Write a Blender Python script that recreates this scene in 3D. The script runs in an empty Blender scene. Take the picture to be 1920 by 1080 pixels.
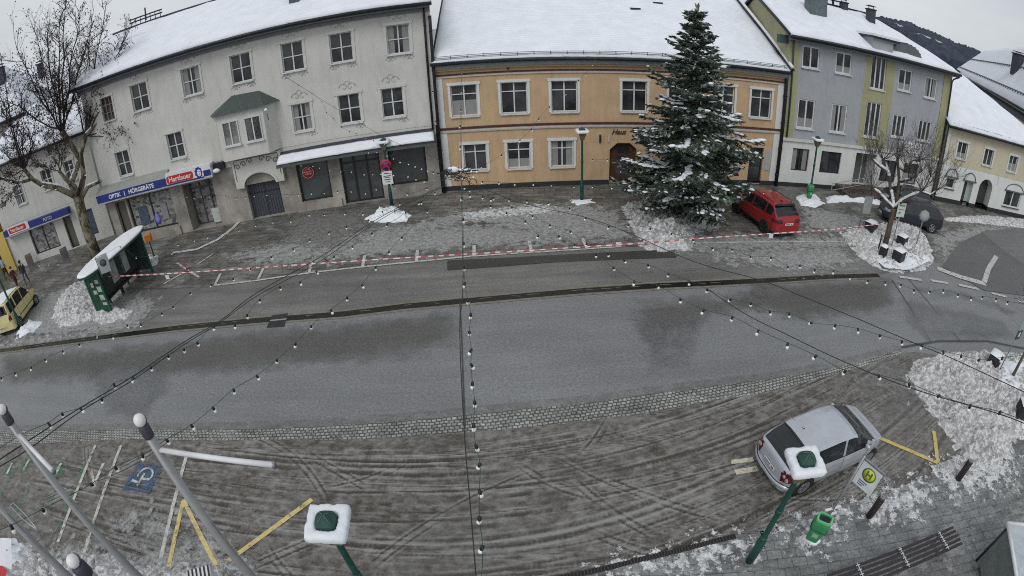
import bpy, math, random
import numpy as np
from mathutils import Vector, Matrix, noise as mnoise
random.seed(7)
R=math.radians; PI=math.pi
sc=bpy.context.scene
# ---------------------------------------------------------------- camera model (wide lens with barrel distortion)
K=(1.0616603,-0.1535106,0.3562095,-0.1986618)
CH=9.602
CR=(0.998785625,-0.02473529,-0.04260799)   # world axes seen from the camera
_a,_b=0.5259816,-0.0492873
_u=Vector((math.sin(_b)*math.cos(_a),-math.sin(_a),math.cos(_b)*math.cos(_a))).normalized()
_f=(Vector((0,1,0))-_u*_u.y).normalized()
_r=_f.cross(_u)
def ray(x,y):
    X=(x-960)/1000; Y=(540-y)/1000; r=math.hypot(X,Y)+1e-9
    t=K[0]*r+K[1]*r*r+K[2]*r**3+K[3]*r**4
    d=Vector((math.sin(t)*X/r,math.cos(t),math.sin(t)*Y/r))
    return Vector((d.dot(_r),d.dot(_f),d.dot(_u)))
def G(x,y,z=0.0):
    "point of the plane at height z seen at x,y of the photograph"
    d=ray(x,y); t=(z-CH)/d.z
    return Vector((d.x*t,d.y*t,z))
def FP(x,y,P,az):
    "along / height of a point on the vertical plane through P"
    d=ray(x,y); n=(-math.sin(az),math.cos(az)); t=(n[0]*P[0]+n[1]*P[1])/(n[0]*d.x+n[1]*d.y)
    return ((d.x*t-P[0])*math.cos(az)+(d.y*t-P[1])*math.sin(az), d.z*t+CH)
def GP(pts,z=0.0): return [tuple(G(x,y,z)[:2]) for x,y in pts]
# ---------------------------------------------------------------- numpy noise
def _h(ix,iy,s):
    n=(ix*374761393+iy*668265263+s*974634777)&0xffffffff
    n=((n^(n>>13))*1274126177)&0xffffffff
    return ((n^(n>>16))&0xffff)/65535.0
def vnoise(x,y,s=0):
    xi=np.floor(x).astype(np.int64); yi=np.floor(y).astype(np.int64); fx=x-xi; fy=y-yi
    fx=fx*fx*(3-2*fx); fy=fy*fy*(3-2*fy)
    return (_h(xi,yi,s)*(1-fx)+_h(xi+1,yi,s)*fx)*(1-fy)+(_h(xi,yi+1,s)*(1-fx)+_h(xi+1,yi+1,s)*fx)*fy
def fbm(x,y,o=4,s=0):
    v=0;a=.5;t=0
    for i in range(o): v=v+a*vnoise(x*2**i,y*2**i,s+i*17); t+=a; a*=.55
    return v/t
# ---------------------------------------------------------------- materials
MATS={}
class NT:
    def __init__(s,name):
        s.m=bpy.data.materials.new(name); s.m.use_nodes=True; s.t=s.m.node_tree; s.n=s.t.nodes; s.n.clear()
        s.out=s.n.new('ShaderNodeOutputMaterial'); s.b=s.n.new('ShaderNodeBsdfPrincipled'); s.l(s.b.outputs[0],s.out.inputs[0])
        s._c=None
    def l(s,a,b): s.t.links.new(a,b)
    def new(s,ty,**k):
        n=s.n.new(ty)
        for a,v in k.items(): setattr(n,a,v)
        return n
    def co(s):
        if s._c is None: s._c=s.new('ShaderNodeTexCoord').outputs['Object']
        return s._c
    def mp(s,sc_=(1,1,1),rot=0,src=None,loc=(0,0,0)):
        n=s.new('ShaderNodeMapping'); n.inputs['Scale'].default_value=sc_; n.inputs['Rotation'].default_value=(0,0,rot); n.inputs['Location'].default_value=loc
        s.l(src or s.co(),n.inputs[0]); return n.outputs[0]
    def noise(s,scale,detail=6,rough=.6,vec=None,dist=0):
        n=s.new('ShaderNodeTexNoise'); n.inputs['Scale'].default_value=scale; n.inputs['Detail'].default_value=detail
        n.inputs['Roughness'].default_value=rough; n.inputs['Distortion'].default_value=dist; s.l(vec or s.co(),n.inputs['Vector']); return n.outputs['Fac']
    def ramp(s,f,stops):
        n=s.new('ShaderNodeValToRGB'); e=n.color_ramp.elements
        while len(e)<len(stops): e.new(.5)
        for i,(p,c) in enumerate(stops):
            e[i].position=p; e[i].color=(c,c,c,1) if isinstance(c,(int,float)) else (*c,1)
        s.l(f,n.inputs[0]); return n.outputs[0]
    def mix(s,f,a,b,mode='MIX'):
        n=s.new('ShaderNodeMix',data_type='RGBA',blend_type=mode)
        for i,v in ((0,f),(6,a),(7,b)):
            if isinstance(v,(int,float)): n.inputs[i].default_value=v if i==0 else (v,v,v,1)
            elif isinstance(v,tuple): n.inputs[i].default_value=(*v,1)
            else: s.l(v,n.inputs[i])
        return n.outputs[2]
    def math(s,op,a,b=0.0,c=None,clamp=False):
        n=s.new('ShaderNodeMath',operation=op); n.use_clamp=clamp
        for i,v in enumerate((a,b,c)):
            if v is None: continue
            if isinstance(v,(int,float)): n.inputs[i].default_value=v
            else: s.l(v,n.inputs[i])
        return n.outputs[0]
    def bump(s,h,st=.3,d=.05):
        n=s.new('ShaderNodeBump'); n.inputs['Strength'].default_value=st; n.inputs['Distance'].default_value=d
        s.l(h,n.inputs['Height']); s.l(n.outputs[0],s.b.inputs['Normal'])
    def col(s,c):
        if isinstance(c,tuple): s.b.inputs['Base Color'].default_value=(*c,1)
        else: s.l(c,s.b.inputs['Base Color'])
    def set(s,rough=None,metal=None,spec=None,coat=None):
        for k,v in (('Roughness',rough),('Metallic',metal),('Specular IOR Level',spec),('Coat Weight',coat)):
            if v is None: continue
            if isinstance(v,(int,float)): s.b.inputs[k].default_value=v
            else: s.l(v,s.b.inputs[k])
    def alpha(s,f):
        tr=s.new('ShaderNodeBsdfTransparent'); mx=s.new('ShaderNodeMixShader')
        s.l(f,mx.inputs[0]); s.l(tr.outputs[0],mx.inputs[1]); s.l(s.b.outputs[0],mx.inputs[2]); s.l(mx.outputs[0],s.out.inputs[0])
    def attr(s,name):
        return s.new('ShaderNodeAttribute',attribute_name=name).outputs['Fac']
def M(name,c1,c2=None,scale=4,rough=.7,bump=0,bs=20,metal=0,spec=.4,lo=.35,hi=.65,st=(1,1,1),coat=0,detail=6):
    if name in MATS: return MATS[name]
    t=NT(name)
    if c2 is None: c2=tuple(v*.82 for v in c1)
    f=t.ramp(t.noise(scale,detail,.65,t.mp(st)),[(lo,c2),(hi,c1)]); t.col(f); t.set(rough,metal,spec,coat)
    if bump: t.bump(t.noise(bs,5,.7),bump,.03)
    MATS[name]=t.m; return t.m
# ---------------------------------------------------------------- mesh building
class MB:
    def __init__(s): s.v=[]; s.f=[]; s.m=[]; s.sm=[]
    def add(s,vs,fs,mi=0,smooth=False):
        o=len(s.v); s.v+= [tuple(v) for v in vs]
        for f in fs: s.f.append([i+o for i in f]); s.m.append(mi); s.sm.append(smooth)
        return s
    def box(s,a,b,mi=0,M4=None):
        (x0,y0,z0),(x1,y1,z1)=a,b
        vs=[(x0,y0,z0),(x1,y0,z0),(x1,y1,z0),(x0,y1,z0),(x0,y0,z1),(x1,y0,z1),(x1,y1,z1),(x0,y1,z1)]
        if M4: vs=[M4@Vector(v) for v in vs]
        return s.add(vs,[(0,3,2,1),(4,5,6,7),(0,1,5,4),(1,2,6,5),(2,3,7,6),(3,0,4,7)],mi)
    def bbox(s,a,b,bev=.02,mi=0,M4=None):
        "box with chamfered edges"
        (x0,y0,z0),(x1,y1,z1)=a,b; e=bev; vs=[]; 
        for z,k in ((z0,1),(z0+e,0),(z1-e,0),(z1,1)):
            q=e*k
            for (x,y) in ((x0+e,y0+q),(x1-e,y0+q),(x1-q,y0+e),(x1-q,y1-e),(x1-e,y1-q),(x0+e,y1-q),(x0+q,y1-e),(x0+q,y0+e)): vs.append((x,y,z))
        if M4: vs=[M4@Vector(v) for v in vs]
        fs=[tuple(range(7,-1,-1)),tuple(range(24,32))]
        for r in range(3):
            for i in range(8): j=(i+1)%8; fs.append((r*8+i,r*8+j,r*8+8+j,r*8+8+i))
        return s.add(vs,fs,mi)
    def tube(s,pts,rad,n=8,mi=0,cap=True,smooth=True):
        pts=[Vector(p) for p in pts]
        if not isinstance(rad,(list,tuple)): rad=[rad]*len(pts)
        o=[];up=None
        for i,p in enumerate(pts):
            t=(pts[min(i+1,len(pts)-1)]-pts[max(i-1,0)])
            if t.length<1e-9: t=Vector((0,0,1))
            t.normalize()
            if up is None: up=Vector((0,0,1)) if abs(t.z)<.9 else Vector((1,0,0))
            a=t.cross(up); 
            if a.length<1e-6: a=t.orthogonal()
            a.normalize(); b=a.cross(t).normalized(); up=b
            for k in range(n): an=2*PI*k/n; o.append(p+(a*math.cos(an)+b*math.sin(an))*rad[i])
        fs=[]
        for i in range(len(pts)-1):
            for k in range(n): k2=(k+1)%n; fs.append((i*n+k,(i+1)*n+k,(i+1)*n+k2,i*n+k2))
        if cap: fs.append(tuple(range(n))); fs.append(tuple(range(len(o)-1,len(o)-1-n,-1)))
        return s.add(o,fs,mi,smooth)
    def lathe(s,prof,n=16,c=(0,0,0),mi=0,smooth=True,M4=None):
        vs=[];fs=[]
        for r,z in prof:
            for k in range(n): a=2*PI*k/n; vs.append(Vector((c[0]+r*math.cos(a),c[1]+r*math.sin(a),c[2]+z)))
        if M4: vs=[M4@v for v in vs]
        for i in range(len(prof)-1):
            for k in range(n): k2=(k+1)%n; fs.append((i*n+k,i*n+k2,(i+1)*n+k2,(i+1)*n+k))
        fs.append(tuple(range(n-1,-1,-1))); fs.append(tuple(range(len(vs)-n,len(vs))))
        return s.add(vs,fs,mi,smooth)
    def ball(s,c,r,mi=0,n=8,sq=(1,1,1),jit=0):
        vs=[];fs=[];m=max(4,n//2+1)
        for i in range(m+1):
            th=PI*i/m
            for k in range(n):
                a=2*PI*k/n; q=r*(1+random.uniform(-jit,jit)) if 0<i<m else r
                vs.append((c[0]+q*sq[0]*math.sin(th)*math.cos(a),c[1]+q*sq[1]*math.sin(th)*math.sin(a),c[2]+q*sq[2]*math.cos(th)))
        for i in range(m):
            for k in range(n): k2=(k+1)%n; fs.append((i*n+k,(i+1)*n+k,(i+1)*n+k2,i*n+k2))
        return s.add(vs,fs,mi,True)
    def prism(s,poly,z0,z1,mi=0,M4=None):
        "polygon (ccw) extruded in z"
        n=len(poly); vs=[Vector((x,y,z0)) for x,y in poly]+[Vector((x,y,z1)) for x,y in poly]
        if M4: vs=[M4@v for v in vs]
        fs=[tuple(range(n-1,-1,-1)),tuple(range(n,2*n))]+[(i,(i+1)%n,n+(i+1)%n,n+i) for i in range(n)]
        return s.add(vs,fs,mi)
    def pprism(s,poly,y0,y1,mi=0):
        "polygon in x,z extruded along y (facade elements)"
        n=len(poly); vs=[(x,y0,z) for x,z in poly]+[(x,y1,z) for x,z in poly]
        fs=[tuple(range(n)),tuple(range(2*n-1,n-1,-1))]+[(i,n+i,n+(i+1)%n,(i+1)%n) for i in range(n)]
        return s.add(vs,fs,mi)
    def build(s,name,mats,parent=None,**k):
        me=bpy.data.meshes.new(name); me.from_pydata(s.v,[],s.f)
        if not isinstance(mats,(list,tuple)): mats=[mats]
        for m in mats: me.materials.append(m)
        me.polygons.foreach_set('material_index',s.m); me.polygons.foreach_set('use_smooth',s.sm); me.update()
        o=bpy.data.objects.new(name,me); sc.collection.objects.link(o)
        if parent: o.parent=parent
        tag(o,**k); return o
def tag(o,label=None,cat=None,group=None,kind=None):
    if label: o['label']=label
    if cat: o['category']=cat
    if group: o['group']=group
    if kind: o['kind']=kind
    return o
def E(name,loc,rz=0,label=None,cat=None,group=None):
    o=bpy.data.objects.new(name,None); sc.collection.objects.link(o); o.location=loc; o.rotation_euler=(0,0,rz); o.empty_display_size=.2
    return tag(o,label,cat,group)
def ctree(o,parent=None):
    c=o.copy(); sc.collection.objects.link(c)
    if parent: c.parent=parent
    for ch in [x for x in sc.objects if x.parent==o]: ctree(ch,c)
    return c
def Tr(loc,rz=0,rx=0,ry=0):
    return Matrix.Translation(loc)@Matrix.Rotation(rz,4,'Z')@Matrix.Rotation(ry,4,'Y')@Matrix.Rotation(rx,4,'X')
def text_mesh(txt,size,mat,name,parent,M4,depth=.01,shear=0,xscale=1,font=None,label=None,bold=0):
    cu=bpy.data.curves.new(name,'FONT'); cu.body=txt; cu.size=size; cu.extrude=depth; cu.align_x='CENTER'; cu.align_y='CENTER'; cu.shear=shear; cu.offset=bold
    o=bpy.data.objects.new(name,cu); me=bpy.data.meshes.new_from_object(o); bpy.data.objects.remove(o)
    me.transform(M4@Matrix.Diagonal((xscale,1,1,1))); me.materials.clear(); me.materials.append(mat)
    r=bpy.data.objects.new(name,me); sc.collection.objects.link(r); r.parent=parent
    return r
FACE=Matrix.Rotation(PI/2,4,'X')      # text standing upright, readable from -y
# ---------------------------------------------------------------- ground sheets
def sdist(X,Y,poly):
    inside=np.zeros(X.shape,bool); d=np.full(X.shape,1e9); n=len(poly)
    for i in range(n):
        x0,y0=poly[i]; x1,y1=poly[(i+1)%n]; dx,dy=x1-x0,y1-y0
        t=np.clip(((X-x0)*dx+(Y-y0)*dy)/(dx*dx+dy*dy+1e-12),0,1)
        d=np.minimum(d,np.hypot(X-x0-t*dx,Y-y0-t*dy))
        with np.errstate(divide='ignore',invalid='ignore'):
            inside^=((y0>Y)!=(y1>Y))&(X<(x1-x0)*(Y-y0)/(y1-y0+1e-15)+x0)
    return np.where(inside,d,-d)
def grid_mesh(name,poly,res,margin,hfun,mat,**k):
    P=np.array(poly); x=np.arange(P[:,0].min()-margin,P[:,0].max()+margin+res,res); y=np.arange(P[:,1].min()-margin,P[:,1].max()+margin+res,res)
    X,Y=np.meshgrid(x,y,indexing='ij'); S=sdist(X,Y,poly); keep=S>-margin
    cell=keep[:-1,:-1]|keep[1:,:-1]|keep[:-1,1:]|keep[1:,1:]
    use=np.zeros(X.shape,bool); use[:-1,:-1]|=cell; use[1:,:-1]|=cell; use[:-1,1:]|=cell; use[1:,1:]|=cell
    idx=-np.ones(X.shape,int); idx[use]=np.arange(use.sum()); Z=hfun(X,Y,S)
    V=np.stack([X[use],Y[use],Z[use]],1); i,j=np.where(cell)
    F=np.stack([idx[i,j],idx[i+1,j],idx[i+1,j+1],idx[i,j+1]],1)
    me=bpy.data.meshes.new(name); me.from_pydata(V.tolist(),[],F.tolist()); me.materials.append(mat)
    me.polygons.foreach_set('use_smooth',[True]*len(F))
    a=me.attributes.new('sd','FLOAT','POINT'); a.data.foreach_set('value',S[use].astype(np.float32))
    o=bpy.data.objects.new(name,me); sc.collection.objects.link(o); return tag(o,**k)
def patch(name,poly,mat,z,res=.15,margin=.4):
    return grid_mesh(name,poly,res,margin,lambda X,Y,S:np.full(X.shape,z),mat,kind='structure')
def bank(name,poly,h,mat,res=.1,edge=.8,rough=.12,seed=0,base=0.0,label=None,cat=None,kind='structure',peak=None,group=None):
    def hf(X,Y,S):
        e=edge*(.6+.8*fbm(X*1.3,Y*1.3,3,seed))
        t=np.clip((S+ .25*(fbm(X*2.5,Y*2.5,3,seed+5)-.5))/e,-.2,1); t=np.where(t>0,t*t*(3-2*t),t*.4)
        n=fbm(X*1.1,Y*1.1,3,seed+1); m=fbm(X*6,Y*6,4,seed+2)
        return base-.012+h*t*(.45+.9*n)+rough*(m-.5)*np.clip(t*3,0,1)*2
    return grid_mesh(name,poly,res,.15,hf,mat,label=label,cat=cat,kind=kind,group=group)
# ---------------------------------------------------------------- shared materials
def facade_mat(name,c,var=.06,st=(1,1,1),bump=.12,dirt=.5):
    t=NT(name)
    big=t.ramp(t.noise(.6,5,.6,t.mp(st)),[(.3,tuple(v*(1-var*1.6) for v in c)),(.7,tuple(min(1,v*(1+var)) for v in c))])
    fine=t.ramp(t.noise(14,5,.75),[(.3,.86),(.7,1.06)])
    c2=t.mix(1,big,fine,'MULTIPLY')
    run=t.ramp(t.noise(1.6,6,.7,t.mp((1.7,1.7,.45))),[(.45,1.0),(.8,1-dirt*.3)])
    t.col(t.mix(1,c2,run,'MULTIPLY')); t.set(.85,0,.25); t.bump(t.noise(45,4,.7),bump,.02)
    MATS[name]=t.m; return t.m
PL_GREY=facade_mat('plaster_grey',(.60,.595,.56),.06,dirt=.6)
PL_ORANGE=facade_mat('plaster_ochre',(.55,.39,.24),.08,dirt=.8)
PL_OCHRE2=facade_mat('plaster_ochre_deep',(.50,.36,.225),.05)
PL_OLIVE=facade_mat('plaster_olive',(.36,.355,.21),.06)
PL_BLUE=facade_mat('plaster_bluegrey',(.37,.385,.41),.06)
PL_WHITE=facade_mat('plaster_white',(.66,.68,.66),.04)
PL_LIGHT=facade_mat('plaster_light_trim',(.60,.60,.56),.05)
PL_CREAM=facade_mat('plaster_cream',(.56,.51,.38),.05)
PL_YELLOW=facade_mat('plaster_yellow',(.60,.44,.13),.05)
STONE=facade_mat('shopfront_stone',(.36,.335,.30),.28,(1,1,1),.5,.9)
def snow_mat(name,c=(.80,.83,.87),dirt=0,dc=(.20,.19,.18),scale=6,lines=None,bump=.3):
    t=NT(name); n=t.ramp(t.noise(1.2,8,.7),[(.3,tuple(v*.86 for v in c)),(.62,c)])
    if dirt:
        f=t.math('MULTIPLY',t.ramp(t.noise(scale,8,.78),[(.535-.12*(1-dirt),1.0),(.575-.10*(1-dirt),0.0)]),min(1,.45+.5*dirt))
        f2=t.ramp(t.noise(.7,4,.6),[(.35,.55),(.65,1)]); n=t.mix(t.math('MULTIPLY',f,f2),n,dc)
    if lines:
        # courses of the roof tiles showing faintly through the snow
        w=t.new('ShaderNodeTexWave',wave_type='BANDS',bands_direction='Y'); w.inputs['Scale'].default_value=lines; w.inputs['Distortion'].default_value=.4
        t.l(t.co(),w.inputs['Vector']); n=t.mix(t.math('MULTIPLY',t.ramp(w.outputs['Fac'],[(.0,1.0),(.18,0.0)]),.30),n,(.45,.5,.58))
    t.col(n); t.set(.75,0,.25); t.b.inputs['Subsurface Weight'].default_value=0
    t.bump(t.noise(9,6,.75),bump,.08); MATS[name]=t.m; return t.m
SNOW=snow_mat('snow_clean'); SNOW_ROOF=snow_mat('snow_roof',(.77,.80,.86),0,lines=1.6,bump=.25)
SNOW_DIRTY=snow_mat('snow_dirty',(.80,.80,.80),.55,(.17,.16,.15),7,bump=1)
SNOW_MID=snow_mat('snow_trodden',(.78,.79,.80),.62,(.16,.15,.14),6.0,bump=1)
SNOW_SLUSH=snow_mat('snow_slush',(.42,.42,.41),.85,(.10,.098,.095),3.0,bump=1)
GLASS=NT('window_glass'); GLASS.col(GLASS.ramp(GLASS.noise(.9,3,.5),[(.35,(.014,.015,.018)),(.65,(.06,.065,.07))])); GLASS.set(.06,0,.5); GLASS=GLASS.m
def shop_glass(name,cols,scale=3):
    t=NT(name); v=t.new('ShaderNodeTexVoronoi',distance='CHEBYCHEV'); v.inputs['Scale'].default_value=scale; t.l(t.mp((1,.2,1.4)),v.inputs['Vector'])
    sp=t.new('ShaderNodeSeparateColor'); t.l(v.outputs['Color'],sp.inputs[0])
    f=t.math('ADD',t.math('MULTIPLY',sp.outputs[0],.6),t.math('MULTIPLY',t.noise(5,5,.7),.4))
    t.col(t.ramp(f,[(i/(len(cols)-1)*.7+.15,c) for i,c in enumerate(cols)])); t.set(.08,0,.5); return t.m
SHOPGL=shop_glass('shop_window_goods',[(.05,.05,.05),(.12,.12,.115),(.30,.29,.28),(.18,.19,.21),(.48,.47,.45)],4.5)
SHOPGL_DARK=shop_glass('shop_window_dim',[(.06,.066,.068),(.085,.092,.094),(.11,.118,.118)],.6)
WH_FRAME=M('paint_white_frame',(.62,.64,.64),rough=.5); DK_FRAME=M('paint_dark_frame',(.03,.032,.036),(.02,.02,.024),rough=.45)
GUTTER=M('gutter_dark_metal',(.035,.038,.045),(.02,.02,.026),rough=.5,metal=.3)
BROWN=M('door_brown_wood',(.085,.035,.022),(.05,.022,.015),6,.5); MAROON=M('band_maroon',(.10,.035,.03),(.06,.02,.02),5,.8)
BLACKBAND=M('plinth_black',(.03,.032,.035),(.018,.02,.022),3,.7); SOCKET=M('black_plastic',(.015,.017,.017),rough=.45)
GREENM=M('paint_dark_green',(.014,.075,.055),(.009,.05,.04),5,.4,coat=0); GREENB=M('bin_green',(.05,.28,.11),(.03,.20,.075),4,.45)
GREENL=M('shelter_green',(.03,.10,.065),(.02,.07,.05),4,.4); STEEL=M('galvanised_steel',(.34,.35,.37),(.24,.25,.26),6,.42,metal=.6)
ALU=M('pole_grey_aluminium',(.30,.305,.31),(.24,.245,.25),3,.45,metal=.35); WHITEP=M('paint_white',(.72,.73,.74),rough=.45)
REDP=M('paint_red',(.50,.03,.035),(.40,.02,.025),4,.4); BLUEP=M('sign_blue',(.025,.04,.21),(.018,.03,.17),4,.45)
YELP=M('paint_yellow_sign',(.70,.62,.05),rough=.45); ORNP=M('paint_orange',(.62,.20,.03),(.5,.15,.02),5,.5)
BARK=M('bark_brown',(.14,.115,.085),(.055,.042,.032),6,.9,bump=.8,bs=18,st=(1,1,.35)); TWIG=M('twig_dark',(.045,.034,.034),(.028,.02,.022),5,.9)
BARKP=M('bark_plane',(.25,.22,.16),(.05,.04,.03),3.2,.9,bump=.6,bs=12,st=(1,1,.6),detail=9,lo=.42,hi=.56)
CABLE=M('cable_dark',(.02,.022,.022),rough=.5); CABLEG=M('cable_green',(.012,.07,.055),(.01,.05,.04),5,.5)
CURT=M('curtain_pale',(.30,.30,.29),(.20,.20,.20),14,.7,st=(6,1,.2))
BULB=M('bulb_white_glass',(.80,.80,.78),(.74,.74,.72),3,.25); LAMPGL=M('lamp_glass_dim',(.16,.15,.085),(.11,.10,.06),5,.3)
BENCHW=M('bench_wood_dark',(.045,.035,.038),(.02,.016,.018),8,.6,st=(6,1,1)); BOLLM=M('bollard_brown',(.05,.033,.033),(.03,.02,.022),6,.6)
CONC=M('concrete_grey',(.25,.25,.24),(.17,.17,.165),3,.85,bump=.2,bs=25)
# ---- ground materials (object coordinates = world metres)
def speck(t,c,amt=.35,s=26):
    f=t.ramp(t.noise(s,4,.85),[(.28,1-amt),(.72,1+amt)]); return t.mix(1,c,f,'MULTIPLY')
def asphalt(name,c,c2,wet=.3,alpha=None,seedloc=0,streak=.5):
    t=NT(name); v=t.mp((1,1,1),loc=(seedloc,seedloc,0))
    a=t.ramp(t.noise(.16,5,.62,v),[(.38,c2),(.62,c)])
    s=t.noise(1.1,6,.7,t.mp((.16,1.6,1),rot=.08,loc=(seedloc,0,0)))
    b=t.mix(streak,a,t.mix(1,a,t.ramp(s,[(.3,.62),(.7,1.3)]),'MULTIPLY'))
    t.col(speck(t,speck(t,b,.42,11),.5,30)); t.set(t.ramp(t.noise(.23,4,.6,v),[(.4,wet),(.62,.62)]),0,.5); t.bump(t.noise(60,3,.7),.35,.012)
    if alpha: alpha(t)
    MATS[name]=t.m; return t.m
def edge_alpha(k=3,n=1.0,ns=2.2,detail=7,op=1,hard=3):
    def f(t):
        s=t.attr('sd'); nz=t.math('MULTIPLY',t.math('SUBTRACT',t.noise(ns,detail,.72),.5),n*2)
        a=t.math('MULTIPLY',t.math('ADD',t.math('MULTIPLY',s,k),nz),hard,clamp=True)
        t.alpha(t.math('MULTIPLY',a,op))
    return f
ASPH=asphalt('road_asphalt',(.205,.210,.217),(.168,.171,.176),.36,streak=.3)
ASPH_LANE=asphalt('lane_asphalt',(.185,.185,.175),(.13,.13,.122),.38,seedloc=9,streak=.8)
ASPH_NEW=asphalt('new_asphalt',(.115,.118,.122),(.095,.097,.10),.4,seedloc=20,streak=.2)
DAMP=asphalt('damp_asphalt',(.135,.134,.120),(.11,.108,.096),.24,edge_alpha(1.0,1.1,1.1,12,.62,1.1),seedloc=5)
DAMPLINE=asphalt('dark_seam',(.05,.05,.05),(.035,.035,.035),.3,edge_alpha(8,.4,6,4,.85,2))
SHEEN=asphalt('wet_sheen',(.19,.195,.20),(.16,.165,.17),.10,edge_alpha(1.0,1.0,1.3,10,.8,1.1),seedloc=14,streak=.1)
TAN=asphalt('sanded_edge',(.21,.195,.17),(.17,.158,.14),.5,edge_alpha(1,1.0,2,8,.6,1.5))
def pavers(name,c,bw,bh,gap,slush=.5,rot=0,slc=(.34,.34,.335),curve=0,dark=.45,alpha=None,streakdir=0,gapcol=None,wet=.34,sls=1.3,off=.5,var=.25,warp=.012):
    t=NT(name); v=t.mp((1,1,1),rot=rot)
    b=t.new('ShaderNodeTexBrick'); b.offset=off; b.inputs['Scale'].default_value=1; b.inputs['Brick Width'].default_value=bw; b.inputs['Row Height'].default_value=bh
    b.inputs['Mortar Size'].default_value=gap; b.inputs['Mortar Smooth'].default_value=.3; b.inputs['Bias'].default_value=0
    b.inputs['Color1'].default_value=(*[x*(1+var) for x in c],1); b.inputs['Color2'].default_value=(*[x*(1-var) for x in c],1); b.inputs['Mortar'].default_value=(*(gapcol or [x*dark for x in c]),1)
    wn=t.new('ShaderNodeTexNoise'); wn.inputs['Scale'].default_value=3; t.l(v,wn.inputs['Vector']); va=t.new('ShaderNodeVectorMath',operation='MULTIPLY_ADD'); t.l(wn.outputs['Color'],va.inputs[0]); va.inputs[1].default_value=(warp*2,warp*2,0); t.l(v,va.inputs[2]); t.l(va.outputs[0],b.inputs['Vector']); base=t.mix(1,b.outputs['Color'],t.ramp(t.noise(.5,6,.7),[(.3,.62),(.7,1.35)]),'MULTIPLY')
    base=speck(t,base,.42,13)
    if slush:
        s=t.noise(sls,9,.74,t.mp((.45,1.5,1),rot=streakdir)); s2=t.noise(.25,3,.6)
        f=t.math('MULTIPLY',t.ramp(s,[(.485,0.0),(.62,1.0)]),t.ramp(s2,[(.38,.12),(.62,1.0)])); base=t.mix(t.math('MULTIPLY',f,slush),base,slc)
        dk=t.ramp(t.noise(sls*1.7,8,.74,t.mp((.5,1.6,1),rot=streakdir+.5,loc=(7,3,0))),[(.36,.55),(.5,1)]); base=t.mix(1,base,dk,'MULTIPLY')
    t.col(base); t.set(t.ramp(t.noise(.4,4,.6),[(.4,wet),(.6,.65)]),0,.45)
    h=t.math('ADD',t.math('MULTIPLY',b.outputs['Fac'],-.6),t.math('MULTIPLY',t.noise(12,6,.75),.7)); t.bump(h,.55,.03)
    if alpha: alpha(t)
    MATS[name]=t.m; return t.m
SQUARE=pavers('square_paving',(.135,.130,.118),.62,.42,.022,.62,rot=.10,slc=(.42,.42,.415),wet=.36)
COBBLE=pavers('cobble_strip',(.30,.305,.285),.135,.115,.020,.35,rot=-.10,dark=.25,var=.28,sls=2.0,warp=.05)
PAVE=pavers('pavement_slabs',(.185,.192,.192),.36,.25,.011,.45,rot=.17,slc=(.42,.43,.43),dark=.5,sls=3.4,var=.2,off=.37)
def forecourt():
    t=NT('forecourt_slush'); a=t.attr('slush'); w=t.attr('wet'); n=t.noise(7,10,.85,t.mp((.8,1.25,1))); m=t.noise(26,5,.85); q=t.noise(2.6,8,.8,t.mp((.6,1.4,1)))
    f=t.math('ADD',a,t.math('ADD',t.math('MULTIPLY',t.math('SUBTRACT',n,.5),1.25),t.math('ADD',t.math('MULTIPLY',t.math('SUBTRACT',m,.5),.8),t.math('MULTIPLY',t.math('SUBTRACT',q,.5),.28))))
    c=t.ramp(f,[(.08,(.060,.052,.043)),(.30,(.112,.103,.091)),(.46,(.162,.153,.139)),(.62,(.208,.201,.190)),(.92,(.29,.286,.277))])
    t.col(t.mix(t.math('MULTIPLY',w,.5),c,(.165,.165,.16))); t.set(t.ramp(f,[(.25,.34),(.6,.75)]),0,.4); t.bump(f,.75,.03); return t.m
FORE=forecourt()
def paint(name,c,wear=.5,ns=5,k=14):
    t=NT(name); t.col(speck(t,t.ramp(t.noise(6,5,.7),[(.3,tuple(v*.7 for v in c)),(.7,c)]),.2,40)); t.set(.6,0,.3)
    s=t.attr('sd'); nz=t.math('MULTIPLY',t.math('SUBTRACT',t.noise(ns,7,.75),.30+.25*wear),6); al=t.math('MULTIPLY',t.math('MULTIPLY',s,60,clamp=True),t.math('ADD',nz,.4,clamp=True)); t.alpha(al); return t.m
def slush_alpha(name,c,c2,k,n,ns,hard=3,op=1):
    t=NT(name); t.col(speck(t,t.ramp(t.noise(5,7,.75),[(.35,c2),(.62,c)]),.2,20)); t.set(.7,0,.3); t.bump(t.noise(9,6,.75),.8,.06); edge_alpha(k,n,ns,8,op,hard)(t); return t.m
TRK_D=slush_alpha('track_dark',(.085,.08,.072),(.055,.05,.045),0.4,1.2,1.4,2.2,.75)
TRK_L=slush_alpha('track_light',(.30,.298,.29),(.20,.198,.19),0.4,1.2,1.8,2.2,.6)
P_WHITE=paint('road_paint_white',(.60,.60,.57),.35); P_WORN=paint('road_paint_worn',(.60,.59,.54),.5,4); P_YEL=paint('road_paint_yellow',(.66,.54,.24),.35,5)
P_YELC=paint('road_paint_yellow_fresh',(.62,.50,.18),.2,5); P_CREAM=paint('road_paint_cream',(.68,.64,.50),.4,7); P_GRN=paint('road_paint_green',(.06,.24,.12),1.0,4); P_BLU=paint('road_paint_blue',(.06,.135,.27),.75,5)
SL_PATCH=snow_mat('slush_patch',(.50,.51,.51),.7,(.16,.155,.15),4,bump=1)
SA_WHITE=slush_alpha('thin_snow_bright',(.76,.78,.80),(.30,.30,.29),.75,1.7,4.0,6)
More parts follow.
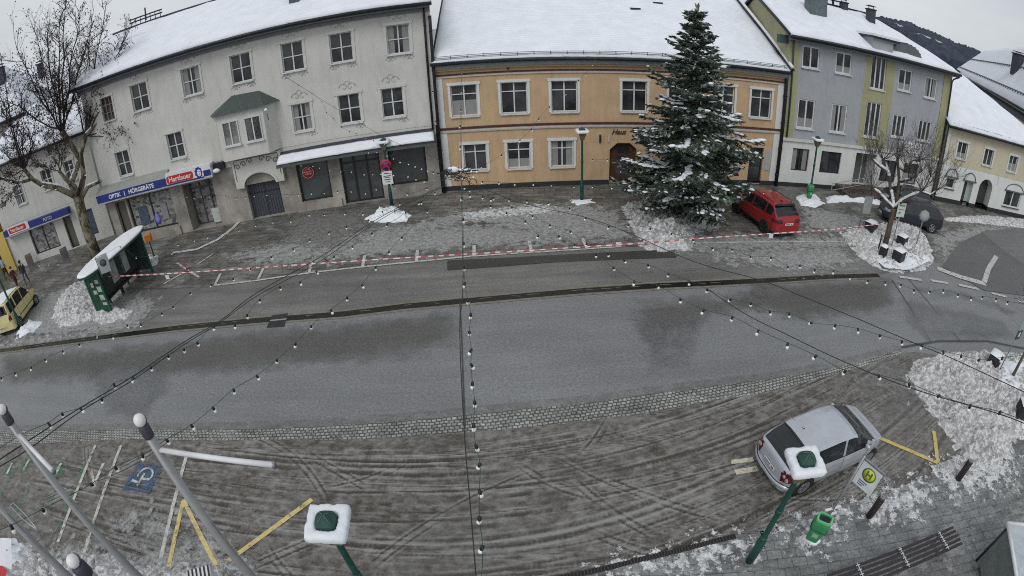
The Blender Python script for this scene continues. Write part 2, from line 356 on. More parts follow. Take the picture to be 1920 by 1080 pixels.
SA_MID=slush_alpha('thin_snow_grey',(.46,.465,.46),(.20,.195,.19),.5,1.4,2.2,4,.85)
SA_SMEAR=slush_alpha('slush_smear',(.30,.295,.285),(.13,.125,.12),.3,1.3,1.6,3,.8)
# ---------------------------------------------------------------- ground
def flat(name,poly,mat,z):
    mb=MB(); mb.add([(x,y,z) for x,y in poly],[tuple(range(len(poly)))]); o=mb.build(name,mat,kind='structure')
    if o.data.polygons[0].normal.z<0: o.data.flip_normals()
    return o
def resample(pts,step=.5):
    out=[Vector(pts[0])]
    for a,b in zip(pts[:-1],pts[1:]):
        a,b=Vector(a),Vector(b); n=max(1,int((b-a).length/step))
        for i in range(1,n+1): out.append(a.lerp(b,i/n))
    return out
def stripe(name,pts,w,mat,z,sd=1.0,kind='structure',closed=False):
    pts=[Vector((p[0],p[1])) for p in pts]; vs=[];fs=[]
    for i,p in enumerate(pts):
        t=(pts[min(i+1,len(pts)-1)]-pts[max(i-1,0)]).normalized(); n=Vector((-t.y,t.x))*w/2
        vs+=[(p.x+n.x,p.y+n.y,z),(p.x-n.x,p.y-n.y,z)]
    for i in range(len(pts)-1): fs.append((2*i,2*i+1,2*i+3,2*i+2))
    me=bpy.data.meshes.new(name); me.from_pydata(vs,[],fs); me.materials.append(mat)
    a=me.attributes.new('sd','FLOAT','POINT'); a.data.foreach_set('value',[sd]*len(vs))
    o=bpy.data.objects.new(name,me); sc.collection.objects.link(o); return tag(o,kind=kind)
flat('ground',[(-900,-300),(900,-300),(900,1400),(-900,1400)],ASPH,0)
drain=[(-60,9.0),(-40,11.2)]+GP([(0,658),(166.7,636),(333,615),(480,601.4),(646.7,588.9),(757.8,575),(868.9,565),(960,557),(1098.9,545),(1237.8,536),(1440,526.4),(1551,519.4),(1648,516.7)])
# lane between the drain and the square
tick=GP([(402.8,536),(480,527),(580,512.5),(680,501.4),(780,491.7),(888,481),(960,476.5),(1076.7,469.4),(1154,464),(1304,457),(1440,454),(1578.9,453.6)])
wl=[(-60,16.5),(-30,18.4)]+tick
flat('lane',drain+[(19,16.6),(19.3,18.6)]+wl[::-1],ASPH_LANE,.004)
sq=[(-60,16.0),(-30,17.9)]+[(x,y-.02) for x,y in tick]+[(19.4,18.9),(22,17),(24,17),(30,20),(47,21.5),(60,22),(60,45),(-70,45),(-70,16)]
flat('square',sq,SQUARE,.008)
for nm,w,z,m in (('gutter_concrete',.62,.010,TAN),('drain_channel',.30,.016,DAMPLINE)): pass
cm=M('channel_concrete',(.22,.20,.155),(.15,.135,.105),3,.8,bump=.3); dm=M('channel_black',(.018,.018,.018),(.008,.008,.008),9,.3)
d2=[tuple(p) for p in resample(drain,.5)]
stripe('drain_kerb',d2,.62,cm,.012); stripe('drain_channel',d2,.36,dm,.016)
mb=MB()
for i,(a,b) in enumerate(zip(d2[:-1],d2[1:])):
    a,b=Vector(a),Vector(b); t=(b-a).normalized(); n=Vector((-t.y,t.x))
    if random.random()<.45: p=a+n*.05; q=a.lerp(b,random.uniform(.3,.9))+n*random.uniform(-.05,.08); mb.tube([(p.x,p.y,.02),(q.x,q.y,.02)],.018,4)
mb.build('drain_rim',M('channel_edge',(.13,.125,.11),rough=.7),kind='structure')
# inspection frame over the channel
mb=MB(); q=GP([(510,592),(540,588),(533,613),(500,615)])
mb.add([(x,y,.022) for x,y in q],[(0,1,2,3)]); mb.build('manhole_cover',M('iron_cover',(.035,.037,.04),(.02,.02,.022),8,.4),kind='structure')
c=(Vector(q[0])+Vector(q[2]))/2; stripe('manhole_slot',[(c.x-.35,c.y+.02),(c.x+.35,c.y+.09)],.09,M('slot_light',(.3,.3,.28)),.03)
# cobbles and forecourt
cob_t=[(-60,3.4),(-30,6.0),(-20,7.6)]+GP([(240,805),(480,803.6),(760,788),(960,769),(1100,755.6),(1238,736),(1349,722),(1440,711),(1560,690),(1690,655)])
cob_b=[(-60,2.6),(-30,5.1),(-20,6.7)]+GP([(240,824),(480,826),(760,820),(960,805),(1100,790),(1238,771),(1349,750),(1440,736),(1560,705),(1690,665)])
flat('forecourt_base',cob_b+[(14.5,10.3),(16,9.8),(18,8.9),(22,7.0),(22,-20),(-60,-20)],ASPH_LANE,.001)
def forecourt_mesh():
    poly=cob_b[2:]+[(14.5,10.5),(16.5,9.6),(16.5,4.0),(-2,.5),(-14,.5),(-20,3.5)]
    P=np.array(poly); rs=.038; x=np.arange(-19.5,16.5,rs); y=np.arange(.6,10.8,rs); X,Y=np.meshgrid(x,y,indexing='ij'); S=sdist(X,Y,poly)
    F=.42+.16*(fbm(X*.5,Y*1.1,4,3)-.5)+.45*(fbm(X*2.1,Y*3.2,4,9)-.5)+.7*(fbm(X*6.5,Y*9,3,19)-.5); rg=random.Random(4)
    patchy=fbm(X*.35,Y*.8,3,33)
    def carve(D,AL,w,A,B,ph,sd_):
        ex=np.exp(-(D/w)**4); rim=np.exp(-((np.abs(D)-w*1.45)/(w*.45+.012))**2); br=np.clip((fbm(AL*.55+ph,D*0+ph,3,sd_)-.36)*5,0,1); tread=.75+.5*(((AL*9+ph)%1)>.5)
        return (-A*ex*tread+B*rim*(.6+.8*fbm(AL*3,D*3,2,sd_+1)))*br
    for i in range(230):
        y0=rg.uniform(-1.5,8.9); x0=rg.uniform(-17,6); L=rg.uniform(4,20); kk_=rg.uniform(.013,.024) if y0>3 else rg.uniform(.014,.028)
        if y0<4 : kk_*=1.0
        xx=np.maximum(X+3,0); yc=y0+kk_*xx*xx*(1-.018*xx)+.10*np.sin(X*.4+y0*3)+rg.uniform(-.03,.03)*(X-x0)
        slope=1/np.sqrt(1+(2*kk_*xx)**2); D=(Y-yc)*slope; on=np.clip((X-x0)*1.5,0,1)*np.clip((x0+L-X)*1.5,0,1); w=rg.choice((.014,.018,.022,.03,.03,.05,.07)); A=rg.uniform(.12,.42); B=rg.uniform(.08,.34)
        near=np.abs(D)<.5; add=np.zeros_like(F); add[near]=carve(D[near],X[near],w,A,B,rg.uniform(0,9),i); F+=add*on
    for i in range(26):
        a0,b0=rg.uniform(-15,9),rg.uniform(1.5,8.5); an=rg.choice((-.55,-.75,.55,.85,-.3))+rg.gauss(0,.15); cv=rg.uniform(-.12,.12); L=rg.uniform(2,5)
        U=(X-a0)*math.cos(an)+(Y-b0)*math.sin(an); V=-(X-a0)*math.sin(an)+(Y-b0)*math.cos(an)-cv*U*U; on=np.clip((L/2-np.abs(U))*2,0,1)
        for o_ in (0,.17):
            D=V-o_; near=(np.abs(D)<.3)&(on>0); add=np.zeros_like(F); add[near]=carve(D[near],U[near],.035,.4,.38,rg.uniform(0,9),60+i); F+=add*on
    # paving joints of the parking bays show at the lower left
    g1=np.abs(((X*math.cos(.15)+Y*math.sin(.15))*.9)%1-.5)>.485; g2=np.abs(((-X*math.sin(.15)+Y*math.cos(.15))*1.3)%1-.5)>.48
    F-=np.where((g1|g2)&(X<-4.5)&(fbm(X*.7,Y*.7,3,70)>.5),.16,0)
    wet=.35*np.clip((fbm(X*.28+3,Y*.5,3,51)-.56)*6,0,1)+np.clip((X-9)/3,0,1)*np.clip((fbm(X*.6,Y*.9,3,52)-.35)*4,0,1); F=np.clip(F,0,1)
    Z=.006+.030*np.clip(F,0,1); keep=S>-.03; cell=keep[:-1,:-1]&keep[1:,:-1]&keep[:-1,1:]&keep[1:,1:]
    cell&=~((X[:-1,:-1]>1)&(Y[:-1,:-1]<4.6)); use=np.zeros(X.shape,bool); use[:-1,:-1]|=cell; use[1:,:-1]|=cell; use[:-1,1:]|=cell; use[1:,1:]|=cell
    idx=-np.ones(X.shape,int); idx[use]=np.arange(use.sum()); V=np.stack([X[use],Y[use],Z[use]],1); i,j=np.where(cell); Fc=np.stack([idx[i,j],idx[i+1,j],idx[i+1,j+1],idx[i,j+1]],1).astype(np.int32)
    me=bpy.data.meshes.new('forecourt'); me.vertices.add(len(V)); me.vertices.foreach_set('co',V.astype(np.float32).ravel()); me.loops.add(Fc.size); me.loops.foreach_set('vertex_index',Fc.ravel()); me.polygons.add(len(Fc)); me.polygons.foreach_set('loop_start',np.arange(0,Fc.size,4,dtype=np.int32)); me.polygons.foreach_set('use_smooth',[True]*len(Fc)); me.update(calc_edges=True); me.materials.append(FORE)
    for nm_,ar in (('slush',F),('wet',np.clip(wet,0,1))): a=me.attributes.new(nm_,'FLOAT','POINT'); a.data.foreach_set('value',ar[use].astype(np.float32))
    o=bpy.data.objects.new('forecourt',me); sc.collection.objects.link(o); tag(o,kind='structure')
forecourt_mesh()
flat('cobble_strip',cob_t+cob_b[::-1],COBBLE,.009)
stripe('sanded_edge',[tuple(p) for p in resample([(x,y+.13) for x,y in cob_t],.5)],.36,TAN,.013,.2)
# damp areas and old repairs of the road
def dp(name,px,z=.017,m=None,res=.2,margin=.5): return patch(name,GP(px),m or DAMP,z,res,margin)
dp('damp_patch',[(1180,562),(1400,545),(1440,552),(1430,585),(1350,600),(1300,625),(1260,655),(1235,690),(1210,660),(1185,610)])
dp('damp_patch',[(1400,530),(1680,520),(1676,590),(1560,600),(1500,610),(1440,590),(1390,575)],.021)
dp('damp_patch',[(0,668),(300,640),(600,605),(860,580),(866,655),(700,682),(480,700),(250,716),(0,720)],.017)
dp('damp_patch',[(1700,535),(1800,545),(1900,580),(1915,600),(1800,560),(1730,552)],.019)
dp('wet_sheen',[(1690,560),(1780,575),(1880,600),(1915,640),(1830,640),(1740,640),(1700,610)],.028,SHEEN)
dp('wet_sheen',[(175,680),(300,670),(330,720),(270,790),(200,780),(170,740)],.026,SHEEN)
dp('wet_sheen',[(1180,600),(1330,590),(1300,690),(1220,700)],.027,SHEEN)
patch('lane_smear',GP([(1300,462),(1580,458),(1620,500),(1500,515),(1320,490)]),SA_MID,.022,.15)
patch('road_repair',GP([(838,489),(960,483),(1150,473),(1270,468),(1270,484),(1050,492),(838,508)]),asphalt('patch_dark',(.062,.062,.058),(.045,.045,.042),.3,edge_alpha(12,.5,3,5,.95,3)),.024,.1,.1)
q=GP([(1765,500),(1800,455),(1850,432),(1925,440),(1990,470),(1960,560),(1845,545)]); flat('side_street',q,ASPH_NEW,.026)
q=GP([(1840,435),(1925,425),(1990,470),(1925,500),(1880,470)]); flat('side_street_repair',q,asphalt('repair_light',(.165,.17,.175),(.14,.145,.15),.4,seedloc=3),.030)
def ln(name,px,w,m,z=.038,sd=1.0):
    P=[tuple(v) for v in GP(px)]; return stripe(name,[tuple(p) for p in resample(P,.4)],w,m,z,sd)
ln('road_seam',[(862,560),(866,640),(872,800)],.05,DAMPLINE,.02,.05)
ln('road_seam',[(1672,525),(1745,640)],.05,DAMPLINE,.024,.06); ln('road_seam',[(1700,520),(1800,640)],.05,DAMPLINE,.024,.06)
ln('road_seam',[(1845,548),(1925,625)],.12,TAN,.03,.3); ln('road_seam',[(1690,652),(1760,640),(1850,640),(1925,655)],.12,DAMPLINE,.03,.2)
# white markings
T_=[((494,504),(485,524)),((585,491),(580,512)),((684,480),(680,501)),((783,470),(781,491.5)),((889,461),(889,481)),((992,453),(997,474)),((1092,448),(1101,468)),((414,514),(403,536))]
for a,b in T_: ln('parking_tick',[a,b],.14,P_WHITE,.036)
ln('parking_line',[(402.8,536),(480,527),(580,512.5),(680,501.4),(780,491.7),(888,481)],.13,P_WHITE,.032)
ln('parking_line',[(888,481),(960,476.5),(1076.7,469.4),(1154,464)],.13,P_WORN,.032); ln('parking_line',[(1304,457),(1440,454),(1578.9,453.6)],.13,P_WORN,.032)
ln('cross_mark',[(308,533),(340,515)],.14,P_WORN); ln('cross_mark',[(332,494),(374,521)],.14,P_WORN,.036); ln('cross_mark',[(370,497),(398,478)],.12,P_WORN,.038)
ln('kerb_line',[(323,475),(370,468),(408,450),(435,430),(452,413)],.26,SA_WHITE,.034,.8); ln('kerb_line',[(425,440),(440,427),(455,412)],.12,P_YEL,.038)
ln('give_way_line',[(1757,504),(1800,520),(1847,533)],.5,P_WHITE); ln('give_way_line',[(1845,530),(1853,505),(1868,481)],.32,P_WHITE,.038)
for a,b in [((1686,520),(1727,526)),((1746,527),(1777,532)),((1797,535),(1834,543)),((1858,550),(1888,558)),((1909,565),(1932,572))]: ln('lane_dash',[a,b],.22,P_WHITE)
# near left parking bays
for a,b in [((180,836),(110,1018)),((228,836),(158,1040)),((353,848),(300,1062))]: ln('bay_line',[a,b],.12,P_WORN)
for k,(a,b) in enumerate([((345,940),(318,1064)),((345,938),(410,1067)),((410,1067),(586,938))]): ln('yellow_zone_line',[a,b],.13,P_YEL,.040+.002*k)
for a,b in [((30,880),(0,935)),((172,850),(105,1000)),((60,900),(20,985)),((115,870),(90,960))]: ln('green_line',[a,b],.20,P_GRN,.037)
for c_ in [(52,872),(112,880),(20,880)]:
    g=G(*c_); patch('green_bay_symbol',[(g.x+.42*math.cos(a),g.y+.42*math.sin(a)) for a in [k*PI/8 for k in range(16)]],P_GRN,.041,.06,.05)
    ln('green_bay_sign',[(c_[0]-6,c_[1]+10),(c_[0]+4,c_[1]-10)],.12,P_WORN,.045)
g=G(267,898); patch('disabled_bay_square',[(g.x-.55,g.y-.55),(g.x+.6,g.y-.5),(g.x+.6,g.y+.6),(g.x-.5,g.y+.55)],P_BLU,.040,.06,.05)
# wheelchair symbol, lying with its head to the left-front
def sym(pts,w=.09,z=.046): stripe('wheelchair_symbol',[(g.x+a,g.y+b) for a,b in pts],w,P_WORN,z)
sym([(-.35,-.15),(-.05,-.18),(.05,-.02),(.30,.0)]); sym([(-.02,-.3),(.02,.18)],.08,.048)
sym([(.28*math.cos(a)+.08,.28*math.sin(a)+.12) for a in [R(d) for d in range(-40,220,20)]],.07,.050)
ln('bay_arrow',[(180,905),(195,870)],.13,P_WORN); ln('bay_arrow',[(172,885),(178,908)],.10,P_WORN,.038)
# markings by the silver car and the yellow V
ln('bay_line',[(1370,868),(1412,863)],.14,P_CREAM); ln('bay_line',[(1378,887),(1420,880)],.17,P_CREAM)
ln('yellow_v_line',[(1640,819),(1757,869)],.14,P_YELC,.040); ln('yellow_v_line',[(1750,810),(1757,869)],.14,P_YELC,.043)
# near pavement with its kerb and slotted drain
kerb=GP([(1050,1085),(1200,1050),(1330,1018),(1400,1001),(1480,978),(1580,949),(1657,927),(1700,910),(1748,891),(1790,878),(1830,850)])
kerb=[(-2.5,4.55)]+kerb
pv=kerb+[tuple(G(1880,790)[:2]),(19,7.2),(24,6.2),(24,-12),(-2.5,-12)]
mb=MB(); n=len(pv); mb.add([(x,y,.06) for x,y in pv]+[(x,y,-.05) for x,y in pv],[tuple(range(n))]+[(i,n+i,n+(i+1)%n,(i+1)%n) for i in range(n)])
o=mb.build('pavement',PAVE,kind='structure')
if o.data.polygons[0].normal.z<0: o.data.flip_normals()
kk=[tuple(p) for p in resample(kerb,.25)]; ND=[i for i,p_ in enumerate(kk) if p_[0]<5.1][-1]
stripe('kerb_drain',[(x,y-.02) for x,y in kk][:ND],.12,M('grate_dark',(.012,.011,.011),(.006,.006,.006),9,.5),.066)
mb=MB()
for (x,y),(x2,y2) in zip(kk[:ND-1],kk[1:ND]):
    for f in (.0,.25,.5,.75): px,py=x+(x2-x)*f,y+(y2-y)*f; mb.box((px-.012,py-.095,.066),(px+.012,py+.055,.073))
mb.build('kerb_grating',M('grate_bars',(.055,.05,.05),(.03,.028,.028),9,.5),kind='structure')
patch('pavement_crack',GP([(1690,500),(1692,500),(1692,501)]),DAMPLINE,.02) if 0 else None
# thin snow, slush smears
def sp(name,px,m,z,res=.1,mg=.45): return patch(name,GP(px,z),m,z,res,mg)
sp('slush_smear',[(690,440),(860,395),(960,385),(1100,378),(1170,400),(1200,450),(1090,452),(1000,440),(880,420),(760,450)],SA_MID,.013,.13)
sp('slush_smear',[(860,400),(1010,382),(1060,395),(1000,402),(880,412)],SA_WHITE,.017,.1)
sp('slush_smear',[(480,470),(560,440),(760,420),(960,420),(1150,430),(1180,450),(1000,462),(800,475),(600,495),(500,505)],SA_MID,.011,.14)
sp('slush_smear',[(540,400),(700,385),(720,420),(640,470),(480,480),(520,440)],SA_SMEAR,.015,.13)
sp('slush_smear',[(400,480),(560,450),(640,480),(500,500)],SA_MID,.018,.13)
sp('slush_smear',[(1500,385),(1600,400),(1650,420),(1580,440),(1510,430)],SA_MID,.015,.12)
sp('slush_smear',[(1310,430),(1440,440),(1600,440),(1590,470),(1450,475),(1330,478),(1250,470)],SA_MID,.027,.13)
sp('slush_smear',[(1740,440),(1830,420),(1925,425),(1900,440),(1800,460),(1770,500)],SA_MID,.018,.13)
sp('slush_smear',[(1000,640),(1001,640),(1001,641)],SA_MID,.02) if 0 else None
sp('slush_smear',[(60,560),(180,520),(300,560),(260,620),(60,650),(0,655),(0,620)],SA_MID,.015,.13)
sp('thin_snow',[(1100,1070),(1260,1035),(1400,1000),(1430,1010),(1420,1040),(1300,1070),(1200,1085)],SA_WHITE,.064,.07)
sp('thin_snow',[(1425,1000),(1500,975),(1600,945),(1740,896),(1750,910),(1720,960),(1660,970),(1600,960),(1560,990),(1480,1005)],SA_WHITE,.064,.07)
sp('thin_snow',[(1480,990),(1540,975),(1560,1010),(1530,1040),(1490,1030)],SA_WHITE,.068,.06)
sp('thin_snow',[(1750,870),(1900,850),(1900,900),(1830,920),(1770,930)],SA_WHITE,.072,.07)
sp('thin_snow',[(1760,1010),(1830,1000),(1800,1050),(1700,1085)],SA_MID,.066,.07)
sp('thin_snow',[(1870,930),(1925,900),(1925,960)],SA_MID,.066,.07)
sp('thin_snow',[(1570,870),(1660,850),(1650,900),(1600,905)],SA_MID,.036,.07)
sp('thin_snow',[(80,1010),(230,1015),(400,1000),(480,1050),(500,1090),(60,1090)],SA_MID,.036,.06)
sp('thin_snow',[(230,960),(330,950),(330,1010),(200,1010)],SA_MID,.037,.06)
sp('slush_smear',[(1600,700),(1700,690),(1740,760),(1650,770),(1560,740)],SA_SMEAR,.036,.1)
# ---- snow banks 
bank('snow_bank',GP([(1565,432),(1640,418),(1690,412),(1725,425),(1745,455),(1757,488),(1738,508),(1690,515),(1645,508),(1605,480)]),.32,SNOW_DIRTY,.09,1.1,.30,3)
bank('snow_cover',GP([(1608,438),(1640,428),(1655,445),(1690,440),(1715,455),(1740,485),(1700,502),(1660,498),(1630,470)],.2),.10,SNOW,.09,.5,.05,4,.20)
bank('snow_bank',GP([(1160,386),(1200,380),(1285,395),(1340,382),(1365,410),(1350,436),(1308,440),(1302,468),(1230,478),(1190,445),(1172,415)]),.62,SNOW_MID,.10,1.3,.42,5)
bank('snow_bank',GP([(1190,458),(1303,452),(1305,472),(1220,474)]),.2,SNOW_MID,.1,.5,.15,6)
bank('snow_heap',GP([(680,412),(705,396),(740,390),(776,402),(765,418),(700,420)]),.42,SNOW,.07,.8,.22,7)
bank('snow_ring',GP([(1066,372),(1112,372),(1120,381),(1085,387),(1064,380)]),.12,SNOW,.06,.5,.06,8)
bank('snow_heap',GP([(1486,366),(1530,364),(1552,382),(1530,392),(1500,386)]),.25,SNOW,.07,.7,.12,9)
bank('snow_ridge',GP([(1546,370),(1600,366),(1660,374),(1655,386),(1600,380),(1550,382)]),.28,SNOW,.08,.5,.10,10)
bank('snow_ridge',GP([(1765,408),(1840,403),(1925,412),(1960,424),(1925,430),(1840,420),(1775,416)]),.25,SNOW_MID,.09,.6,.10,11)
bank('snow_bank',GP([(1690,700),(1712,672),(1760,660),(1840,655),(1925,662),(1990,700),(1990,800),(1915,838),(1890,900),(1830,890),(1790,870),(1765,810),(1730,770)]),.42,SNOW_DIRTY,.06,1.0,.30,12)
bank('snow_cover',GP([(1800,668),(1925,668),(1990,720),(1960,800),(1915,800),(1880,740),(1850,700)],.25),.25,SNOW,.08,.8,.08,13,.22)
bank('snow_bank',GP([(1695,700),(1702,698),(1708,760),(1700,765)]),.12,SNOW_MID,.05,.2,.1,14)
bank('snow_ring',GP([(1760,880),(1800,862),(1850,880),(1820,905),(1780,905)],.06),.12,SNOW_MID,.05,.4,.12,15,.06)
bank('snow_ring',GP([(1500,1004),(1540,1000),(1545,1020),(1515,1028)],.06),.10,SNOW,.05,.3,.08,16,.06)
bank('snow_ring',GP([(1390,1040),(1425,1030),(1440,1055),(1410,1068)],.06),.08,SNOW_MID,.05,.3,.08,17,.06)
bank('snow_ring',GP([(1612,955),(1660,945),(1670,985),(1630,990)],.06),.09,SNOW_MID,.05,.3,.08,18,.06)
bank('snow_bank',GP([(92,600),(105,565),(130,540),(160,522),(188,560),(185,598),(150,612),(110,618)]),.36,SNOW_DIRTY,.10,1.0,.32,19)
bank('snow_bank',GP([(-30,640),(40,622),(120,622),(180,612),(150,632),(60,645),(0,654)]),.14,SNOW_SLUSH,.10,.5,.18,29)
bank('snow_heap',GP([(165,575),(225,575),(255,580),(240,600),(190,612),(165,600)]),.28,SNOW_MID,.08,.6,.15,20)
bank('snow_heap',GP([(30,625),(60,600),(82,602),(62,632),(25,645)]),.3,SNOW,.08,.6,.15,21)
bank('snow_heap',GP([(270,480),(298,478),(300,495),(262,508)]),.3,SNOW_MID,.08,.5,.12,22)
bank('snow_bank',GP([(-60,1005),(60,1008),(115,1040),(200,1030),(300,1050),(430,1045),(520,1080),(520,1110),(-60,1110)]),.16,SNOW_MID,.06,.6,.24,23)
bank('snow_heap',GP([(-60,1000),(40,1005),(60,1060),(20,1090),(-60,1090)]),.25,SNOW,.06,.5,.1,24)

# ---------------------------------------------------------------- buildings (local x along the front, y into the house, z up)
def wall(name,root,x0,x1,z0,z1,holes,mats,y=0,depth=.22,band=None,back=None):
    "front wall with real openings; band(z)->material index"
    xs=sorted({x0,x1,*[h[0] for h in holes],*[h[1] for h in holes]}); zs=sorted({z0,z1,*[h[2] for h in holes],*[h[3] for h in holes],*( [b[0] for b in band] if band else [])})
    mb=MB()
    def inh(x,z): return any(h[0]<x<h[1] and h[2]<z<h[3] for h in holes)
    for a,b in zip(xs[:-1],xs[1:]):
        for c,d in zip(zs[:-1],zs[1:]):
            mx,mz=(a+b)/2,(c+d)/2
            if inh(mx,mz): continue
            mi=0
            if band:
                for zb,i in band:
                    if mz>zb: mi=i
            mb.add([(a,y,c),(b,y,c),(b,y,d),(a,y,d)],[(0,1,2,3)],mi)
    for h in holes:
        a,b,c,d=h[:4]; dp=h[4] if len(h)>4 else depth
        mb.add([(a,y,c),(a,y+dp,c),(a,y+dp,d),(a,y,d)],[(0,1,2,3)]); mb.add([(b,y,c),(b,y+dp,c),(b,y+dp,d),(b,y,d)],[(3,2,1,0)])
        mb.add([(a,y,d),(b,y,d),(b,y+dp,d),(a,y+dp,d)],[(3,2,1,0)]); mb.add([(a,y,c),(b,y,c),(b,y+dp,c),(a,y+dp,c)],[(0,1,2,3)])
    return mb.build(name,mats,root)
def window(root,x,z,w,h,nx=2,ny=1,fm=None,y=0,rec=.14,sill=True,gl=None,name='window',fw=.06,sur=None,tr=None,lab=None):
    fm=fm or WH_FRAME; mb=MB(); mb.add([(x,y+rec+.03,z),(x+w,y+rec+.03,z),(x+w,y+rec+.03,z+h),(x,y+rec+.03,z+h)],[(0,1,2,3)])
    g=mb.build(name,gl or GLASS,root,label=lab); f=MB(); a,b=y+rec-.03,y+rec+.028
    f.box((x,a,z),(x+w,b,z+fw)); f.box((x,a,z+h-fw),(x+w,b,z+h)); f.box((x,a,z+fw),(x+fw,b,z+h-fw)); f.box((x+w-fw,a,z+fw),(x+w,b,z+h-fw))
    for i in range(1,nx): c=x+w*i/nx; f.box((c-fw*.6,a+.004,z+fw),(c+fw*.6,b,z+h-fw))
    for i in range(1,ny): c=z+h*i/ny; f.box((x+fw,a+.008,c-fw*.45),(x+w-fw,b,c+fw*.45))
    if tr: f.box((x+fw,a+.008,z+h*tr-fw*.45),(x+w-fw,b,z+h*tr+fw*.45))
    f.build('frame',fm,g)
    if gl is None and random.random()<.45 and w<2 and h>1:
        c=MB(); hh=h*random.choice((.35,.5,.9)); s0=random.random()<.5; xa,xb=(x+fw,x+w*.32) if hh>h*.8 else (x+fw,x+w-fw); n=14
        for (xa,xb) in ([(xa,xb),(x+w*.68,x+w-fw)] if hh>h*.8 else [(xa,xb)]):
            vs=[(xa+(xb-xa)*k/n,y+rec+.022+.006*(k%2),zz) for k in range(n+1) for zz in (z+fw if hh<h*.8 else z+fw,z+fw+(hh-fw if hh<h*.8 else h-2*fw))]; c.add(vs,[(2*k,2*k+2,2*k+3,2*k+1) for k in range(n)])
        c.build('curtain',CURT,g)
    if sill: s=MB(); s.box((x-.07,y-.12,z-.07),(x+w+.07,y+rec,z-.004)); s.build('sill',sill if sill is not True else WH_FRAME,g)
    if sur:
        s=MB(); q=.14
        s.box((x-q,y-.035,z),(x-.003,y-.003,z+h)); s.box((x+w+.003,y-.035,z),(x+w+q,y-.003,z+h)); s.box((x-q-.05,y-.06,z+h+.003),(x+w+q+.05,y-.003,z+h+.16)); s.build('surround',sur,g)
    return g
def roofslab(name,root,quad,th,mat,top=None):
    "quad: four points (eave l, eave r, ridge r, ridge l)"
    mb=MB(); q=[Vector(v) for v in quad]; d=Vector((0,0,-th)); mb.add([*q,*[v+d for v in q]],[(0,1,2,3),(7,6,5,4),(0,4,5,1),(1,5,6,2),(2,6,7,3),(3,7,4,0)]); return mb.build(name,mat,root)
def snowroof(root,quad,under,th=.22,res=.35,mat=None,thin=.1):
    "sheet of snow with a soft, slightly uneven surface lying on the roof slab, part of the roof"
    q=[Vector(v) for v in quad]; nu=max(2,int((q[1]-q[0]).length/res)); nv=max(2,int((q[3]-q[0]).length/res)); vs=[];fs=[]
    for i in range(nu+1):
        for j in range(nv+1):
            u,v=i/nu,j/nv; p=(q[0].lerp(q[1],u)).lerp(q[3].lerp(q[2],u),v)
            e=min(1,min(u*nu,(nu-u*nu),v*nv,(nv-v*nv))/1.2); n=mnoise.noise(p*.5)*.5+mnoise.noise(p*1.7)*.25
            if j==0: dn=(q[0]-q[3]).normalized(); p=p+dn*(.05+.10*mnoise.noise(p*2.3)+random.uniform(0,.04))
            vs.append(p+Vector((0,0,.02+th*(.5+.5*e**.5)*(1+n*.6)+(.10*max(0,mnoise.noise(Vector((p.x*1.3,p.y*.2,3)))-.2)))))
    for i in range(nu):
        for j in range(nv): a=i*(nv+1)+j; fs.append((a,a+nv+1,a+nv+2,a+1))
    # skirt
    b=[i*(nv+1) for i in range(nu+1)]+[nu*(nv+1)+j for j in range(1,nv+1)]+[i*(nv+1)+nv for i in range(nu-1,-1,-1)]+[j for j in range(nv-1,0,-1)]
    o=len(vs)
    for k,i in enumerate(b):
        p=vs[i]; pr=(q[0].lerp(q[1],(i//(nv+1))/nu)).lerp(q[3].lerp(q[2],(i//(nv+1))/nu),(i%(nv+1))/nv); vs.append(pr+Vector((0,0,.004)))
    for k in range(len(b)): k2=(k+1)%len(b); fs.append((b[k],o+k,o+k2,b[k2]))
    mb=MB(); mb.add(vs,fs,0,True); return mb.build('snow_layer',mat or SNOW_ROOF,under)
def gutter(root,x0,x1,y,z,r=.08,m=None):
    mb=MB(); mb.tube([(x0,y,z),(x1,y,z)],r,8); return mb.build('gutter',m or GUTTER,root)
def pipe(root,x,y,z0,z1,r=.055,m=None,name='downpipe',swan=0):
    mb=MB(); pts=[(x,y,z0),(x,y,z1-.5)]+([(x-swan*.4,y-.02,z1-.28),(x-swan,y-.45,z1-.02)] if swan else [(x,y,z1)]); mb.tube(pts,r,8)
    for z in np.arange(z0+.8,z1-.6,1.7): mb.tube([(x,y,z),(x,y,z+.05)],r*1.35,8)
    return mb.build(name,m or GUTTER,root)
def chimney(roof,x,y,z0,z1,w=.55,d=.55,m=None,cap=True):
    mb=MB(); mb.box((x-w/2,y-d/2,z0),(x+w/2,y+d/2,z1))
    c=mb.build('chimney',m or M('chimney_lead',(.10,.105,.12),(.06,.062,.075),5,.7),roof)
    k=MB(); k.box((x-w*.6,y-d*.6,z1+.004),(x+w*.6,y+d*.6,z1+.10))
    if cap:
        for dx in (-.4,.4): k.box((x+dx*w-.02,y-.02,z1+.10),(x+dx*w+.02,y+.02,z1+.28))
        k.box((x-w*.55,y-d*.5,z1+.285),(x+w*.55,y+d*.5,z1+.33))
    k.build('chimney_cap',GUTTER,c); 
    s=MB(); s.ball((x,y,z1+(.36 if cap else .12)),w*.5,0,8,(1,.9,.18),.1); s.build('chimney_snow',SNOW,c); return c
def guard(root,x0,x1,y,z,h=.22,step=.9):
    mb=MB()
    for k in (0,1,2): mb.tube([(x0,y,z+h*k/2),(x1,y,z+h*k/2)],.014,5)
    x=x0+.1
    while x<x1: mb.box((x-.015,y-.015,z-.05),(x+.015,y+.015,z+h+.03)); x+=step
    return mb.build('snow_guard',M('guard_green',(.05,.09,.08),(.03,.06,.05),5,.6),root)
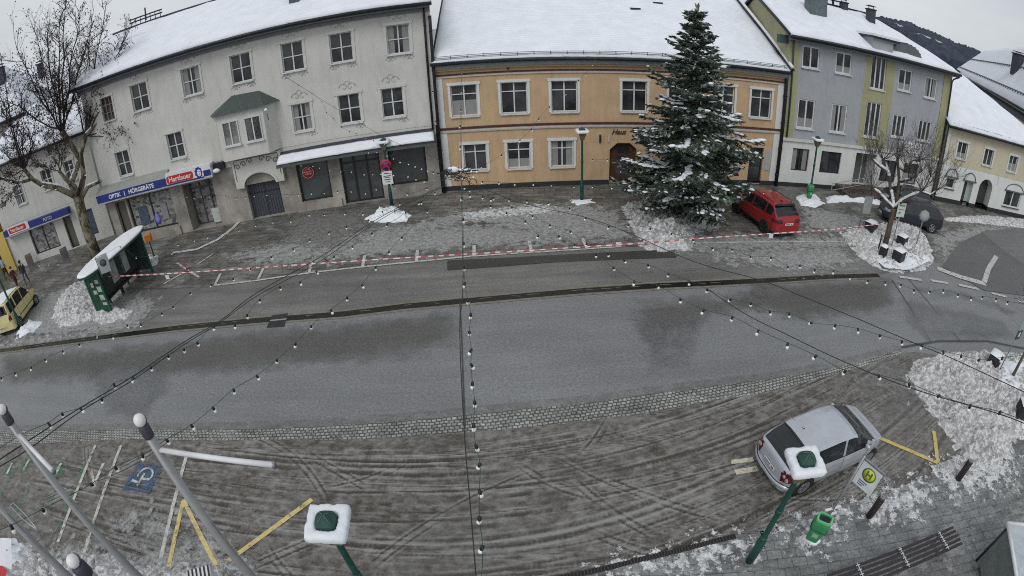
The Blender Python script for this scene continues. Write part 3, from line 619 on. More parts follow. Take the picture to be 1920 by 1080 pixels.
def curls(root,pts,m):
    "faint plaster scrolls around the windows"
    mb=MB()
    for (x,z,r) in pts:
        for s in (-1,1):
            p=[(x+s*(r*.35+r*.5*(1-t/9)*math.cos(t*.75)),-.012,z+r*.5*(1-t/10)*math.sin(t*.75)) for t in range(9)]; mb.tube(p,.022,4)
        p=[(x+r*.32*math.cos(t*PI/7),-.012,z+.12+r*.42*math.sin(t*PI/7)) for t in range(8)]; mb.tube(p,.02,4)
    return mb.build('stucco_scrolls',m,root)
# ===== A  grey corner house ==================================================
A0=G(560,398); azA=.15158
ha=E('corner_house',(A0.x,A0.y,0),azA,'large pale grey plastered house with a snow covered roof, arched gate and shops below','house')
XL,XR=-13.6,8.72
ups=[]   # upper windows: centre x, z sill, w, h
for c in (-9.0,-5.25,-2.0,1.1,3.85,6.95): ups.append((c-.62,8.25,1.24,1.65))
mid=[(6.35-.6,4.75,1.2,1.65),(3.95-.6,4.75,1.2,1.65),(1.2-.55,4.75,1.1,1.6),(-7.1-.55,4.75,1.1,1.6),(-11.3-.55,4.55,1.1,1.6)]
lw=[(-12.1,8.25,.95,1.5)]
holes=[(a,a+w,z,z+h) for a,z,w,h in ups+mid+lw]
wall('wall',ha,XL,XR,4.0,11.0,holes,[PL_GREY])
# stone ground floor with shop openings
gh=[(-12.95,-12.05,.1,3.0,.3),(-11.9,-8.3,.62,3.05,.25),(-7.35,-5.15,.02,3.05,1.1),(-2.98,-.85,.02,2.2,.5),(.35,2.25,.55,3.0,.25),(2.95,5.25,.02,3.1,.35),(5.75,7.85,.75,3.1,.25)]
wall('ground_floor',ha,XL,XR,0,4.0,[h for h in gh],[STONE,PL_GREY],y=.02,band=[(3.5,1)])
mb=MB(); mb.box((.0,-.10,0),(2.75,.015,.50)); mb.box((5.45,-.10,0),(8.55,.015,.68)); mb.box((-12.0,-.10,0),(-8.2,.015,.55)); mb.build('stone_base',STONE,ha)
# side walls and back
mb=MB(); DW=11.5; rz=13.95
mb.add([(XR,0,0),(XR,DW,0),(XR,DW,11),(XR,5.6,rz-.1),(XR,0,11)],[(0,1,2,3,4)]); mb.add([(XL,0,0),(XL,DW,0),(XL,DW,11),(XL,5.6,11.2),(XL,0,11)],[(4,3,2,1,0)])
mb.add([(XL,DW,0),(XR,DW,0),(XR,DW,11),(XL,DW,11)],[(3,2,1,0)]); mb.build('side_wall',PL_LIGHT,ha)
rf=roofslab('roof',ha,[(XL-.4,-.62,10.92),(XR+.1,-.62,10.92),(XR+.1,5.6,rz),(XL-.2,5.6,rz)],.16,GUTTER)
snowroof(ha,[(XL-.4,-.62,10.92),(XR+.1,-.62,10.92),(XR+.1,5.6,rz),(XL-.2,5.6,rz)],rf,.20)
rb=roofslab('roof',ha,[(XR+.1,11.9,10.9),(XL-.4,11.9,10.9),(XL-.2,5.62,rz-.02),(XR+.1,5.62,rz-.02)],.16,GUTTER); snowroof(ha,[(XR+.1,11.9,10.9),(XL-.4,11.9,10.9),(XL-.2,5.62,rz-.02),(XR+.1,5.62,rz-.02)],rb,.2)
mb=MB(); mb.box((XL-.2,-.60,10.68),(XR,-.003,10.755)); mb.box((XL-.2,-.12,10.45),(XR,-.003,10.675)); mb.build('eaves',M('eaves_grey',(.22,.22,.24)),ha)
mb=MB(); mb.tube([(XL-.3,5.6,rz+.14),(XR,5.6,rz+.14)],.10,6); mb.build('ridge',M('ridge_dark',(.05,.05,.06)),rf)
gutter(ha,XL-.4,XR+.1,-.72,10.86,.10)
x,z=FP(503,22,(A0.x,A0.y),azA); chimney(rf,1.1,2.0,11.6,13.0,.6,.6)
g=MB(); xa=-10.6   # ladder-like snow fence on the ridge
for k in range(2): g.tube([(xa-1.6,5.4,rz+.45+.22*k),(xa+1.2,5.4,rz+.45+.22*k)],.05,4)
for k in range(7): g.box((xa-1.5+.42*k,5.38,rz+.1),(xa-1.46+.42*k,5.42,rz+.62))
g.box((xa-.2,5.36,rz+.3),(xa-.12,5.44,rz+1.2)); g.build('roof_rack',GUTTER,rf)
pipe(ha,XR-.32,-.10,3.75,10.75,.06,swan=.0); pipe(ha,XR-.02,-.12,0,10.2,.085,name='downpipe')
for a,z,w,h in ups: window(ha,a,z,w,h,2,2,sur=PL_LIGHT)
for a,z,w,h in mid: window(ha,a,z,w,h,2,2,sur=PL_LIGHT)
for a,z,w,h in lw: window(ha,a,z,w,h,3,3,fm=M('lattice_rose',(.22,.17,.16)),sur=PL_LIGHT)
SCR=M('scroll_light',(.50,.50,.47))
curls(ha,[(a+w/2,z+h+.42,.55) for a,z,w,h in ups+mid[:3]]+[(a+w/2-.5,z-.28,.3) for a,z,w,h in ups]+[(a+w/2+.5,z-.28,.3) for a,z,w,h in ups+mid],SCR)
# oriel above the gate
mb=MB(); ox=[(-4.15,0),(-3.6,-.95),(-.75,-.95),(-.2,0)]
mb.prism([(x,y) for x,y in ox],4.05,6.75); ob=mb.build('oriel',PL_GREY,ha)
for (xa,xb) in ((-3.35,-2.35),(-1.95,-.95)): window(ob,xa,4.9,xb-xa,1.4,2,1,y=-.96,rec=-.02,sill=True)
mb=MB(); e=.22; mb.add([(-4.4,-.01,6.76),(-3.75,-1.2,6.76),(-.6,-1.2,6.76),(.05,-.01,6.76),(-2.8,-.01,7.62),(-1.1,-.01,7.55)],[(0,1,4),(1,2,5,4),(2,3,5),(3,2,1,0)])
mb.build('oriel_roof',M('copper_green_dark',(.075,.10,.09),(.045,.06,.058),4,.5,st=(5,1,1)),ob)
mb=MB(); mb.tube([(-.5,-.9,5.9),(-.42,-1.25,6.2),(-.45,-1.3,6.45)],.03,6); mb.ball((-.45,-1.3,6.52),.10,1); mb.build('wall_lamp',[STEEL,BULB],ob)
# arched portal
mb=MB(); arc=[(-1.92+1.15*math.cos(a),2.1+.95*math.sin(a)) for a in np.linspace(PI,0,13)]
mb.pprism([(-4.1,2.2),(-3.55,2.2)]+[(x,z+.1) for x,z in arc if True][:0]+[(-3.55,3.9),(-4.1,3.9)],-.32,-.005)
def archband(mb,cx,cz,r0,r1,h,y0,y1,mi=0,n=14,flat=None):
    for i in range(n):
        a,b=PI-PI*i/n,PI-PI*(i+1)/n
        q=[(cx+r0*math.cos(a),cz+h*r0*math.sin(a)),(cx+r0*math.cos(b),cz+h*r0*math.sin(b)),(cx+r1*math.cos(b),cz+h*r1*math.sin(b)),(cx+r1*math.cos(a),cz+h*r1*math.sin(a))]
        mb.pprism(q,y0,y1,mi)
mb=MB(); top=3.95
n=14
for i in range(n):
    a,b=PI-PI*i/n,PI-PI*(i+1)/n; r=1.13
    mb.pprism([(-1.92+r*math.cos(a),2.15+.75*r*math.sin(a)),(-1.92+r*math.cos(b),2.15+.75*r*math.sin(b)),(-1.92+1.55*math.cos(b)*1.0,top),(-1.92+1.55*math.cos(a),top)],-.30,-.004)
mb.pprism([(-3.47,2.15),(-3.05,2.15),(-3.47,top)],-.30,-.006); mb.pprism([(-.79,2.15),(-.37,2.15),(-.37,top)],-.30,-.006)
pt=mb.build('portal',PL_LIGHT,ha); mb=MB(); archband(mb,-1.92,2.15,1.02,1.17,.75,-.36,-.302); mb.build('portal_moulding',PL_LIGHT,pt)
mb=MB()
for s in (-1,1):
    for k in range(3):
        cx,cz,r=-1.92+s*(1.22-.42*k),3.45+.12*k,.20
        mb.tube([(cx+r*(1-t/11)*math.cos(t*.8)*s,-.315,cz+r*(1-t/11)*math.sin(t*.8)) for t in range(10)],.028,4)
    mb.tube([(-1.92+s*1.4,-.315,3.8),(-1.92+s*1.42,-.315,2.6)],.02,4)
mb.tube([(-3.3,-.315,3.86),(-.5,-.315,3.86)],.025,4); mb.build('portal_ornament',M('ornament_dark',(.20,.20,.185)),pt)
text_mesh('Apotheke',.26,M('letter_grey',(.25,.25,.23)),'portal_text',pt,Tr((-1.92,-.31,3.32))@FACE,.006) if 0 else None
# gate: dark planked double door
mb=MB(); mb.box((-2.98,.38,.02),(-.85,.44,2.98)); 
for i in range(13): x=-2.94+i*.163; mb.box((x,.352,.06),(x+.13,.378,2.9))
gt=mb.build('gate',M('gate_bluegrey',(.075,.085,.10),(.05,.055,.07),7,.55),ha); mb=MB(); mb.box((-1.935,.335,.03),(-1.895,.35,2.9)); mb.box((-2.98,.335,1.5),(-.85,.349,1.58)); mb.build('gate_rail',DK_FRAME,gt)
# shops
def shopwin(x0,x1,z0,z1,nx=1,gl=None,fm=None,**k): return window(ha,x0,z0,x1-x0,z1-z0,nx,1,fm=fm or DK_FRAME,y=.02,rec=.2,sill=False,gl=gl,name='shop_window',fw=.08,**k)
w1=shopwin(-11.88,-8.32,.64,3.03,2,SHOPGL)
mb=MB(); mb.box((-11.3,.19,1.05),(-10.55,.20,2.3),0); mb.build('shop_poster',M('poster_navy',(.03,.06,.12),(.10,.12,.14),6,.4),w1)
mb=MB(); mb.lathe([(.0,0),(.30,0),(.30,.01),(0,.01)],14,mi=0,M4=Tr((-9.9,.185,1.25))@FACE@Matrix.Diagonal((.7,1.25,1,1))); mb.build('shop_poster',M('poster_violet',(.20,.20,.62),(.14,.14,.5)),w1)
mb=MB(); mb.box((-9.45,.185,1.1),(-8.95,.195,2.2)); mb.build('shop_poster',M('poster_pale',(.30,.29,.33),(.2,.18,.2),9,.4),w1)
window(ha,-12.93,.12,.86,2.86,1,1,fm=DK_FRAME,y=.02,rec=.25,sill=False,gl=M('panel_taupe',(.13,.12,.10)),name='side_panel')
# recessed entrance of the optician
window(ha,-7.3,.03,2.1,3.0,3,1,fm=M('frame_taupe',(.10,.095,.085)),y=.02,rec=1.02,sill=False,gl=SHOPGL,name='shop_door',fw=.07,tr=.8)
w2=shopwin(.37,2.23,.57,2.98,1,SHOPGL_DARK)
window(ha,2.97,.04,2.26,3.04,3,1,fm=DK_FRAME,y=.02,rec=.28,sill=False,gl=SHOPGL_DARK,name='shop_door',fw=.09,tr=.78)
w3=shopwin(5.77,7.83,.77,3.08,1,SHOPGL_DARK)
# round red notice on the left pane of that shop
M4=Tr((.98,.185,2.25))@FACE
mb=MB(); mb.lathe([(0,0),(.37,0),(.37,.012),(0,.012)],24,M4=M4); st=mb.build('round_sticker',REDP,w2)
mb=MB()
for i in range(24):
    a,b=2*PI*i/24,2*PI*(i+1)/24; r,q=.35,.325
    mb.add([M4@Vector((k*math.cos(t),k*math.sin(t),.016)) for k,t in ((r,a),(r,b),(q,b),(q,a))],[(0,1,2,3)])
mb.build('sticker_ring',WHITEP,st)
for t_,s_,zz in (('WIR',.17,.19),('SUCHEN',.145,.04),('MIETER',.13,-.10),('0664 1234',.07,-.21)):
    if t_.startswith('06'): continue
    text_mesh(t_,s_,WHITEP,'sticker_text',st,M4@Tr((0,zz,.016)),.003)
# snow covered canopy over the right-hand shop
ca=[(-.45,-.02,3.78),(8.45,-.02,3.86),(8.45,-1.15,3.38),(-.45,-1.15,3.30)]
cn=MB(); q=[Vector(v) for v in ca]; cn.add([*q,*[v-Vector((0,0,.12)) for v in q]],[(3,2,1,0),(4,5,6,7),(0,4,7,3),(3,7,6,2),(2,6,5,1)])
co_=cn.build('canopy',M('canopy_slate',(.06,.055,.075),(.04,.038,.055),5,.5),ha)
snowroof(ha,[(-.40,-1.17,3.30),(8.40,-1.17,3.38),(8.40,-.42,3.69),(-.40,-.42,3.61)],co_,.11,.16,SNOW)
mb=MB(); mb.box((-.45,-1.19,3.12),(8.45,-1.152,3.26)); mb.build('canopy_fascia',M('fascia_green',(.09,.11,.10)),co_)
# sign fascia of the optician
sg=E('shop_sign_board',(0,0,0)); sg.parent=ha
mb=MB(); SY=-.62; mb.box((-13.9,SY,3.36),(-8.0,-.02,3.86),0); mb.box((-8.0+.003,SY-.03,3.36),(-4.75,-.02,4.10),1); mb.build('sign_box',[BLUEP,WHITEP],sg)
mb=MB(); mb.box((-13.95,SY-.05,3.28),(-4.7,-.02,3.355)); mb.build('sign_trim',M('trim_grey_light',(.42,.42,.43),rough=.4),sg)
mb=MB(); mb.add([(-13.9,SY,3.865),(-8.0,SY,3.865),(-8.0,-.01,4.28),(-13.9,-.01,4.28)],[(0,1,2,3)]); mb.add([(-13.9,SY,3.865),(-13.9,-.01,4.28),(-13.9,-.01,3.865)],[(0,1,2)])
mb.build('sign_roof',M('sheet_grey_green',(.30,.32,.30),(.24,.26,.245),4,.5),sg)
text_mesh('OPTIK   |   HÖRGERÄTE',.36,WHITEP,'sign_text',sg,Tr((-10.9,SY-.004,3.60))@FACE,.006,bold=.012)
mb=MB(); pl=[( -7.9,3.50),(-5.75,3.50),(-5.75,3.92),(-7.9,3.92)]; r=.18
def rrect(x0,z0,x1,z1,r,n=5):
    P=[]
    for cx,cz,a0 in ((x1-r,z0+r,-PI/2),(x1-r,z1-r,0),(x0+r,z1-r,PI/2),(x0+r,z0+r,PI)):
        for k in range(n+1): P.append((cx+r*math.cos(a0+PI/2*k/n),cz+r*math.sin(a0+PI/2*k/n)))
    return P
mb.pprism(rrect(-7.95,3.47,-6.0,3.93,.16),SY-.045,SY-.034); mb.build('logo_plate',REDP,sg)
text_mesh('Hartlauer',.42,WHITEP,'sign_text',sg,Tr((-6.97,SY-.048,3.69))@FACE,.004,bold=.008)
def emblem(sg,cx,cz,y,s=1):
    "lion-like head: pale face in a dark blue mane"
    mb=MB(); P=[(cx+s*(.27+.035*math.cos(9*a))*math.cos(a),cz+s*(.36+.04*math.cos(9*a))*math.sin(a)) for a in np.linspace(0,2*PI,37)[:-1]]; mb.pprism(P,y-.01,y,0)
    P=[(cx+s*(.04+.15*math.cos(a)),cz+s*(-.03+.24*math.sin(a))) for a in np.linspace(0,2*PI,17)[:-1]]; mb.pprism(P,y-.018,y-.012,1)
    for dx,dz in ((-.02,.06),(.10,.06)): mb.pprism([(cx+s*(dx+.028*math.cos(a)),cz+s*(dz+.03*math.sin(a))) for a in np.linspace(0,2*PI,9)[:-1]],y-.024,y-.02,0)
    mb.pprism([(cx+s*.0,cz-s*.14),(cx+s*.09,cz-s*.14),(cx+s*.045,cz-s*.05)],y-.024,y-.02,0); return mb.build('lion_emblem',[BLUEP,WHITEP],sg)
emblem(sg,-5.6,3.74,SY-.034,.9); mb=MB(); mb.box((-5.27,SY-.05,3.42),(-4.78,SY-.032,3.78)); mb.build('sign_stripe',BLUEP,sg); mb=MB(); mb.box((-7.99,SY-.044,3.365),(-5.3,SY-.032,3.45)); mb.build('sign_stripe',BLUEP,sg)
mb=MB(); mb.box((-4.7,-.30,3.55),(-4.0,-.02,3.95)); mb.ball((-4.5,-.42,3.55),.28,1,8,(1,.5,.5),.1); mb.build('corner_ledge',[GUTTER,SNOW],ha)
# ===== B  ochre house ========================================================
B0=G(1090,347); azB=-.00635
hb=E('ochre_house',(B0.x,B0.y,0),azB,'long ochre two-storey house with maroon bands and a wide snow roof','house')
X0,X1=-8.02,12.72
ow=[(c-.72,4.35,1.44,1.78) for c in (-6.4,-3.68,-.94,3.01,5.75,8.5,11.1)]
lo=[(c-.65,1.15,1.3,1.55) for c in (-6.0,-3.55,-1.1)]
ho=[(a,a+w,z,z+h) for a,z,w,h in ow+lo]+[(1.62,3.22,.06,2.5,.35),(10.6,11.6,.06,2.45,.2)]
wall('wall',hb,X0,X1,.30,7.25,ho+[],[PL_ORANGE,PL_OCHRE2],band=[(3.78,0),(6.78,1)])
wall('plinth',hb,X0,X1,0,.30,[(1.62,3.22,0,.30,.35),(10.6,11.6,0,.3,.2)],[BLACKBAND],y=-.03)
mb=MB(); 
for z0,z1,m in ((6.70,6.79,1),(6.58,6.695,0),(3.62,3.74,1),(3.50,3.615,0),(3.44,3.497,2)): mb.box((X0,-.07-(.03 if m==1 else 0),z0),(X1,-.004,z1),m)
mb.build('cornice_band',[M('band_pale',(.55,.50,.44)),MAROON,M('band_grey',(.40,.38,.36))],hb)
mb=MB(); mb.box((X0,-.30,7.10),(X1,-.004,7.42),0); mb.box((X0,-.16,6.98),(X1,-.005,7.097),1); mb.build('eaves',[M('eaves_greygreen',(.26,.29,.29)),PL_OCHRE2],hb)
mb=MB(); mb.box((X0+.02,-.045,.3),(X0+.55,-.004,3.43)); mb.box((X0+.02,-.045,3.75),(X0+.5,-.004,6.57)); mb.box((X1-.5,-.045,.3),(X1-.06,-.004,3.43)); mb.box((X1-.5,-.045,3.75),(X1-.06,-.004,6.57)); mb.build('corner_strip',PL_WHITE,hb)
Q=[(X0+.05,-.42,7.46),(X1+.05,-.42,7.46),(X1+.05,10.5,13.3),(X0+.05,10.5,13.3)]
rf=roofslab('roof',hb,Q,.14,GUTTER); snowroof(hb,Q,rf,.24,.4)
mb=MB(); mb.add([(X1,0,0),(X1,21,0),(X1,21,7.4),(X1,10.5,13.1),(X1,0,7.4)],[(0,1,2,3,4)]); mb.add([(X0,0,0),(X0,21,0),(X0,21,7.4),(X0,10.5,13.1),(X0,0,7.4)],[(4,3,2,1,0)]); mb.build('side_wall',PL_LIGHT,hb)
mb=MB(); mb.tube([(X1+.10,-.45,7.62),(X1+.10,10.5,13.48)],.07,6); mb.tube([(X1+.24,-.42,7.78),(X1+.24,10.5,13.62)],.12,6,1); mb.tube([(X1+.38,-.42,7.62),(X1+.38,10.5,13.5)],.05,6)
mb.tube([(X0+.08,-.45,7.58),(X0+.08,10.5,13.42)],.06,6); mb.build('verge',[GUTTER,SNOW],rf)
gutter(hb,X0,X1+.1,-.50,7.42,.10); guard(hb,X0+.1,X1-.1,-.36,7.66,.17,.88)
mb=MB()
for px,py in ((1190,24),(1232,13)):
    x,z=FP(px,py,(B0.x,B0.y+6),azB); y=(z-7.46)/5.84*10.92-.42; x,z=FP(px,py,(B0.x,B0.y+y),azB); y=(z-7.46)/5.84*10.92-.42
    mb.box((x-.33,y-.12,z-.05),(x+.33,y+.12,z+.34))
mb.build('roof_hatch',GUTTER,rf)
for a,z,w,h in ow: window(hb,a,z,w,h,2,1,sur=PL_WHITE,tr=.7)
for a,z,w,h in lo: window(hb,a,z,w,h,2,1,sur=PL_WHITE,tr=.7)
pipe(hb,X0-.02,-.12,.0,7.4,.085); pipe(hb,X1+.02,-.15,0,7.4,.12)
# the carved door with chamfered top corners
mb=MB(); DX0,DX1=1.62,3.22; mb.pprism([(DX0,.0),(DX1,.0),(DX1,2.10),(DX1-.42,2.5),(DX0+.42,2.5),(DX0,2.10)],.20,.26); dr=mb.build('door',BROWN,hb)
mb=MB()
for z in (.75,1.42,2.08):
    P=[(2.42-.35+.0+x_,z+z_) for x_,z_ in rrect(-.02,-.22,.72,.22,.15,3)]; mb.pprism(P,.185,.197)
mb.build('door_pane',GLASS,dr)
mb=MB(); mb.add([(DX0,-.001,2.1),(DX0,-.001,2.5),(DX0+.42,-.001,2.5)],[(0,2,1)]); mb.add([(DX1,-.001,2.1),(DX1,-.001,2.5),(DX1-.42,-.001,2.5)],[(0,1,2)]); mb.build('door_corner',PL_ORANGE,hb)
mb=MB(); e=.09
for a,b in (((DX0-e,.3),(DX0,2.12)),((DX1,.3),(DX1+e,2.12))): mb.box((a[0],-.04,a[1]),(b[0]-.002,-.003,b[1]))
mb.pprism([(DX0-e,2.12),(DX0,2.12),(DX0+.42,2.5),(DX1-.42,2.5),(DX1,2.12),(DX1+e,2.12),(DX1-.38,2.5+e),(DX0+.38,2.5+e)],-.04,-.004); mb.build('door_surround',M('surround_sand',(.50,.36,.20)),hb)
window(hb,10.62,.08,.96,2.3,1,2,fm=DK_FRAME,y=0,rec=.15,sill=False,name='side_door')
mb=MB(); mb.box((11.75,-.03,1.0),(12.15,-.004,2.3)); mb.build('notice_board',M('board_grey',(.36,.40,.42)),hb)
LET=M('script_letters',(.06,.03,.02))
text_mesh('Haus',.40,LET,'wall_script',hb,Tr((2.12,-.02,3.14))@FACE,.012,shear=.35,bold=.008); text_mesh('au',.40,LET,'wall_script',hb,Tr((3.95,-.02,3.14))@FACE,.012,shear=.35,bold=.008)
mb=MB(); mb.box((1.0,-.10,2.55),(1.10,-.004,3.0)); mb.box((-4.0,-.06,6.86),(-3.88,-.004,6.98)) ; mb.build('wall_fitting',GUTTER,hb)
mb=MB(); mb.box((1.52,-.06,2.55),(1.60,-.03,3.02)); mb.build('pennant',[M('pennant_pink',(.55,.30,.28),(.6,.55,.5),12,.6)],hb)
# ===== C  olive and grey house ===============================================
C0=G(1456,348); azC=-.0668
hc=E('olive_house',(C0.x,C0.y,0),azC,'three-storey olive and blue-grey house with white window frames and chimneys','house')
W=14.75
wc=[(6.55,3.95,1.35,2.45,3,1),(9.15,4.25,1.35,1.6,3,1),(11.85,4.3,1.35,1.5,3,1),(.95,3.95,1.3,1.9,2,1),(3.6,3.95,1.3,1.9,2,1),
    (1.0,7.9,1.3,1.4,2,1),(3.6,7.9,1.3,1.4,2,1),(6.6,7.3,1.35,2.3,3,1),(9.2,7.6,1.3,1.5,2,1),(11.9,7.5,1.3,1.5,2,1)]
hs=[(a,a+w,z,z+h) for a,z,w,h,_,_ in wc]
# upper wall in olive / blue-grey fields
segs=[(0,.75,0),(.75,6.05,1),(6.05,8.75,0),(8.75,13.85,1),(13.85,W,0)]
for a,b,i in segs:
    wall('wall_field',hc,a,b,3.25,9.75,[h for h in hs if a<=h[0]<b],[(PL_OLIVE,PL_BLUE)[i]],y=0 if i==0 else .03)
wall('ground_floor',hc,0,W,.28,3.06,[(.9,2.2,1.1,2.6),(3.2,4.9,1.1,2.6),(6.2,8.1,.3,2.75,1.2),(8.7,10.3,.9,2.5),(11.0,12.6,.9,2.5)],[PL_WHITE],y=.01)
wall('plinth',hc,0,W,0,.28,[(6.2,8.1,0,.28,1.2)],[BLACKBAND],y=-.02)
mb=MB(); mb.box((-.02,-.12,3.063),(W,-.0,3.247)); mb.build('cornice',PL_LIGHT,hc)
for a,z,w,h,nx,ny in wc: window(hc,a,z,w,h,nx,ny,y=.03,rec=.08,fw=.09)
for a,z,w,h in ((.9,1.1,1.3,1.5),(3.2,1.1,1.7,1.5),(8.7,.9,1.6,1.6),(11.0,.9,1.6,1.6)): window(hc,a,z,w,h,2,1,fm=DK_FRAME,sill=False,name='shop_window')
mb=MB(); mb.box((6.2,1.15,.0),(8.1,1.25,2.75)); d_=mb.build('door',M('door_dim',(.12,.12,.125)),hc); mb=MB(); mb.box((6.9,1.10,.1),(6.98,1.148,2.5)); mb.box((7.6,1.10,.1),(7.68,1.148,2.5)); mb.build('door_frame',WH_FRAME,d_)
mb=MB(); mb.box((9.9,-.10,2.95+.33),(12.4,-.0,4.05)); sn=mb.build('name_board',WHITEP,hc); text_mesh('GASTHOF',.30,M('letter_dim',(.25,.27,.28)),'board_text',sn,Tr((11.15,-.104,3.82))@FACE,.004) if 0 else None
mb=MB()
for k in range(3):
    for i in range(9):
        if random.random()<.8: mb.box((10.1+i*.25,-.112,3.42+k*.2),(10.1+i*.25+.15,-.101,3.50+k*.2))
mb.build('board_lettering',M('letter_dim',(.30,.33,.34)),sn)
# roof: eave 9.95, slope to the ridge at 12.5
RG=5.2; RZ=12.55
HX=9.7; Q=[(-.25,-.65,9.78),(W+.2,-.65,9.78),(HX,RG,RZ),(-.25,RG,RZ)]
rf=roofslab('roof',hc,Q,.18,GUTTER); snowroof(hc,Q,rf,.2,.35)
Q2=[(W+.2,2*RG+.6,9.7),(-.25,2*RG+.6,9.7),(-.25,RG+.02,RZ-.02),(HX,RG+.02,RZ-.02)]; r2=roofslab('roof',hc,Q2,.18,GUTTER); snowroof(hc,Q2,r2,.2,.4)
Q3=[(W+.22,-.6,9.76),(W+.22,2*RG+.6,9.68),(HX+.05,RG+.1,RZ-.02),(HX+.05,RG-.1,RZ-.02)]; r3=roofslab('roof',hc,Q3,.18,GUTTER); snowroof(hc,Q3,r3,.2,.4)
mb=MB(); mb.add([(0,0,0),(0,10.4,0),(0,10.4,9.75),(0,RG,12.3),(0,0,9.75)],[(4,3,2,1,0)]); mb.add([(W,0,0),(W,10.4,0),(W,10.4,9.7),(W,0,9.7)],[(0,1,2,3)]); mb.build('side_wall',PL_OLIVE,hc)
mb=MB(); mb.box((-.1,-.55,9.5),(W,-.003,9.6)); mb.build('eaves',M('eaves_blue',(.16,.18,.20)),hc); gutter(hc,-.25,W+.2,-.74,9.74,.10)
pipe(hc,.25,-.12,3.3,9.7,.06,M('pipe_teal',(.05,.08,.085)),swan=.0); pipe(hc,W-.1,-.12,0,9.6,.06,swan=-.3); 
mb=MB(); mb.tube([(-.3,-.6,9.86),(-.3,RG,12.6)],.07,6); mb.tube([(-.2,RG,RZ+.16),(HX,RG,RZ+.16)],.09,6); mb.tube([(HX,RG,RZ+.16),(W+.2,-.6,9.95)],.08,6); mb.build('verge',GUTTER,rf)
chimney(rf,3.6,3.0,10.9,13.1,1.35,.9,M('chimney_green',(.13,.17,.18),(.08,.10,.11),4,.6),False)
chimney(rf,8.9,3.6,11.4,12.9,.55,.55,M('chimney_purple',(.055,.055,.075)))
chimney(rf,7.3,5.0,12.2,13.05,.5,.5,M('chimney_purple',(.055,.055,.075)),True); chimney(rf,.2,4.4,12.0,13.2,.5,.5)
# dormer with an arched glass top and a flat one beside it
mb=MB(); cx,cy=9.6,-.2
for i in range(12):
    a,b=PI*i/12,PI*(i+1)/12
    mb.add([(cx+1.5*math.cos(a),cy,9.95+.95*math.sin(a)),(cx+1.5*math.cos(b),cy,9.95+.95*math.sin(b)),(cx+1.5*math.cos(b),cy+2.4,9.95+.95*math.sin(b)),(cx+1.5*math.cos(a),cy+2.4,9.95+.95*math.sin(a))],[(0,1,2,3)],0)
    mb.add([(cx,cy,9.95),(cx+1.5*math.cos(a),cy,9.95+.95*math.sin(a)),(cx+1.5*math.cos(b),cy,9.95+.95*math.sin(b))],[(0,2,1)],1)
for i in range(13): a=PI*i/12; mb.tube([(cx+1.52*math.cos(a),cy,9.95+.97*math.sin(a)),(cx+1.52*math.cos(a),cy+2.4,9.95+.97*math.sin(a))],.035,4,0)
mb.build('arched_dormer',[M('dormer_teal',(.06,.10,.10),(.04,.07,.07)),M('dormer_pane',(.10,.13,.13),rough=.2)],rf)
mb=MB(); mb.box((6.2,-.5,9.78),(8.0,2.2,10.75)); mb.box((6.0,-.75,10.76),(8.4,2.6,10.86),1); fd=mb.build('flat_dormer',[PL_BLUE,GUTTER],rf); mb=MB(); mb.box((6.0,-.7,10.865),(8.4,2.8,11.02)); mb.build('dormer_snow',SNOW,fd)
mb=MB(); mb.box((-.6,.1,9.2),(-.02,.6,9.75)); mb.build('gutter_box',M('pipe_teal',(.05,.08,.085)),hc)
for k in range(3):
    mb=MB(); a=5.0+k*.6; mb.tube([(a,RG+.5,RZ+.6+.25*k),(a+2.4,RG+.5,RZ+.6+.25*k)],.06,5); mb.box((a+.5,RG+.4,RZ),(a+.6,RG+.6,RZ+.6+.25*k)); mb.build('roof_rack',GUTTER,rf)
# ===== D  yellow house at the far right =======================================
D0=G(1750,375); azD=-.27305
hd=E('yellow_house',(D0.x,D0.y,0),azD,'low cream-yellow house with a white ground floor, arched doorway and snow roof','house')
WD=13.5
wall('wall',hd,0,WD,3.0,5.95,[(1.3,2.3,3.6,4.9),(4.2,5.2,3.6,4.9),(7.1,8.1,3.6,4.9),(10,11,3.6,4.9)],[PL_CREAM]); 
for a in (1.3,4.2,7.1,10): window(hd,a,3.6,1,1.3,2,1,sur=PL_WHITE)
wall('ground_floor',hd,0,WD,.35,3.0,[(.85,1.75,1.15,2.0,.15),(2.75,3.75,.35,2.0,.4),(4.45,5.95,.35,2.55,.8),(7.6,9.6,.75,2.1,.2)],[PL_WHITE],y=-.02)
wall('plinth',hd,0,WD,0,.35,[(2.75,3.75,0,.35,.4),(4.45,5.95,0,.35,.8)],[BLACKBAND],y=-.05)
window(hd,.85,1.15,.9,.85,1,1,fm=WH_FRAME,y=-.02,rec=.1,sill=M('sill_grey',(.10,.10,.11)),fw=.09,sur=None)
window(hd,7.6,.75,2.0,1.35,2,1,fm=WH_FRAME,y=-.02,rec=.1,sill=M('sill_grey',(.10,.10,.11)),fw=.1)
mb=MB(); mb.box((2.75,.3,.0),(3.3,.38,2.0)); mb.build('door',M('door_dark',(.04,.045,.045)),hd)
mb=MB(); mb.box((3.3,.28,.0),(3.75,.36,2.0)); mb.build('door_leaf',M('door_greenwhite',(.35,.42,.38)),hd)
mb=MB(); mb.box((4.45,.7,0),(5.95,.78,2.6)); mb.build('gateway',M('gateway_dark',(.05,.055,.05)),hd)
mb=MB(); n=10; cx=5.2; r=.75
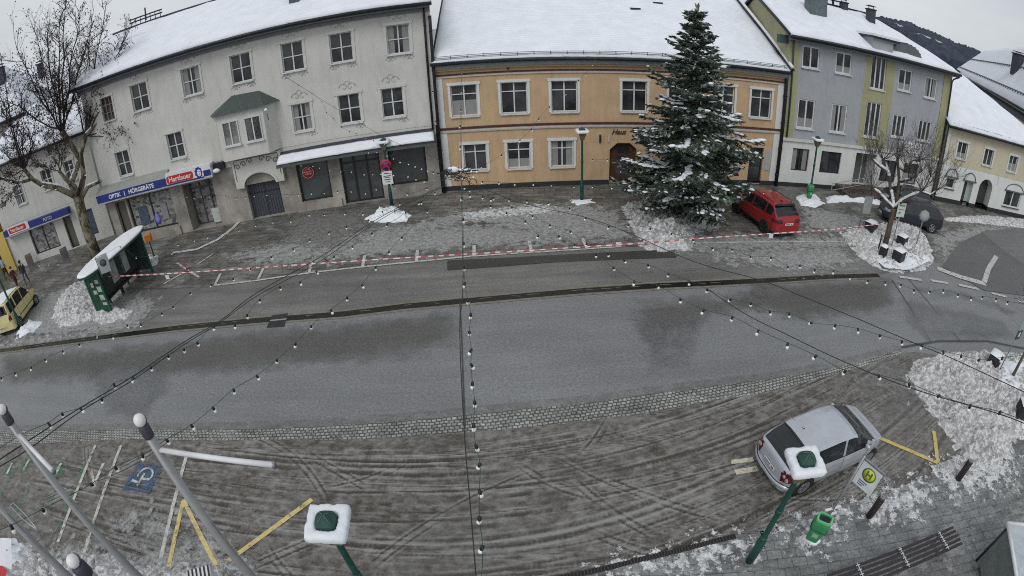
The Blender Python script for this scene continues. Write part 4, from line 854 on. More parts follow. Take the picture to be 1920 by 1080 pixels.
for i in range(n):
    a,b=PI-PI*i/n,PI-PI*(i+1)/n
    mb.add([(cx+r*math.cos(a),-.021,1.75+r*1.05*math.sin(a)),(cx+r*math.cos(b),-.021,1.75+r*1.05*math.sin(b)),(cx+r*math.cos(b),-.021,2.56),(cx+r*math.cos(a),-.021,2.56)],[(0,1,2,3)])
    mb.add([(cx+r*math.cos(a),-.021,1.75+r*1.05*math.sin(a)),(cx+r*math.cos(b),-.021,1.75+r*1.05*math.sin(b)),(cx+r*math.cos(b),.68,1.75+r*1.05*math.sin(b)),(cx+r*math.cos(a),.68,1.75+r*1.05*math.sin(a))],[(3,2,1,0)])
mb.build('archway',PL_WHITE,hd)
for cx in (1.3,3.25,8.6):   # arched stucco gables over the openings
    mb=MB(); hw=.62 if cx<8 else 1.1
    mb.tube([(cx+hw*math.cos(a),-.05,2.1+.62*math.sin(a)) for a in np.linspace(0,PI,10)],.035,5); mb.box((cx-hw-.12,-.12,2.04),(cx+hw+.12,-.024,2.12)); mb.build('window_gable',M('moulding_dark',(.12,.12,.13)),hd)
mb=MB(); mb.box((0,-.06,3.0),(.35,-.003,5.9)); mb.box((6.3,-.04,2.3),(6.45,-.023,3.2)); mb.box((.5,-.04,2.9),(.75,-.023,3.9)); mb.build('corner_strip',PL_LIGHT,hd)
Q=[(-.2,-.5,5.92),(WD+.1,-.5,5.92),(WD+.1,9,11.8),(-.2,9,11.8)]
# gable end rises towards the neighbour: roof cut obliquely on the right
Q=[(-.2,-.5,5.95),(11.8,-.5,5.95),(4.6,6.2,9.85),(-.2,6.2,9.75)]
rf=roofslab('roof',hd,Q,.16,GUTTER); snowroof(hd,Q,rf,.2,.35); gutter(hd,-.2,11.8,-.58,5.9,.09); guard(hd,.2,11,-.3,6.12,.12,.5)
mb=MB(); mb.add([(11.8,-.5,5.85),(WD,0,5.9),(WD,8,5.9),(11.0,8,5.9),(4.6,6.2,9.8)],[(0,1,2,3,4)]); mb.add([(-.0,0,0),(-.0,9,0),(-.0,9,5.9),(-.0,6.2,9.6),(-.0,0,5.9)],[(4,3,2,1,0)]); mb.build('side_wall',PL_CREAM,hd)
pipe(hd,-.05,-.12,0,6.0,.06,M('pipe_green',(.03,.07,.05)))
# ===== further houses behind ==================================================
def simple_house(name,loc,rz,w,d,h,rh,mat,label,eave=.5,wins=(),chs=(),hip=0,guards=False):
    h_=E(name,(loc[0],loc[1],0),rz,label,'house','houses behind the square')
    wall('wall',h_,0,w,0,h,[(a,a+1,z,z+1.3) for a,z in wins],[mat])
    for a,z in wins: window(h_,a,z,1,1.3,2,1)
    mb=MB(); mb.add([(0,0,0),(0,d,0),(0,d,h),(0,d/2,h+rh*(1-hip)),(0,0,h)],[(4,3,2,1,0)]); mb.add([(w,0,0),(w,d,0),(w,d,h),(w,d/2,h+rh*(1-hip)),(w,0,h)],[(0,1,2,3,4)]); mb.add([(0,d,0),(w,d,0),(w,d,h),(0,d,h)],[(3,2,1,0)]); mb.build('side_wall',mat,h_)
    k=rh/(d/2); e=eave
    for q in ([(-e,-e,h-e*k+.1),(w+e,-e,h-e*k+.1),(w+e-hip*w*.3,d/2,h+rh+.1),(-e+hip*w*.3,d/2,h+rh+.1)],[(w+e,d+e,h-e*k+.1),(-e,d+e,h-e*k+.1),(-e+hip*w*.3,d/2,h+rh+.08),(w+e-hip*w*.3,d/2,h+rh+.08)]):
        rf=roofslab('roof',h_,q,.18,GUTTER); snowroof(h_,q,rf,.2,.6)
        if q[0][1]<0:
            for (x,y) in chs: z=h+k*y; chimney(rf,x,y,z-.3,z+1.5,.6,.6,M('chimney_purple',(.055,.055,.075)))
    if hip:
        for sx,x0 in ((1,-e),(-1,w+e)):
            xr=(-e+hip*w*.3) if sx>0 else (w+e-hip*w*.3); q=[(x0,d+e,h-e*k+.1),(x0,-e,h-e*k+.1),(xr,d/2-.05,h+rh+.08),(xr,d/2+.05,h+rh+.08)] if sx>0 else [(x0,-e,h-e*k+.1),(x0,d+e,h-e*k+.1),(xr,d/2+.05,h+rh+.08),(xr,d/2-.05,h+rh+.08)]
            rf=roofslab('roof',h_,q,.18,GUTTER); snowroof(h_,q,rf,.2,.6)
    gutter(h_,-e,w+e,-e-.08,h-e*k+.06,.09)
    if guards: guard(h_,0,w,-e+.4,h-e*k+.42,.15,.4); guard(h_,0,w,d*.3,h+k*d*.3+.25,.12,.4)
    return h_
# house behind the yellow one (long snow roof with a chimney, top right)
ht=E('tall_house',(56,38,0),0,'pale house behind the yellow one, with a big snow roof, roof rails and a chimney','house')
def lv(*v): return [Vector(p)-Vector((56,38,0)) for p in v]
Q=lv((45,24,7.9),(76.6,64.3,10.4),(80,60.5,15.3),(48.4,20.2,17.0)); rf=roofslab('roof',ht,[v-Vector((0,0,.9)) for v in Q],.3,GUTTER); snowroof(ht,Q,rf,.25,.9)
Qb=lv((86,56,10.4),(54.4,15.5,12),(48.5,20.1,16.9),(80.1,60.4,15.2)); rb_=roofslab('roof',ht,[v-Vector((0,0,.9)) for v in Qb],.3,GUTTER); snowroof(ht,Qb,rb_,.25,1.2)
q=lv((45.5,24,0),(77,64,0),(77,64,10.2),(45.5,24,7.7)); mb=MB(); mb.add(q,[(0,1,2,3)]); mb.build('wall',PL_WHITE,ht)
q=lv((77,64,0),(84,57,0),(84,57,10.3),(80,60.4,15.1),(77,64,10.2)); mb=MB(); mb.add(q,[(0,1,2,3,4)]); mb.build('side_wall',PL_WHITE,ht)
e0,e1_,r1_,r0=Q; 
for u in (.12,.5): a_=e0.lerp(r0,u)+Vector((0,0,.45)); b_=e1_.lerp(r1_,u)+Vector((0,0,.45)); mb=MB(); mb.tube([a_,b_],.07,5); [mb.box(a_.lerp(b_,k/50)-Vector((.06,.06,.4)),a_.lerp(b_,k/50)+Vector((.06,.06,.05))) for k in range(51)]; mb.build('roof_rail',M('rail_grey',(.16,.17,.19)),rf)
c_=e0.lerp(e1_,.44).lerp(r0.lerp(r1_,.44),.45); chimney(rf,c_.x,c_.y,c_.z-.4,c_.z+2.2,1.15,1.15,M('chimney_purple',(.055,.055,.075)))
c_=e0.lerp(e1_,.30).lerp(r0.lerp(r1_,.30),.62); chimney(rf,c_.x,c_.y,c_.z-.4,c_.z+1.9,1.1,1.1,M('chimney_purple',(.055,.055,.075)))
mb=MB(); mb.tube([e0+Vector((0,0,-.1)),e1_+Vector((0,0,-.1))],.14,6); mb.build('gutter',GUTTER,ht)
# left house: second optician front
L0=G(187,450); azL=.385
hl=E('low_shop_house',(L0.x,L0.y,0),azL,'lower pale grey house left of the big one, half hidden by the bare plane tree','house')
WL=-8.6
wl_=[(-6.6,4.3,.8,1.5),(-3.6,5.0,.85,1.6),(-2.9+.6,4.9,.01,.01)]
wl_=[(-6.3,4.6,.9,1.5),(-3.4,4.9,.9,1.5),(-1.2,4.9,.85,1.5)]
wall('wall',hl,WL,1.4,3.4,8.1,[(a,a+w,z,z+h) for a,z,w,h in wl_],[PL_GREY])
for a,z,w,h in wl_: window(hl,a,z,w,h,2,2,sur=PL_LIGHT)
wall('ground_floor',hl,WL,1.4,0,3.4,[(-6.2,-3.6,.5,2.6,.25),(-2.7,-1.9,.05,2.6,.3),(-.9,.15,.5,2.5,.25)],[PL_LIGHT,STONE],y=.02)
window(hl,-6.18,.52,2.56,2.06,2,1,fm=DK_FRAME,y=.02,rec=.2,sill=False,gl=SHOPGL,name='shop_window'); window(hl,-2.68,.07,.76,2.5,1,1,fm=DK_FRAME,y=.02,rec=.2,sill=False,gl=M('panel_taupe',(.13,.12,.10)),name='shop_door')
window(hl,-.88,.52,1.0,1.96,1,1,fm=DK_FRAME,y=.02,rec=.2,sill=False,gl=M('poster_navy',(.03,.06,.12),(.10,.12,.14),6,.4),name='shop_window')
sg=E('shop_sign_board',(0,0,0)); sg.parent=hl
mb=MB(); mb.box((-8.3,-.5,2.75),(-1.7,-.0,3.22),0); mb.box((-7.8,-.53,2.78),(-5.6,-.503,3.40),1); mb.build('sign_box',[BLUEP,WHITEP],sg)
mb=MB(); mb.box((-8.35,-.53,2.66),(-1.6,-.0,2.745)); mb.build('sign_trim',M('trim_grey_light',(.42,.42,.43),rough=.4),sg)
mb=MB(); mb.pprism(rrect(-7.7,2.88,-5.9,3.30,.12),-.545,-.533); mb.build('logo_plate',REDP,sg)
text_mesh('Hartlauer',.36,WHITEP,'sign_text',sg,Tr((-6.8,-.55,3.08))@FACE,.004,bold=.008); text_mesh('FOTO',.32,M('letter_palegrey',(.45,.46,.5)),'sign_text',sg,Tr((-3.7,-.504,2.98))@FACE,.006,bold=.01)
mb=MB(); mb.add([(WL,0,0),(WL,9,0),(WL,9,8),(WL,4,11),(WL,0,8)],[(4,3,2,1,0)]); mb.build('side_wall',PL_GREY,hl)
Q=[(WL-.3,-.6,8.0),(1.6,-.6,8.0),(.4,4.4,11.2),(-6.0,4.2,11.2)]; rf=roofslab('roof',hl,Q,.16,GUTTER); snowroof(hl,Q,rf,.22,.35); gutter(hl,WL-.3,1.6,-.68,7.95,.09)
mb=MB(); mb.box((WL-1.1,-.15,0),(WL-.02,.6,3.1)); mb.build('yellow_pier',PL_YELLOW,hl)
o=G(14,515); hy=E('yellow_shop_house',(o.x-1.2,o.y+.2,0),.42,'yellow house at the far left edge with a green shopfront','house')
wall('wall',hy,-9,0,2.9,6.2,[(-2.5,-1.5,3.8,5.2)],[PL_YELLOW]); window(hy,-2.5,3.8,1,1.4,2,1)
wall('ground_floor',hy,-9,0,0,2.9,[(-3.4,-.5,.4,2.4,.2)],[M('shop_green_front',(.10,.16,.15))],y=.02); window(hy,-3.38,.42,2.86,1.96,2,1,fm=GREENL,y=.02,rec=.15,sill=False,gl=M('teal_goods',(.10,.22,.22),(.03,.07,.08),5,.2),name='shop_window')
Q=[(-9.2,-.6,6.1),(.3,-.6,6.1),(.3,4,8.6),(-9.2,4,8.6)]; rf=roofslab('roof',hy,Q,.16,GUTTER); snowroof(hy,Q,rf,.2,.4); mb=MB(); mb.add([(0,0,0),(0,8,0),(0,8,6.1),(0,4,8.5),(0,0,6.1)],[(0,1,2,3,4)]); mb.build('side_wall',PL_YELLOW,hy)
# roofs rising behind on the left
simple_house('gabled_house',(-47,21.8),.5,12,10,11.3,4.4,PL_GREY,'tall grey house rising behind the tree at the left edge, with a dark chimney',.5,(),((9.5,3),),1)
simple_house('long_house',(-55.2,23.6),.71,22,12,11.6,4.1,PL_LIGHT,'long house with the highest snow roof behind the plane tree',.6,(),((12,4),(17,3.5)),1)
# ---------------------------------------------------------------- street lamps
def lamp(xy,H,label,rz=0,ps=.0):
    o=E('street_lamp',(xy[0],xy[1],0),rz,label,'street lamp','square-headed street lamps')
    mb=MB(); mb.lathe([(.10,0),(.10,.9),(.062,1.0),(.056,H-.62),(.056,H-.5)],12); mb.build('pole',GREENM,o)
    mb=MB(); mb.lathe([(.075,.0),(.085,.05),(.075,.1)],12,(0,0,.95)); mb.lathe([(.075,0),(.075,.12)],10,(0,0,H*.55)); mb.build('collar',GREENM,o)
    mb=MB(); a,b=.09,.20; z0,z1=H-.52,H-.12
    mb.add([(-a,-a,z0),(a,-a,z0),(a,a,z0),(-a,a,z0),(-b,-b,z1),(b,-b,z1),(b,b,z1),(-b,b,z1)],[(0,1,5,4),(1,2,6,5),(2,3,7,6),(3,0,4,7),(3,2,1,0),(4,5,6,7)]); mb.build('lantern_glass',LAMPGL,o)
    hd=MB(); s=.31; hd.bbox((-s,-s,H-.12),(s,s,H-.06),.02); h=hd.build('head_plate',GREENM,o)
    mb=MB(); c=.155; n=20; P=[]
    for k in range(n):
        t=2*PI*k/n; q=1/(abs(math.cos(t))**3.5+abs(math.sin(t))**3.5)**(1/3.5); P.append((c*q*math.cos(t)*1.05,c*q*math.sin(t)*1.05))
    vs=[(x,y,H-.058) for x,y in P]+[(x*.97,y*.97,H+.06) for x,y in P]+[(0,0,H+.17)]
    mb.add(vs,[(i,(i+1)%n,n+(i+1)%n,n+i) for i in range(n)]+[(n+i,n+(i+1)%n,2*n) for i in range(n)]); mb.build('cap',M('lamp_cap_green',(.035,.085,.07),(.022,.06,.05),6,.6,spec=.2),h)
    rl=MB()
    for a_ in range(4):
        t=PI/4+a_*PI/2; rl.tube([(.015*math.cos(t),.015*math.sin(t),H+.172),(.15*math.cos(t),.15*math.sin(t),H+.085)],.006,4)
    rl.build('cap_ridge_glint',M('lamp_cap_edge_glint',(.12,.20,.17),rough=.5),h)  # pale streaks added in place of light catching the facet edges
    # snow collar around the cap
    mb=MB(); NN=48; rows=[]
    def sq(t,p): return 1/(abs(math.cos(t))**p+abs(math.sin(t))**p)**(1/p)
    prof=[(0,.165,.03),(0.12,.175,.07),(.35,.20,.082),(.62,.25,.088),(.85,.30,.078),(.97,.322,.05),(1,.325,-.02),(1,.315,-.055)]
    for (f,r,z) in prof:
        for k in range(NN):
            t=2*PI*k/NN; p=3.5+f*13; q=sq(t,p)*r; j=random.uniform(-.006,.006) if f>.9 else 0
            nn=mnoise.noise(Vector((math.cos(t)*4+xy[0],math.sin(t)*4,r*12)))*.020
            rows.append((math.cos(t)*(q+j+nn*(f>.5)),math.sin(t)*(q+j+nn*(f>.5)),H-.06+z+nn*.8+random.uniform(-.004,.004)))
    fs=[]
    for i in range(len(prof)-1):
        for k in range(NN): k2=(k+1)%NN; fs.append((i*NN+k,(i+1)*NN+k,(i+1)*NN+k2,i*NN+k2))
    mb.add(rows,fs,0,True); b_=mb.build('snow_cap',SNOW,h); b_.data.flip_normals()
    return o
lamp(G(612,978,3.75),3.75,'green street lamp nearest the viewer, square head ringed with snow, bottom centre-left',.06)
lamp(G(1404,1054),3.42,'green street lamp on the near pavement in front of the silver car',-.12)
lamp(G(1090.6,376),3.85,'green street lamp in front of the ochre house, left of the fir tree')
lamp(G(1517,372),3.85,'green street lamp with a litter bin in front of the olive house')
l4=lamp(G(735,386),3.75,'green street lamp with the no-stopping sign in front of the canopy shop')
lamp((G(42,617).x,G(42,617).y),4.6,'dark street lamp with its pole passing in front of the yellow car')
# ---------------------------------------------------------------- signs
def disc(mb,r,M4,th=.012,n=24,mi=0): mb.lathe([(0,0),(r,0),(r,th),(0,th)],n,M4=M4,mi=mi)
g=G(735,386); s=E('no_stopping_sign',(g.x,g.y-.16,0),.12,'round red and blue no-stopping sign with a white plate on the canopy shop lamp','sign')
mb=MB(); disc(mb,.31,Tr((0,0,2.42))@FACE); p=mb.build('sign_disc',REDP,s); mb=MB(); disc(mb,.235,Tr((0,-.013,2.42))@FACE); mb.build('sign_centre',BLUEP,p)
mb=MB()
for a in (PI/4,-PI/4): mb.box((-.23,-.035,-.03),(.23,-.028-.001*(a>0),.03),0,Tr((0,0,2.42))@Matrix.Rotation(a,4,'Y'))
mb.build('sign_cross',REDP,p)
mb=MB(); mb.box((-.29,-.012,1.33),(.29,0,2.07)); q=mb.build('extra_plate',WHITEP,s); mb=MB()
for z,w in ((1.95,.16),(1.80,.2),(1.72,.14),(1.60,.2),(1.47,.13)): mb.box((-w,-.016,z-.02),(w,-.0125,z+.02))
mb.build('plate_marks',M('ink_black',(.03,.03,.03)),q)
# bus stop sign near right
g=G(1521,1014,.06); tp=G(1612,852,2.75); s=E('bus_stop_sign',(g.x,g.y,.06),0,'bus stop sign with a green and yellow H, its pole rising behind the green bin','sign')
mb=MB(); mb.tube([(0,0,0),(0,0,2.92)],.035,10); mb.build('pole',STEEL,s)
rz=-.95; pl=E('sign_flag',(0,0,0),0); pl.parent=s
M5=Tr((.0,0,2.50))@Matrix.Rotation(-1.15,4,'Z')@Matrix.Scale(.84,4)
mb=MB(); mb.box((.05,-.015,-.34),(.66,.015,.40),0,M5); f_=mb.build('plate',WHITEP,s); bpy.data.objects.remove(pl)
mb=MB(); mb.box((.04,-.025,.402),(.70,.025,.45),0,M5); mb.build('plate_top',STEEL,s)
mb=MB(); disc(mb,.20,M5@Tr((.36,-.016,.13))@FACE,.004); e1=mb.build('emblem',M('emblem_green',(.05,.22,.07)),f_)
mb=MB(); disc(mb,.165,M5@Tr((.36,-.021,.13))@FACE,.004); mb.build('emblem_disc',YELP,e1)
text_mesh('H',.26,M('emblem_green',(.05,.22,.07)),'emblem_letter',e1,M5@Tr((.36,-.026,.13))@FACE,.003,bold=.012)
mb=MB()
for k in range(3): mb.box((.18,-.019,-.15-.06*k),(.44-.05*k,-.0155,-.125-.06*k),0,M5)
mb.build('plate_lettering',M('ink_blue',(.08,.12,.25)),f_)
mb=MB()
for z in (1.25,1.02): mb.box((-.21,-.03,z),(.02,.03,z+.025)); mb.box((.04,-.03,z),(.21,.03,z+.025))
mb.build('bracket',WHITEP,s)
# litter bins
def bin_(loc,rz,label,s=1):
    o=E('litter_bin',loc,rz,label,'litter bin','green litter bins'); o.scale=(s,s,s)
    mb=MB(); P=[(x,y) for x,y in rrect(-.2,-.14,.2,.14,.08,3)]; n=len(P)
    lv=[(.15,.78),(.6,1.0),(.62,1.08),(.80,1.12),(.92,1.0),(.95,.85)]
    vs=[(x*k,y*k,z) for z,k in lv for x,y in P]; fs=[(i*n+j,i*n+(j+1)%n,(i+1)*n+(j+1)%n,(i+1)*n+j) for i in range(len(lv)-1) for j in range(n)]+[tuple(range(n-1,-1,-1)),tuple(range(len(vs)-n,len(vs)))]
    mb.add(vs,fs,0,False); b=mb.build('bin_body',GREENB,o)
    mb=MB(); mb.prism([(x*.7,y*.62-.02) for x,y in P],.945,.957); mb.build('slot',SOCKET,b)
    mb=MB(); vs=[(x*k,y*k,z) for z,k in ((.90,1.02),(.965,1.0),(.965,.80),(.93,.78)) for x,y in P]; mb.add(vs,[(i*n+j,i*n+(j+1)%n,(i+1)*n+(j+1)%n,(i+1)*n+j) for i in range(3) for j in range(n)]); mb.build('rim',M('bin_rim_green',(.16,.50,.25),(.12,.42,.2),6,.4),b); mb=MB(); mb.tube([(x*1.13,y*1.13,.61) for x,y in P]+[(P[0][0]*1.13,P[0][1]*1.13,.61)],.012,4); mb.build('band',GREENM,b)
    mb=MB(); mb.box((-.08,-.147,.36),(.08,-.139,.5)); mb.build('bin_marking',M('bin_marking_pale',(.25,.45,.30)),b)
    mb=MB(); mb.box((-.03,.13,.3),(.03,.2,.8)); mb.build('bracket',STEEL,o); return o
b1=G(1513,1018,.06); bin_((b1.x-.02,b1.y-.06,.22),-.75,'green litter bin hanging on the bus stop pole on the near pavement',.95)
b2=G(1513,374); bin_((b2.x,b2.y-.2,.05),0,'green litter bin on the lamp in front of the olive house',1)
b3=G(277,500); bin_((b3.x,b3.y,.05),.5,'green litter bin beside the bus shelter, under an orange box',1)
b4=G(283,492); o=E('orange_box',(b4.x+.1,b4.y+.35,0),.5,'orange newspaper box on a post beside the bus shelter','box')
mb=MB(); mb.bbox((-.22,-.16,1.15),(.22,.16,1.6),.03); mb.build('box_body',ORNP,o); mb=MB(); mb.tube([(0,0,0),(0,0,1.15)],.04,8); mb.build('post',DK_FRAME,o)
# bollards
for i,(c,l) in enumerate((((1630,968),'dark brown bollard nearest the bus stop sign, snow around its foot'),((1796,899),'dark brown bollard beside the big snow bank on the near pavement'))):
    g=G(*c,.06); o=E('bollard',(g.x,g.y,.06),0,l,'bollard','bollards along the near kerb')
    mb=MB(); mb.lathe([(.10,0),(.10,.70),(.095,.74),(.06,.77),(0,.78)],16); b=mb.build('post',BOLLM,o)
    mb=MB(); mb.lathe([(.103,.60),(.103,.64)],16); mb.build('ring',DK_FRAME,o)
    mb=MB(); mb.ball((.0,0,.765),.085,0,10,(1,1,.25),.08); mb.build('snow_cap',M('snow_melting',(.30,.30,.30),(.12,.11,.11),12),o)
# small signs of the snowy island
def pole_sign(base,top,label,kind,mat,w,h,rz,zc,H,r=.03,round_=False,cat='sign'):
    g=G(*base); o=E('road_sign',(g.x,g.y,0),0,label,cat); mb=MB(); mb.tube([(0,0,0),(0,0,H)],r,8); mb.build('pole',STEEL if r<.045 else SOCKET,o)
    M5=Tr((0,-.045,zc))@Matrix.Rotation(rz,4,'Z'); mb=MB()
    if round_: disc(mb,w/2,M5@FACE,.012,8)
    else: mb.box((-w/2,-.01,-h/2),(w/2,.01,h/2),0,M5)
    mb.build('sign_plate',mat,o); return o,M5
PLG=M('sign_back_grey',(.36,.39,.38),(.28,.31,.30),5,.5)
o,m5=pole_sign((1669,472),(1690,385),'white rectangular sign on a thin pole in front of the dark blue car','r',M('sign_pale_green',(.55,.62,.56)),.55,.75,-.15,2.35,2.7)
mb=MB(); mb.box((-.2,-.016,.2),(.2,-.0105,.26),0,m5); mb.box((-.2,-.016,0),(.15,-.0105,.04),0,m5); mb.box((-.15,-.016,-.2),(-.02,-.0105,-.1),0,m5); mb.build('sign_marks',GREENB,[c for c in sc.objects if c.parent==o and c.name.startswith('sign_plate')][0])
pole_sign((1714,472),(1738,395),'grey octagonal back of a stop sign on the island, nearest the side street','o',PLG,.66,.66,-.5,2.1,2.4,round_=True)
g=G(1617,430); o=E('notice_stand',(g.x,g.y,0),.0,'tilted grey notice board on two legs at the left tip of the snowy island','sign')
mb=MB(); mb.box((-.30,-.015,.95),(.30,.015,1.95)); mb.build('board',PLG,o); mb=MB(); [mb.tube([(x,0,0),(x,0,2.0)],.022,6) for x in (-.31,.31)]; mb.build('leg_frame',STEEL,o)
# dark planters / blocks of the island
def planter(c,label,s=1,rz=.4,z=.34):
    g=G(*c,z); o=E('stone_block',(g.x,g.y,z-.12),rz,label,'planter','dark blocks standing in the snow')
    mb=MB(); mb.bbox((-.34*s,-.3*s,0),(.34*s,.3*s,.55),.03); mb.build('block',M('block_dark',(.03,.028,.034),(.018,.017,.02),6,.6),o)
    vs=[];n=7
    mb=MB(); 
    for i in range(n):
        for j in range(n): u,v=i/(n-1)*2-1,j/(n-1)*2-1; vs.append((u*.35*s,v*.31*s,.553+.10*(1-u**4)*(1-v**4)+random.uniform(0,.015)))
    mb.add(vs,[(i*n+j,(i+1)*n+j,(i+1)*n+j+1,i*n+j+1) for i in range(n-1) for j in range(n-1)],0,True); mb.build('snow_cap',SNOW,o)
planter((1632,430),'dark snow-topped block beside the grey notice stand on the island')
planter((1690,456),'dark snow-topped block right of the pole with the white sign on the island',.9)
planter((1684,484),'dark snow-topped block nearest the road on the island',.95)
planter((1655,477),'small dark block at the left edge of the island, foot of the short post',.6)
planter((1862,682),'dark snow-topped block at the upper edge of the right-hand snow bank',.9,.4)
planter((1915,775),'dark block at the far right of the big snow bank, under the light string',.8,.9)
g=G(1646,470,.2); o=E('short_post',(g.x,g.y,.1),0,'short dark leaning post in the snow left of the island tree','post'); mb=MB(); mb.tube([(0,0,0),(.02,.0,1.0)],.045,8); mb.build('post',SOCKET,o); mb=MB(); mb.ball((.02,0,1.01),.045,0,6,(1,1,.5)); mb.build('post_cap',SNOW,o)
# signs and trunk at the right frame edge
g=G(1871,700,.2); o=E('bus_sign',(g.x,g.y,.1),0,'green and grey sign on a thin pole beside the big snow bank','sign'); mb=MB(); mb.tube([(0,0,0),(0,0,2.3)],.022,6); mb.build('pole',STEEL,o)
mb=MB(); mb.box((-.02,-.03,1.62),(.30,.0,1.98)); p_=mb.build('green_plate',GREENL,o); mb=MB(); mb.pprism([(.08,1.72),(.20,1.72),(.20,1.88),(.14,1.92),(.08,1.88)],-.036,-.031); mb.build('plate_symbol',WHITEP,p_); mb=MB(); mb.box((-.04,-.03,2.0),(.40,.0,2.65)); mb.build('grey_plate',PLG,o)
# bench
a,b=G(1560,1096,.5),G(1797,1002,.5); c=(a+b)/2; L_=(b-a).length; ang=math.atan2(b.y-a.y,b.x-a.x)
o=E('bench',(c.x,c.y,.06),ang,'long dark slatted bench with steel clamps on the near pavement','bench')
for i,(y,z) in enumerate(((.25,.43),(.125,.44),(.0,.44),(-.125,.43),(-.24,.41))):
    mb=MB(); mb.bbox((-L_/2,y-.036,z-.035),(L_/2,y+.036,z),.008); mb.build('slat',BENCHW,o)
for x in (-L_*.3,L_*.02,L_*.36):
    mb=MB(); mb.box((x-.02,-.28,.36),(x+.02,.30,.39)); mb.box((x-.03,-.2,0),(x+.03,-.14,.36)); mb.box((x-.03,.16,0),(x+.03,.22,.36)); mb.build('leg',STEEL,o)
    mb=MB(); [mb.box((x-.05,y-.012,.442),(x+.05,y+.012,.452)) for y in (.24,.12,.0,-.12,-.20)]; mb.box((x-.01,-.26,.4525),(x+.01,.3,.46)); mb.build('clamp',M('clamp_light',(.55,.56,.58)),o)
# glass kiosk corner at the lower right
g=G(1893,985,1.5); o=E('display_case',(g.x,g.y,.06),-.55,'grey box with a pale sloping top and white rails beyond the bench','cabinet')
mb=MB(); mb.bbox((.0,-1.4,.1),(1.4,.0,1.35),.03); mb.build('cabinet_body',M('cabinet_glass_grey',(.20,.22,.21),(.14,.155,.15),3,.25),o)
mb=MB(); mb.add([(-.06,.06,1.38),(-.06,-1.46,1.38),(1.5,-1.46,1.55),(1.5,.06,1.55),(-.06,.06,1.44),(-.06,-1.46,1.44),(1.5,-1.46,1.61),(1.5,.06,1.61)],[(0,1,2,3),(7,6,5,4),(0,4,5,1),(1,5,6,2),(2,6,7,3),(3,7,4,0)]); mb.build('top_plate',M('top_ice',(.45,.50,.53),(.36,.40,.43),4,.25),o)
mb=MB(); [mb.tube(p,.045,8) for p in ([(-.06,.06,1.44),(-.06,-1.46,1.44)],[(-.06,.06,1.44),(1.5,.06,1.6)])]; mb.build('top_rail',WHITEP,o); mb=MB(); [mb.tube([(x,y,0),(x,y,1.4)],.035,8) for x,y in ((0,0),(0,-1.4))]; mb.build('corner_post',DK_FRAME,o)
# A-board and stands
def aboard(c,label,mat,rz,s=1):
    g=G(*c); o=E('pavement_board',(g.x,g.y,0),rz,label,'board')
    for k in (-1,1):
        mb=MB(); mb.box((-.32*s,-.02,0.12),(.32*s,.02,1.1*s),0,Tr((0,k*.2,0),0,-k*.16)); mb.build('panel',mat,o)
        mb=MB(); [mb.box((x-.025,-.025,0),(x+.025,.025,.14),0,Tr((0,k*.2,0),0,-k*.16)) for x in (-.26,.26)]; mb.build('foot',STEEL,o)
aboard((414,416),'white advertising board beside the optician entrance',M('poster_white',(.62,.64,.62),(.30,.40,.36),7,.5,lo=.3,hi=.5),.2)
aboard((126,490),'grey advertising board in front of the low shop house',M('poster_greypink',(.28,.22,.24),(.08,.08,.10),6,.5),.9,.9)
aboard((60,500),'dark advertising board near the yellow pier at the left',M('poster_dark',(.08,.08,.09),(.25,.2,.2),9,.5,lo=.5,hi=.8),1.0,.9)
# ramp railing and steps in front of the olive house
p=[G(1556,372),G(1655,352),G(1672,372)]; o=E('ramp_railing',(p[0].x,p[0].y,0),0,'grey steel railing of the ramp in front of the olive house','railing')
q=[v-Vector((p[0].x,p[0].y,0)) for v in p]
mb=MB(); mb.tube([v+Vector((0,0,1.0)) for v in q],.03,6); mb.tube([v+Vector((0,0,.55)) for v in q],.018,6); mb.build('rail',STEEL,o)
for k in range(6): v=q[0].lerp(q[1],k/5); mb=MB(); mb.tube([v,v+Vector((0,0,1.0))],.025,6); mb.build('post',STEEL,o)
a,b=G(1575,385),G(1655,395); 
mb=MB(); c=G(1628,372); M6=Tr((c.x,c.y,0),-.05); mb.box((-2.2,-.6,0),(2.6,.5,.32),0,M6); mb.box((-2.2,.5,0),(3.0,1.6,.45),0,M6); w_=mb.build('planter_wall',M('brick_brown',(.12,.09,.075),(.06,.05,.045),9,.8),None,label='low brown planting bed with a snow edge in front of the olive house',cat='planter')
mb=MB()
for k in range(60): x=random.uniform(-2,2.4); y=random.uniform(-.4,.4); mb.tube([M6@Vector((x,y,.3)),M6@Vector((x+random.uniform(-.15,.15),y+random.uniform(-.1,.1),.3+random.uniform(.2,.5)))],.012,4,0)
mb.build('dry_stems',TWIG,w_)
# ---------------------------------------------------------------- bus shelter
e1,e2=G(150,522,2.45),G(262,424,2.45); mid_=(e1+e2)/2; LS=(e2-e1).length; ang=math.atan2(e2.y-e1.y,e2.x-e1.x)
sh=E('bus_shelter',(mid_.x,mid_.y,0),ang,'green bus shelter with an oval snow covered roof left of the square','bus shelter')
h=LS/2; W2=.80; P=[]
for k in range(28):
    t=2*PI*k/28; P.append((h*abs(math.cos(t))**.75*(1 if math.cos(t)>0 else -1),W2*abs(math.sin(t))**.8*(1 if math.sin(t)>0 else -1)))
mb=MB(); mb.prism(P,2.32,2.42); rf=mb.build('roof',GREENL,sh)
mb=MB(); n=28; vs=[];lv=[(1.0,.003),(1.012,.03),(.985,.075),(.9,.095),(.6,.11),(.2,.115)]
for k_,z in lv:
    for (x,y) in P: vs.append((x*(1-(1-k_)*.35) if k_<1 else x*k_,y*k_,2.42+z+mnoise.noise(Vector((x,y*2,k_)))*.02))
